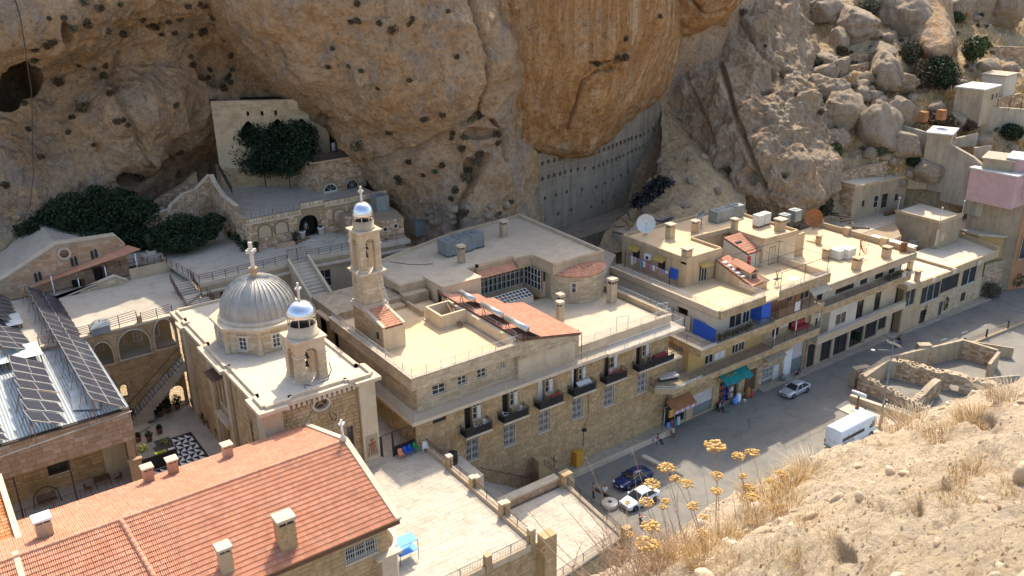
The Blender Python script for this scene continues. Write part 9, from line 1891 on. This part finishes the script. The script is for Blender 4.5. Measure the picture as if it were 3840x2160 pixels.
for s in(-1,1):
 m=MB();m.fbox((BX-BL/2+.35,BY+s*(BW/2-.012),1.42),(4.1,0,0),(0,s*.015,0),(0,-s*.055,.82));m.fbox((BX-BL/2+5.4,BY+s*(BW/2-.012),1.42),(1.0,0,0),(0,s*.015,0),(0,-s*.055,.8));m.bd('side_window','glass',bs)
 for k in range(3):m=MB();m.fbox((BX-BL/2+1.35+k*1.05,BY+s*(BW/2+.004),1.42),(.05,0,0),(0,s*.004,0),(0,-s*.055,.82));m.bd('window_bar','iron',bs)
 m=MB();m.fbox((BX-BL/2+4.5,BY+s*(BW/2-.004),.6),(.03,0,0),(0,s*.012,0),(0,-s*.06,1.7));m.fbox((BX-BL/2+5.25,BY+s*(BW/2-.004),.6),(.03,0,0),(0,s*.012,0),(0,-s*.06,1.7));m.bd('door_seam','galv',bs)
 for x in(1.45,5.9):wheel(bs,-BL/2+x,s*.93,.38,.24,s,(BX,BY,0));m=MB();m.tube((BX-BL/2+x,BY+s*1.0,.42),(BX-BL/2+x,BY+s*1.035,.42),.46,18);m.bd('wheel_arch','black',bs)
 m=MB();m.box(BX-BL/2-.01,BX-BL/2+.09,BY+s*.80,BY+s*.97,.8,1.15);m.bd('taillight','red',bs)
m=MB();m.fbox((BX-BL/2+.035,BY-.82,1.5),(-.02,0,0),(0,1.64,0),(.05,0,.75));m.bd('rear_window','glass',bs);m=MB();m.box(BX-BL/2-.06,BX-BL/2+.1,BY-.95,BY+.95,.34,.52);m.bd('bumper','galv',bs);m=MB();m.box(BX-BL/2-.02,BX-BL/2+.0,BY-.26,BY+.26,.78,.9);m.bd('number_plate','white',bs)
m=MB();m.box(BX-BL/2+.0,BX-BL/2+.02,BY-.62,BY-.1,1.22,1.28);m.box(BX-BL/2+.0,BX-BL/2+.02,BY+.12,BY+.55,1.22,1.28);m.bd('badge','galv',bs)
m=MB();m.fbox((BX+1.0,BY-.75,2.60),(1.3,0,0),(0,1.5,0),(0,0,.16));au=m.bd('air_unit','white',bs)
for y in(-.3,.3):m=MB();m.lathe([(.22,0),(.22,.04)],(BX+1.75,BY+y,2.76),14);m.bd('fan','iron',au)
m=MB();m.box(BX+.1,BX+.7,BY-.4,BY+.4,2.62,2.70);m.bd('roof_hatch','white',bs);m=MB();m.lathe([(.32,0),(.28,.1),(.1,.16),(.02,.17)],(BX-1.0,BY,2.62),16);m.bd('roof_dome','white',bs)
for y in(-.62,.62):m=MB();m.box(BX-3.1,BX+.8,BY+y-.03,BY+y+.03,2.585,2.635);m.bd('roof_rib','white',bs)
def text3d(body,P,size,ex,ez,mt_,name,parent):
 cu=bpy.data.curves.new('lettering','FONT');cu.body=body;cu.size=size;cu.extrude=.004;cu.align_x='LEFT'
 tmp=bpy.data.objects.new('tmp',cu);col.objects.link(tmp);dg=bpy.context.evaluated_depsgraph_get();me=bpy.data.meshes.new_from_object(tmp.evaluated_get(dg));bpy.data.objects.remove(tmp)
 me.materials.clear();me.materials.append(MATS[mt_]);o=bpy.data.objects.new(name,me);col.objects.link(o);o.parent=parent;ex,ez=NA(ex,float),NA(ez,float);ex/=NO(ex);ez/=NO(ez);ny=np.cross(ex,ez);L_=NA(P)-ORG[parent.name]
 o.matrix_local=Matrix(((ex[0],ez[0],ny[0],L_[0]),(ex[1],ez[1],ny[1],L_[1]),(ex[2],ez[2],ny[2],L_[2]),(0,0,0,1)));return o
text3d('AKA',(BX-BL/2+.6,BY-BW/2-.012,1.02),.40,(1,0,0),(0,.02,1),'trousers_dark','lettering',bs);text3d('RE',(BX-BL/2+1.45,BY-BW/2-.012,1.02),.40,(1,0,0),(0,.02,1),'red','lettering',bs);text3d('ICA',(BX-BL/2+2.0,BY-BW/2-.012,1.02),.40,(1,0,0),(0,.02,1),'trousers_dark','lettering',bs)
def motorbike(P,rz,label,name='motorcycle'):
 t=thing(name,P,label,'motorcycle',None,rz);X,Y,Z=P
 for x in(-.62,.62):m=MB();n=16;m.path([(X+x+.28*mcos(2*PI*k/n),Y,Z+.3+.28*msin(2*PI*k/n))for k in range(n+1)],.05,5);w_=m.bd('wheel','rubber',t);m=MB();[m.tube((X+x,Y,Z+.3),(X+x+.26*mcos(a),Y,Z+.3+.26*msin(a)),.012,4)for a in np.linspace(0,5.5,8)];m.bd('spoke','steel',w_)
 m=MB();m.path([(X-.62,Y,Z+.3),(X-.4,Y,Z+.95),(X-.2,Y,Z+.72),(X+.1,Y,Z+.35),(X+.62,Y,Z+.3)],.035,5);m.box(X-.2,X+.2,Y-.13,Y+.13,Z+.28,Z+.6);m.bd('frame','iron',t)
 m=MB();m.lathe([(.02,-.25),(.13,-.15),(.14,.1),(.02,.2)],(0,0,0),10);m.v=[(X-.18+v[2],Y+v[0],Z+.78+v[1])for v in m.v];m.bd('fuel_tank','red',t)
 m=MB();m.box(X+.02,X+.6,Y-.12,Y+.12,Z+.74,Z+.82);m.bd('seat','black',t);m=MB();m.tube((X-.42,Y-.34,Z+1.0),(X-.42,Y+.34,Z+1.0),.02,5);m.bd('handlebar','steel',t);m=MB();m.lathe([(.09,-.05),(.09,.03),(.04,.06)],(X-.52,Y,Z+.82),10);m.bd('headlight','lamp_glass',t);return t
p=at(2404,1960,0);motorbike((p[0],p[1],0),1.0,'black motorcycle standing in the sun behind the white saloon')
motorbike((107.7,58.4,0),0.1,'motorcycle carrying two riders up the far road')
motorbike((89.3,61.2,0),0.2,'dark motorcycle parked against the wall of the pergola house')
def skin_mesh(name,verts,edges,radii,mt_,t,lvl=1,root=0):
 me=bpy.data.meshes.new(name);me.from_pydata([tuple(map(float,v))for v in verts],edges,[]);o=bpy.data.objects.new(name,me);col.objects.link(o);me.materials.append(MATS[mt_])
 sk=o.modifiers.new('skin','SKIN');sk.use_smooth_shade=True
 for i,r in enumerate(radii):me.skin_vertices[0].data[i].radius=(r,r)if not isinstance(r,tuple)else r
 me.skin_vertices[0].data[root].use_root=True
 if lvl:sb2=o.modifiers.new('sub','SUBSURF');sb2.levels=lvl;sb2.render_levels=lvl
 o.parent=t;return o
def person(P,rz,label,top,bottom,pose='stand',hairc='hair',hat=None,arms=None,s=1.0):
 t=thing('person',P,label,'person',None,rz);hip=.93*s if pose!='sit' else .50*s
 k=hip;V=lambda*a:a
 if pose=='sit':legs={s_:[(-.09*s_*1.0,0,k),(-.12*s_,-.42,k+.03),(-.12*s_,-.46,.08),(-.12*s_,-.62,.04)]for s_ in(1,-1)}
 else:legs={1:[(-.09,0,k),(-.11,-.02,k*.52),(-.12,.02,.09),(-.13,-.14,.04)],-1:[(.09,0,k),(.11,-.06,k*.53),(.12,.03,.09),(.13,-.13,.04)]}
 sh_,nk,hd=k+.48,k+.55,k+.70
 arms=arms or{1:[(-.19,0,sh_),(-.27,.02,sh_-.28),(-.25,-.10,sh_-.52)],-1:[(.19,0,sh_),(.27,.02,sh_-.28),(.26,-.10,sh_-.52)]}
 vs=[(0,0,k),(0,.01,k+.22),(0,0,sh_-.03),(0,0,nk),(0,-.01,nk+.06),(0,-.02,hd),(0,-.015,hd+.11)];ed=[(i,i+1)for i in range(6)];rd=[(.13,.11),(.12,.10),(.14,.10),.055,.05,.085,.07]
 for sgn in(1,-1):
  b=len(vs);vs+=legs[sgn][1:];ed+=[(0,b),(b,b+1),(b+1,b+2)];rd+=[.065,.042,.035]
  b=len(vs);A=arms[sgn];h_=NA(A[2]);d_=h_-NA(A[1]);d_/=NO(d_);vs+=A+[tuple(h_+d_*.07)];ed+=[(2,b),(b,b+1),(b+1,b+2),(b+2,b+3)];rd+=[.05,.038,.028,.026]
  side=np.cross(d_,(0,0,1.));side=side/(NO(side)+1e-6);pb_2=len(vs)-1;q=h_+d_*.07
  for f_,(o_,l_)in enumerate(((-.026,.065),(-.009,.075),(.009,.07),(.026,.058))):b=len(vs);vs+=[tuple(q+side*o_+d_*l_*.5),tuple(q+side*o_+d_*l_+NA([0,-.012,-.01]))];ed+=[(pb_2,b),(b,b+1)];rd+=[.009,.008]
  b=len(vs);vs+=[tuple(h_+d_*.03-side*.04+NA([0,-.02,0]))];ed+=[(pb_2-1,b)];rd+=[.010]
 skin_mesh('body',vs,ed,rd,'skin',t)
 v2=[(0,0,k-.04),(0,.01,k+.22),(0,0,sh_-.04),(0,0,nk-.02)];e2=[(0,1),(1,2),(2,3)];r2=[(.15,.125),(.145,.12),(.165,.12),.075]
 for sgn in(1,-1):A=arms[sgn];b=len(v2);m_=tuple((NA(A[1])*.8+NA(A[0])*.2));v2+=[A[0],m_];e2+=[(2,b),(b,b+1)];r2+=[.07,.055]
 skin_mesh('shirt',v2,e2,r2,top,t)
 v3=[(0,0,k)];e3=[];r3_=[(.145,.12)]
 for sgn in(1,-1):b=len(v3);Lg=legs[sgn];v3+=[Lg[1],tuple(NA(Lg[2])+(0,0,.02))];e3+=[(0,b),(b,b+1)];r3_+=[.085,.062]
 skin_mesh('trousers',v3,e3,r3_,bottom,t)
 for sgn in(1,-1):L3=legs[sgn];m=MB();a=NA(L3[3])+NA(P)+(0,-.02,.0);b=NA(L3[2])+NA(P);m.fbox((a[0]-.045,a[1]-.04,P[2]+(.0 if pose!='sit' else 0)),(.09,0,0),(0,b[1]-a[1]+.08,0),(0,0,.08));m.bd('shoe','black',t)
 m=MB();c_=NA(P)+(0,0,hd+.03);m.lathe([(.088,0),(.096,.05),(.085,.11),(.05,.145),(.01,.155)],c_+(0,.015,0),12);m.bd('hair' if not hat else 'cap',hat or hairc,t)
 m=MB();m.lathe([(.012,-.02),(.016,0),(.006,.03)],c_+(0,-.115,-.01),6);m.bd('nose','skin',t)
 for sx in(-1,1):m=MB();m.lathe([(.004,-.01),(.012,0),(.004,.01)],c_+(sx*.035,-.098,.02),6);m.bd('eye','black',t);m=MB();m.lathe([(.008,-.02),(.016,0),(.008,.025)],c_+(sx*.094,0,0),6);m.bd('ear','skin',t)
 m=MB();m.box(c_[0]-.025,c_[0]+.025,c_[1]-.105,c_[1]-.095,c_[2]-.05,c_[2]-.043);m.bd('mouth','cloth_red',t)
 return t
person((50.7,57.0,0),.8,'man in a checked shirt and dark trousers standing by the lower terrace, head bent','shirt_check','trousers_dark')
person((51.4,56.0,0),-.5,'man with reddish cap and white shirt standing next to the checked shirt man','shirt_white','trousers_dark',hat='cloth_red')
person((74.4,61.15,0),.4,'man in a light blue shirt sitting outside the souvenir shop','shirt_blue','trousers_dark','sit')
person((63.2,60.35,0),.9,'person in a red top sitting on a white chair by the kerb wall','cloth_red','trousers_dark','sit')
person((57.1,61.9,9.42),-.2,'person in a pink shirt standing on the fifth balcony','shirt_pink','trousers_dark')
person((62.9,62.0,9.42),.3,'person in dark green sitting on the sixth balcony','shirt_green','trousers_dark','sit')
person((dcx-.2,HV+.6,Z1+.4),.2,'person in grey standing inside the dark arched monastery doorway','shirt_check','trousers_dark')
person((107.5,58.4,.28),-1.45,'front rider in a dark top on the far motorcycle','trousers_dark','shirt_blue','sit');person((108.0,58.45,.30),-1.45,'pillion rider in a checked shirt on the far motorcycle','shirt_check','trousers_dark','sit')
person((74.9,61.4,0),-1.2,'person in black sitting deeper in the shop entrance beside the blue shirt man','trousers_dark','trousers_dark','sit')
plastic_chair((74.4,61.3,0),.4,'black','dark chair under the blue shirt man at the shop');plastic_chair((63.2,60.5,0),.9,'white','white plastic chair under the person by the kerb wall');plastic_chair((65.6,60.3,.0),.4,'wood','empty wooden chair near the corner of the convent')
plastic_chair((62.9,62.1,9.42),.3,'frame_brown','brown chair on the sixth balcony');plastic_chair((74.9,61.6,0),-1.2,'black','second dark chair at the shop entrance')
def stool(P,m_,label):t=thing('plastic_stool',P,label,'stool');m=MB();m.lathe([(.17,0),(.16,.04)],(P[0],P[1],P[2]+.38),12);m.bd('seat',m_,t);[MB().tube((P[0]+.13*a,P[1]+.13*b,P[2]+.39),(P[0]+.19*a,P[1]+.19*b,P[2]),.025,5).bd('leg',m_,t)for a in(-1,1)for b in(-1,1)]
stool((75.0,60.2,0),'green','bright green stool on the road in front of the souvenir shop');stool((78.4,60.7,0),'white','white stool beside the shop goods')
for k,(x,y,h_,m_,lb)in enumerate([(79.6,61.3,1.5,'rust','tall orange brown wicker display right of the souvenir shop'),(80.2,61.2,.8,'cloth_red','low red basket display right of the souvenir shop'),(77.9,61.3,1.2,'white','pale postcard stand at the souvenir shop door'),(77.2,61.2,.9,'blue_light','stack of blue water packs at the shop door'),(86.6,61.4,1.0,'galv','grey bin beside the white metal door')]):
 t=thing('display_stand',(x,y,0),lb,'display');m=MB();m.lathe([(.28,0),(.36,h_*.3),(.34,h_*.7),(.2,h_)],(x,y,0),10);m.bd('body',m_,t);m=MB();m.tube((x-.3,y,h_*.55),(x+.3,y,h_*.55),.05,5);m.bd('band','wood',t)
mh=thing('stone_well_ring',(51.1,54.9,0),'round pale stone ring with a dark square centre beside the two standing men','well cover');m=MB();m.lathe([(.85,0),(.85,.42),(.8,.5)],(51.1,54.9,0),24);m.bd('ring','marble',mh);m=MB();m.box(50.9,51.3,54.7,55.1,.501,.53);m.bd('centre','iron',mh)
for(x0,y0,x1,y1,lb)in((50.7,57.9,55.1,53.6,None),):pass
m=MB();m.prism([(51.6,58.0),(52.0,58.0),(52.6,53.6),(52.2,53.6)],.001,.05);o=m.bd('wheel_stop','iron');tag(o,'dark drain strip on the road before the parked cars','drain')
m=MB();m.prism([(59.6,59.3),(60.2,59.3),(60.6,55.0),(60.0,55.0)],0,.35);o=m.bd('kerb_block','trim');tag(o,'pale raised kerb block dividing the parking bay beside the blue saloon','kerb')
plastic_chair((40.0,61.95,9.42),.3,'white','left white armchair on the first balcony');plastic_chair((40.9,61.95,9.42),-.3,'white','right white armchair on the first balcony');plastic_chair((43.4,61.95,9.42),.9,'white','white armchair at the left of the second balcony');plastic_chair((45.2,62.0,9.42),-.5,'white','white armchair at the right of the second balcony')
m=MB();m.fbox((52.5,61.6,10.15),(1.8,0,0),(0,.55,.3),(0,0,.08));o=m.bd('mattress','tank_white');tag(o,'pale blue mattress airing on the fourth balcony','mattress')
t=thing('folding_table',(58.2,61.9,9.42),'folding table with a red cloth on the fifth balcony','table');m=MB();m.box(57.6,58.8,61.6,62.2,10.15,10.2);m.bd('tabletop','cloth_red',t);m=MB();m.tube((57.7,61.9,9.42),(58.6,61.9,10.15),.02,4);m.tube((58.6,61.9,9.42),(57.7,61.9,10.15),.02,4);m.bd('leg','rail_white',t)
m=MB();m.box(48.9,50.0,61.55,61.9,9.45,10.35);m.box(49.2,50.1,61.9,62.3,9.45,10.1);o=m.bd('cloth_bundle','cloth_red');tag(o,'red and white bundle of cloth on the third balcony','bundle')
m=MB();m.box(63.8,65.6,61.8,62.35,9.45,10.2);o=m.bd('red_sofa','cloth_red');tag(o,'brown red sofa with patterned cloths on the sixth balcony','sofa')
rs=np.random.RandomState(77)
pts=[('left',x*K,y*K,r)for x,y,r in((430,25,1.0),(510,50,.9),(445,128,1.2),(550,162,.8),(625,168,1.0),(610,28,.6),(770,130,.9),(795,140,.6),(715,110,.7),(850,120,.7),(905,105,.9),(950,42,.7),(1003,32,.7),(1080,88,1.5),(1042,35,1.0),(1103,130,1.3),(1135,200,1.3),(1020,172,1.2),(820,175,.6),(880,178,.6),(965,188,.6),(525,345,.7),(518,385,.9),(553,472,.8),(975,330,.8),(968,290,.6),(1020,390,.9),(1060,362,.6),(1052,395,.7),(1160,290,.8),(1165,355,.7),(1150,375,.7),(1140,395,.8),(1130,440,1.1),(1160,410,.7),(1275,310,1.1),(1075,508,.7),(285,420,1.3),(235,240,.9),(260,225,.9),(160,310,1.1),(175,260,.7),(595,620,.8),(635,612,.6),(650,632,.6),(890,540,.7),(425,545,1.9),(20,930,.9),(340,675,.6),(360,585,.6),(915,770,1.1),(700,900,1.6),(390,335,.4),(465,355,.4),(330,100,.7),(360,155,1.0),(140,660,.6),(200,785,.6),(190,350,.9),(125,515,.6),(240,105,.5),(475,740,.5))]
pts+=[('mid',1280+x*K,y*K,r)for x,y,r in((90,15,.8),(270,160,1.2),(190,130,.7),(80,120,.8),(45,120,.6),(340,128,.6),(370,100,.6),(425,610,1.0),(650,605,1.6),(690,580,1.2),(512,588,.7),(565,665,.7),(555,708,.7),(625,685,.9),(600,755,.9),(790,680,1.1),(795,725,.8),(690,830,1.8),(620,900,1.4),(575,975,1.1),(290,910,1.0),(600,1080,1.3),(500,830,.8),(460,870,.7),(80,735,1.8),(330,815,.7),(545,1010,.7),(180,455,.4),(30,340,.4),(280,905,.8),(405,890,.5),(800,1085,.7),(240,680,.8),(860,1010,.6),(700,790,1.1),(640,860,1.1))]
pts+=[('mid',1200+x,y,.5)for x,y in((40,185),(30,260),(150,265),(330,300),(480,40),(520,210))]
pts+=[('hang',1280+x*K,y*K,r)for x,y,r in((1290,320,.8),(1390,295,.9),(1425,300,1.1),(1608,85,.7),(1435,205,.6))]+[('right',2560+x*K,y*K,r)for x,y,r in((300,65,1.2),(505,378,.9),(690,580,1.0),(560,470,.6),(420,225,.4))]
words='grey,brown,dark,dry,dense,sparse,round,ragged,low,clinging,hanging,faded,thorny,tufted,small,scrubby'.split(',')
zone={'left':'on the left cliff above the cave chapel','mid':'on the great overhanging rock','hang':'on the streaked hanging rock','right':'on the standing rock'}
for k,(key,px,py,r)in enumerate(pts):
 if key=='left' and px>860:key2='mid' if px>880 and py<260 and px>900+py*.4 else 'left'
 else:key2=key
 P,N=on(key2,px,py);P=NA(P)+NA(N)*.15*r
 shrub(tuple(P-(0,0,r*.3)),r*.62,r*.95,'dry dark tuft of scrub growing '+zone[key2],'scrub tufts growing '+zone[key2],'shrub_dry' if k%5 else 'leaf_olive',int(110+90*r),.15,'shrub','cliff_shrub',k)
for k in range(60):
 key,px,py=[('mid',rs.uniform(1500,1950),rs.uniform(760,850)),('scree',rs.uniform(2380,2760),rs.uniform(560,830)),('left',rs.uniform(50,500),rs.uniform(780,860))][k%3]
 P,N=on(key,px,py);boulder(0,0,rs.uniform(.25,.7),None,'loose rock lying at the foot of the cliffs','boulder',(1.1,1,.8),'loose rocks at the foot of the cliffs',k+400,'loose_rock',.3,2,P=tuple(P))
NP,NX,NY,NN=GRIDS['near']
vis=np.where((NX>2380)&(NX<3900)&(NY>1380)&(NY<2200))[0]
rs=np.random.RandomState(5)
def pick(n,cond=None):c=vis if cond is None else vis[cond(NX[vis],NY[vis])];return c[rs.randint(0,len(c),n)]
bm=bmesh.new();bmesh.ops.create_icosphere(bm,subdivisions=2,radius=1);SV_=NA([v.co[:]for v in bm.verts]);SF=[tuple(v.index for v in f.verts)for f in bm.faces];bm.free()
def stonemesh(s):
 h=1+.35*fbm(SV_*1.2+s*3.1,3,s);m=MB();m.add(SV_*h[:,None]*NA([1,.75,.55]),SF,True);return mesh_of(m,'pebble')
SM=[stonemesh(k)for k in range(8)]
idx=pick(150);sizes=np.sort(rs.gamma(1.6,.016,150)+.02)[::-1]
for k,i in enumerate(idx):
 o=bpy.data.objects.new('pebble',SM[k%8]);col.objects.link(o);s=min(sizes[k],.13);o.location=NP[i]+NN[i]*s*.1;o.rotation_euler=rs.rand(3)*6.28;o.scale=(s,s,s);ORG[o.name]=NP[i]
 tag(o,'loose pale pebble lying on the sunlit foreground rock','pebble','pebbles on the foreground rock')
m=MB();idx=pick(9000);T4=NA([(1,0,-.6),(-.6,.9,-.5),(-.5,-.9,-.5),(0,.1,.8)]);F4=[(0,1,3),(1,2,3),(2,0,3),(0,2,1)]
sz=(.004+.012*rs.rand(len(idx))**3)[:,None,None];rt=rs.rand(len(idx))*6.28;c,s_=np.cos(rt),np.sin(rt)
B4=np.stack([T4[None,:,0]*c[:,None]-T4[None,:,1]*s_[:,None],T4[None,:,0]*s_[:,None]+T4[None,:,1]*c[:,None],np.repeat(T4[None,:,2],len(idx),0)],-1)
V=(NP[idx][:,None,:]+B4*sz+rs.randn(len(idx),1,3)*.01).reshape(-1,3);m.v=[tuple(v)for v in V];m.f=[tuple(4*i+a for a in f)for i in range(len(idx))for f in F4];m.sm=[False]*len(m.f);m.bd('gravel','pebble',kind='stuff')
def blades(m,base,n,h,spread,lean,w=.0025,seg=3,droop=.35,rs=rs):
 for k in range(n):
  a=rs.rand()*6.28;r=spread*rs.rand()**.5;p=NA(base)+NA([r*mcos(a),r*msin(a),-.02]);hh=h*(.5+.7*rs.rand());d=NA([mcos(a),msin(a),0])*lean*(.3+rs.rand())+rs.randn(3)*.08;wv=np.cross(rs.randn(3),(0,0,1.));wv=wv/(NO(wv)+1e-6)*w
  pts=[]
  for j in range(seg+1):t=j/seg;q=p+NA([0,0,hh*t*(1-droop*t*.5)])+d*hh*t*t;pts+=[q-wv*(1-t*.8),q+wv*(1-t*.8)]
  m.add(pts,[(2*j,2*j+1,2*j+3,2*j+2)for j in range(seg)])
tus=[(3790,1500,.35,900),(3680,1590,.40,900),(3550,1640,.25,500),(3730,1720,.22,420),(3640,1800,.30,600),(3600,1880,.22,420),(3040,1780,.40,1100),(2970,1830,.35,900),(3380,1600,.3,600),(3440,1580,.25,500),
       (2960,1900,.3,700),(2880,1950,.35,900),(2790,1990,.35,900),(2700,2040,.35,900),(2640,2100,.35,1000),(2760,2120,.32,900),(2560,2080,.4,900),(2480,2120,.4,900),(2900,2080,.25,600),(3010,2110,.22,500),(3150,2010,.16,300),(3300,1900,.14,260),(3480,1890,.14,260),(3830,1850,.25,400),(3780,2060,.15,260),(3060,1960,.2,400),(2850,1880,.35,800)]
pos=['rightmost upper','upper right','upper middle right','right side','right of centre','small right','bushy crest','lower crest','far crest','thin crest','middle','left middle','left','lower left','bottom left','bottom','far left','farthest left','lower middle','lower centre','short central','tiny central','tiny right','right edge','bottom right','sparse central','tall left crest']
for k,(px,py,h,n)in enumerate(tus):
 P,N=on('near',px,py);m=MB();sc=NO(P-O3)/9
 h*=.55;blades(m,P,int(n*.55),h*sc*.85,.20*sc,.75,.0022*sc,3);blades(m,P+NA([.1,.05,0])*sc,int(n*.35),h*sc*.5,.26*sc,1.5,.0022*sc,3,.8)
 o=m.bd('dry_grass_tuft','straw' if k%3 else 'straw_pale',None,org=P);tag(o,'%s tuft of dry straw grass on the foreground rock'%pos[k],'grass tuft','dry grass tufts on the foreground rock')
m=MB()
for i in pick(420):blades(m,NP[i],5,.07,.03,1.2,.0014,2,.8)
m.bd('short_dry_grass','straw_pale',kind='stuff')
def curve_to(m,A,B,bend,r0,r1,n=7,seed=0):
 A,B=NA(A,float),NA(B,float);q=np.random.RandomState(seed);side=q.randn(3)*bend;pts=[A*(1-t)+B*t+side*msin(PI*t)for t in np.linspace(0,1,n)]
 for j in range(n-1):m.tube(pts[j],pts[j+1],r0+(r1-r0)*j/(n-1),5,r0+(r1-r0)*(j+1)/(n-1))
 return pts
def near_pt(px,py,r):return atr(px,py,r)
heads=[(2680,1672,78,8.2,2690,2140),(2500,1755,62,7.6,2560,2150),(2770,1712,48,8.0,2860,2080),(2822,1697,50,8.4,2900,2080),(2688,1785,52,7.9,2700,2150),(2535,1795,44,7.2,2660,2160),(2576,1814,50,7.4,2680,2130),(2784,1786,34,8.0,2790,2010),(2688,1842,44,7.6,2700,2120),(2804,1826,46,8.0,2850,2060),
         (2884,1802,30,8.4,2930,2000),(2446,1815,60,6.9,2520,2170),(2424,1882,54,6.6,2480,2170),(2498,1880,36,7.0,2600,2140),(2598,1898,48,7.0,2640,2160),(2640,1940,30,7.2,2670,2160),(2440,1975,70,5.8,2470,2180),(2420,2040,84,5.6,2440,2190),(2352,1885,24,6.6,2400,2170),(2360,2006,34,5.9,2400,2190),(2820,1864,48,7.6,2860,2120),(2632,1998,40,6.6,2660,2170),(2486,1902,30,6.7,2500,2180),(2930,1775,40,8.6,2960,1960)]
desc=['tallest, highest','broad upper left','small upper','upper right','second below the tallest','round left','loose left','tiny middle','reddish middle','round lower right','tiny right','full one before the white car','large one below the car','small one beside the car','bright middle','faint lower','large lower left','largest lower left','tiny far left','small far left','flat right','pale lower middle','thin left','sparse rightmost']
for k,(px,py,wpx,r,bx_,by_)in enumerate(heads):
 H_=near_pt(px,py,r);Bq=near_pt(bx_,by_,r*.96);t=thing('flower_stalk',tuple(Bq),'%s yellow umbel on a dry stalk in the foreground'%desc[k],'dry flower','dry yellow flower stalks in the foreground');m=MB();curve_to(m,Bq,H_-(0,0,.02),.03,.0055,.0028,9,k)
 rr_=wpx/2/FPX*NO(H_-O3)
 for j in range(9):a=j*.7;e=H_+NA([rr_*.75*mcos(a),rr_*.75*msin(a),.005]);m.tube(H_-(0,0,rr_*.9),e,.0015,3)
 for j in range(4):q=Bq+(H_-Bq)*(.3+.15*j);e=q+rs.randn(3)*.035+(0,0,.03);m.tube(q,e,.0018,3,.0006)
 m.bd('stem','stem',t);m=MB();q=np.random.RandomState(k+9);n=46
 for j in range(n):
  a=q.rand()*6.28;d_=rr_*q.rand()**.5;c_=H_+NA([d_*mcos(a),d_*msin(a),.25*rr_*(1-(d_/rr_)**2)+q.randn()*.004]);s=rr_*.17*(.7+.6*q.rand());m.lathe([(s*.2,-s),(s,-s*.2),(s*.9,s*.3),(s*.1,s*.6)],c_,6)
 m.bd('umbel','flower',t)
for k,(x0,y0,x1,y1,r)in enumerate([(2460,2170,2110,1800,5.2),(2390,2170,2200,1720,5.6),(2330,2180,2110,1895,5.0),(2240,2180,1965,1895,4.7),(2250,2200,2000,1985,4.6),(2560,2160,2375,1700,6.4),(2620,2160,2490,1760,6.8),(2700,2150,2640,1790,7.2),(2760,2100,2750,1855,7.6),(2480,2180,2380,1790,6.0),(2100,2190,2030,2060,4.6),(2140,2190,2180,2040,4.8),(2320,2190,2280,1985,5.2),(2600,2150,2540,1840,6.9),(2790,2080,2780,1800,7.8),(2900,1980,2910,1800,8.4),(2960,1900,3160,1765,9.0)]):
 A,B=near_pt(x0,y0,r),near_pt(x1,y1,r);m=MB();pts=curve_to(m,A,B,.02,.004,.0016,9,k+50);q=np.random.RandomState(k+70)
 for j in range(2,9):
  for z in range(3):e=pts[j]+q.randn(3)*NA([.035,.035,.02])*(r/6)+(0,0,.02);m.tube(pts[j],e,.0012,3,.0005)
 o=m.bd('bare_stalk','stem');tag(o,['long','tall leaning','slanting','short left','lowest left','high','thin','straight','upright','bent','tiny','small','feathery','twiggy','fine','pale','far right'][k]+' bare dry stalk rising in the foreground','dry stalk','bare dry stalks in the foreground')
m=MB();q=np.random.RandomState(3)
for k in range(900):
 px,py=2250+q.rand()*620,2020+q.rand()*190;
 if py<2300-(px-2150)*.35-q.rand()*120 and px<2500:pass
 r=5.2+(px-2250)/620*2.4+q.randn()*.3;A=near_pt(px,py,r);d_=NA([q.randn()*.10,q.randn()*.10,.05+q.rand()*.18]);curve_to(m,A,A+d_,.012,.0022,.0008,4,k)
m.bd('tangled_twigs','stem',kind='stuff')
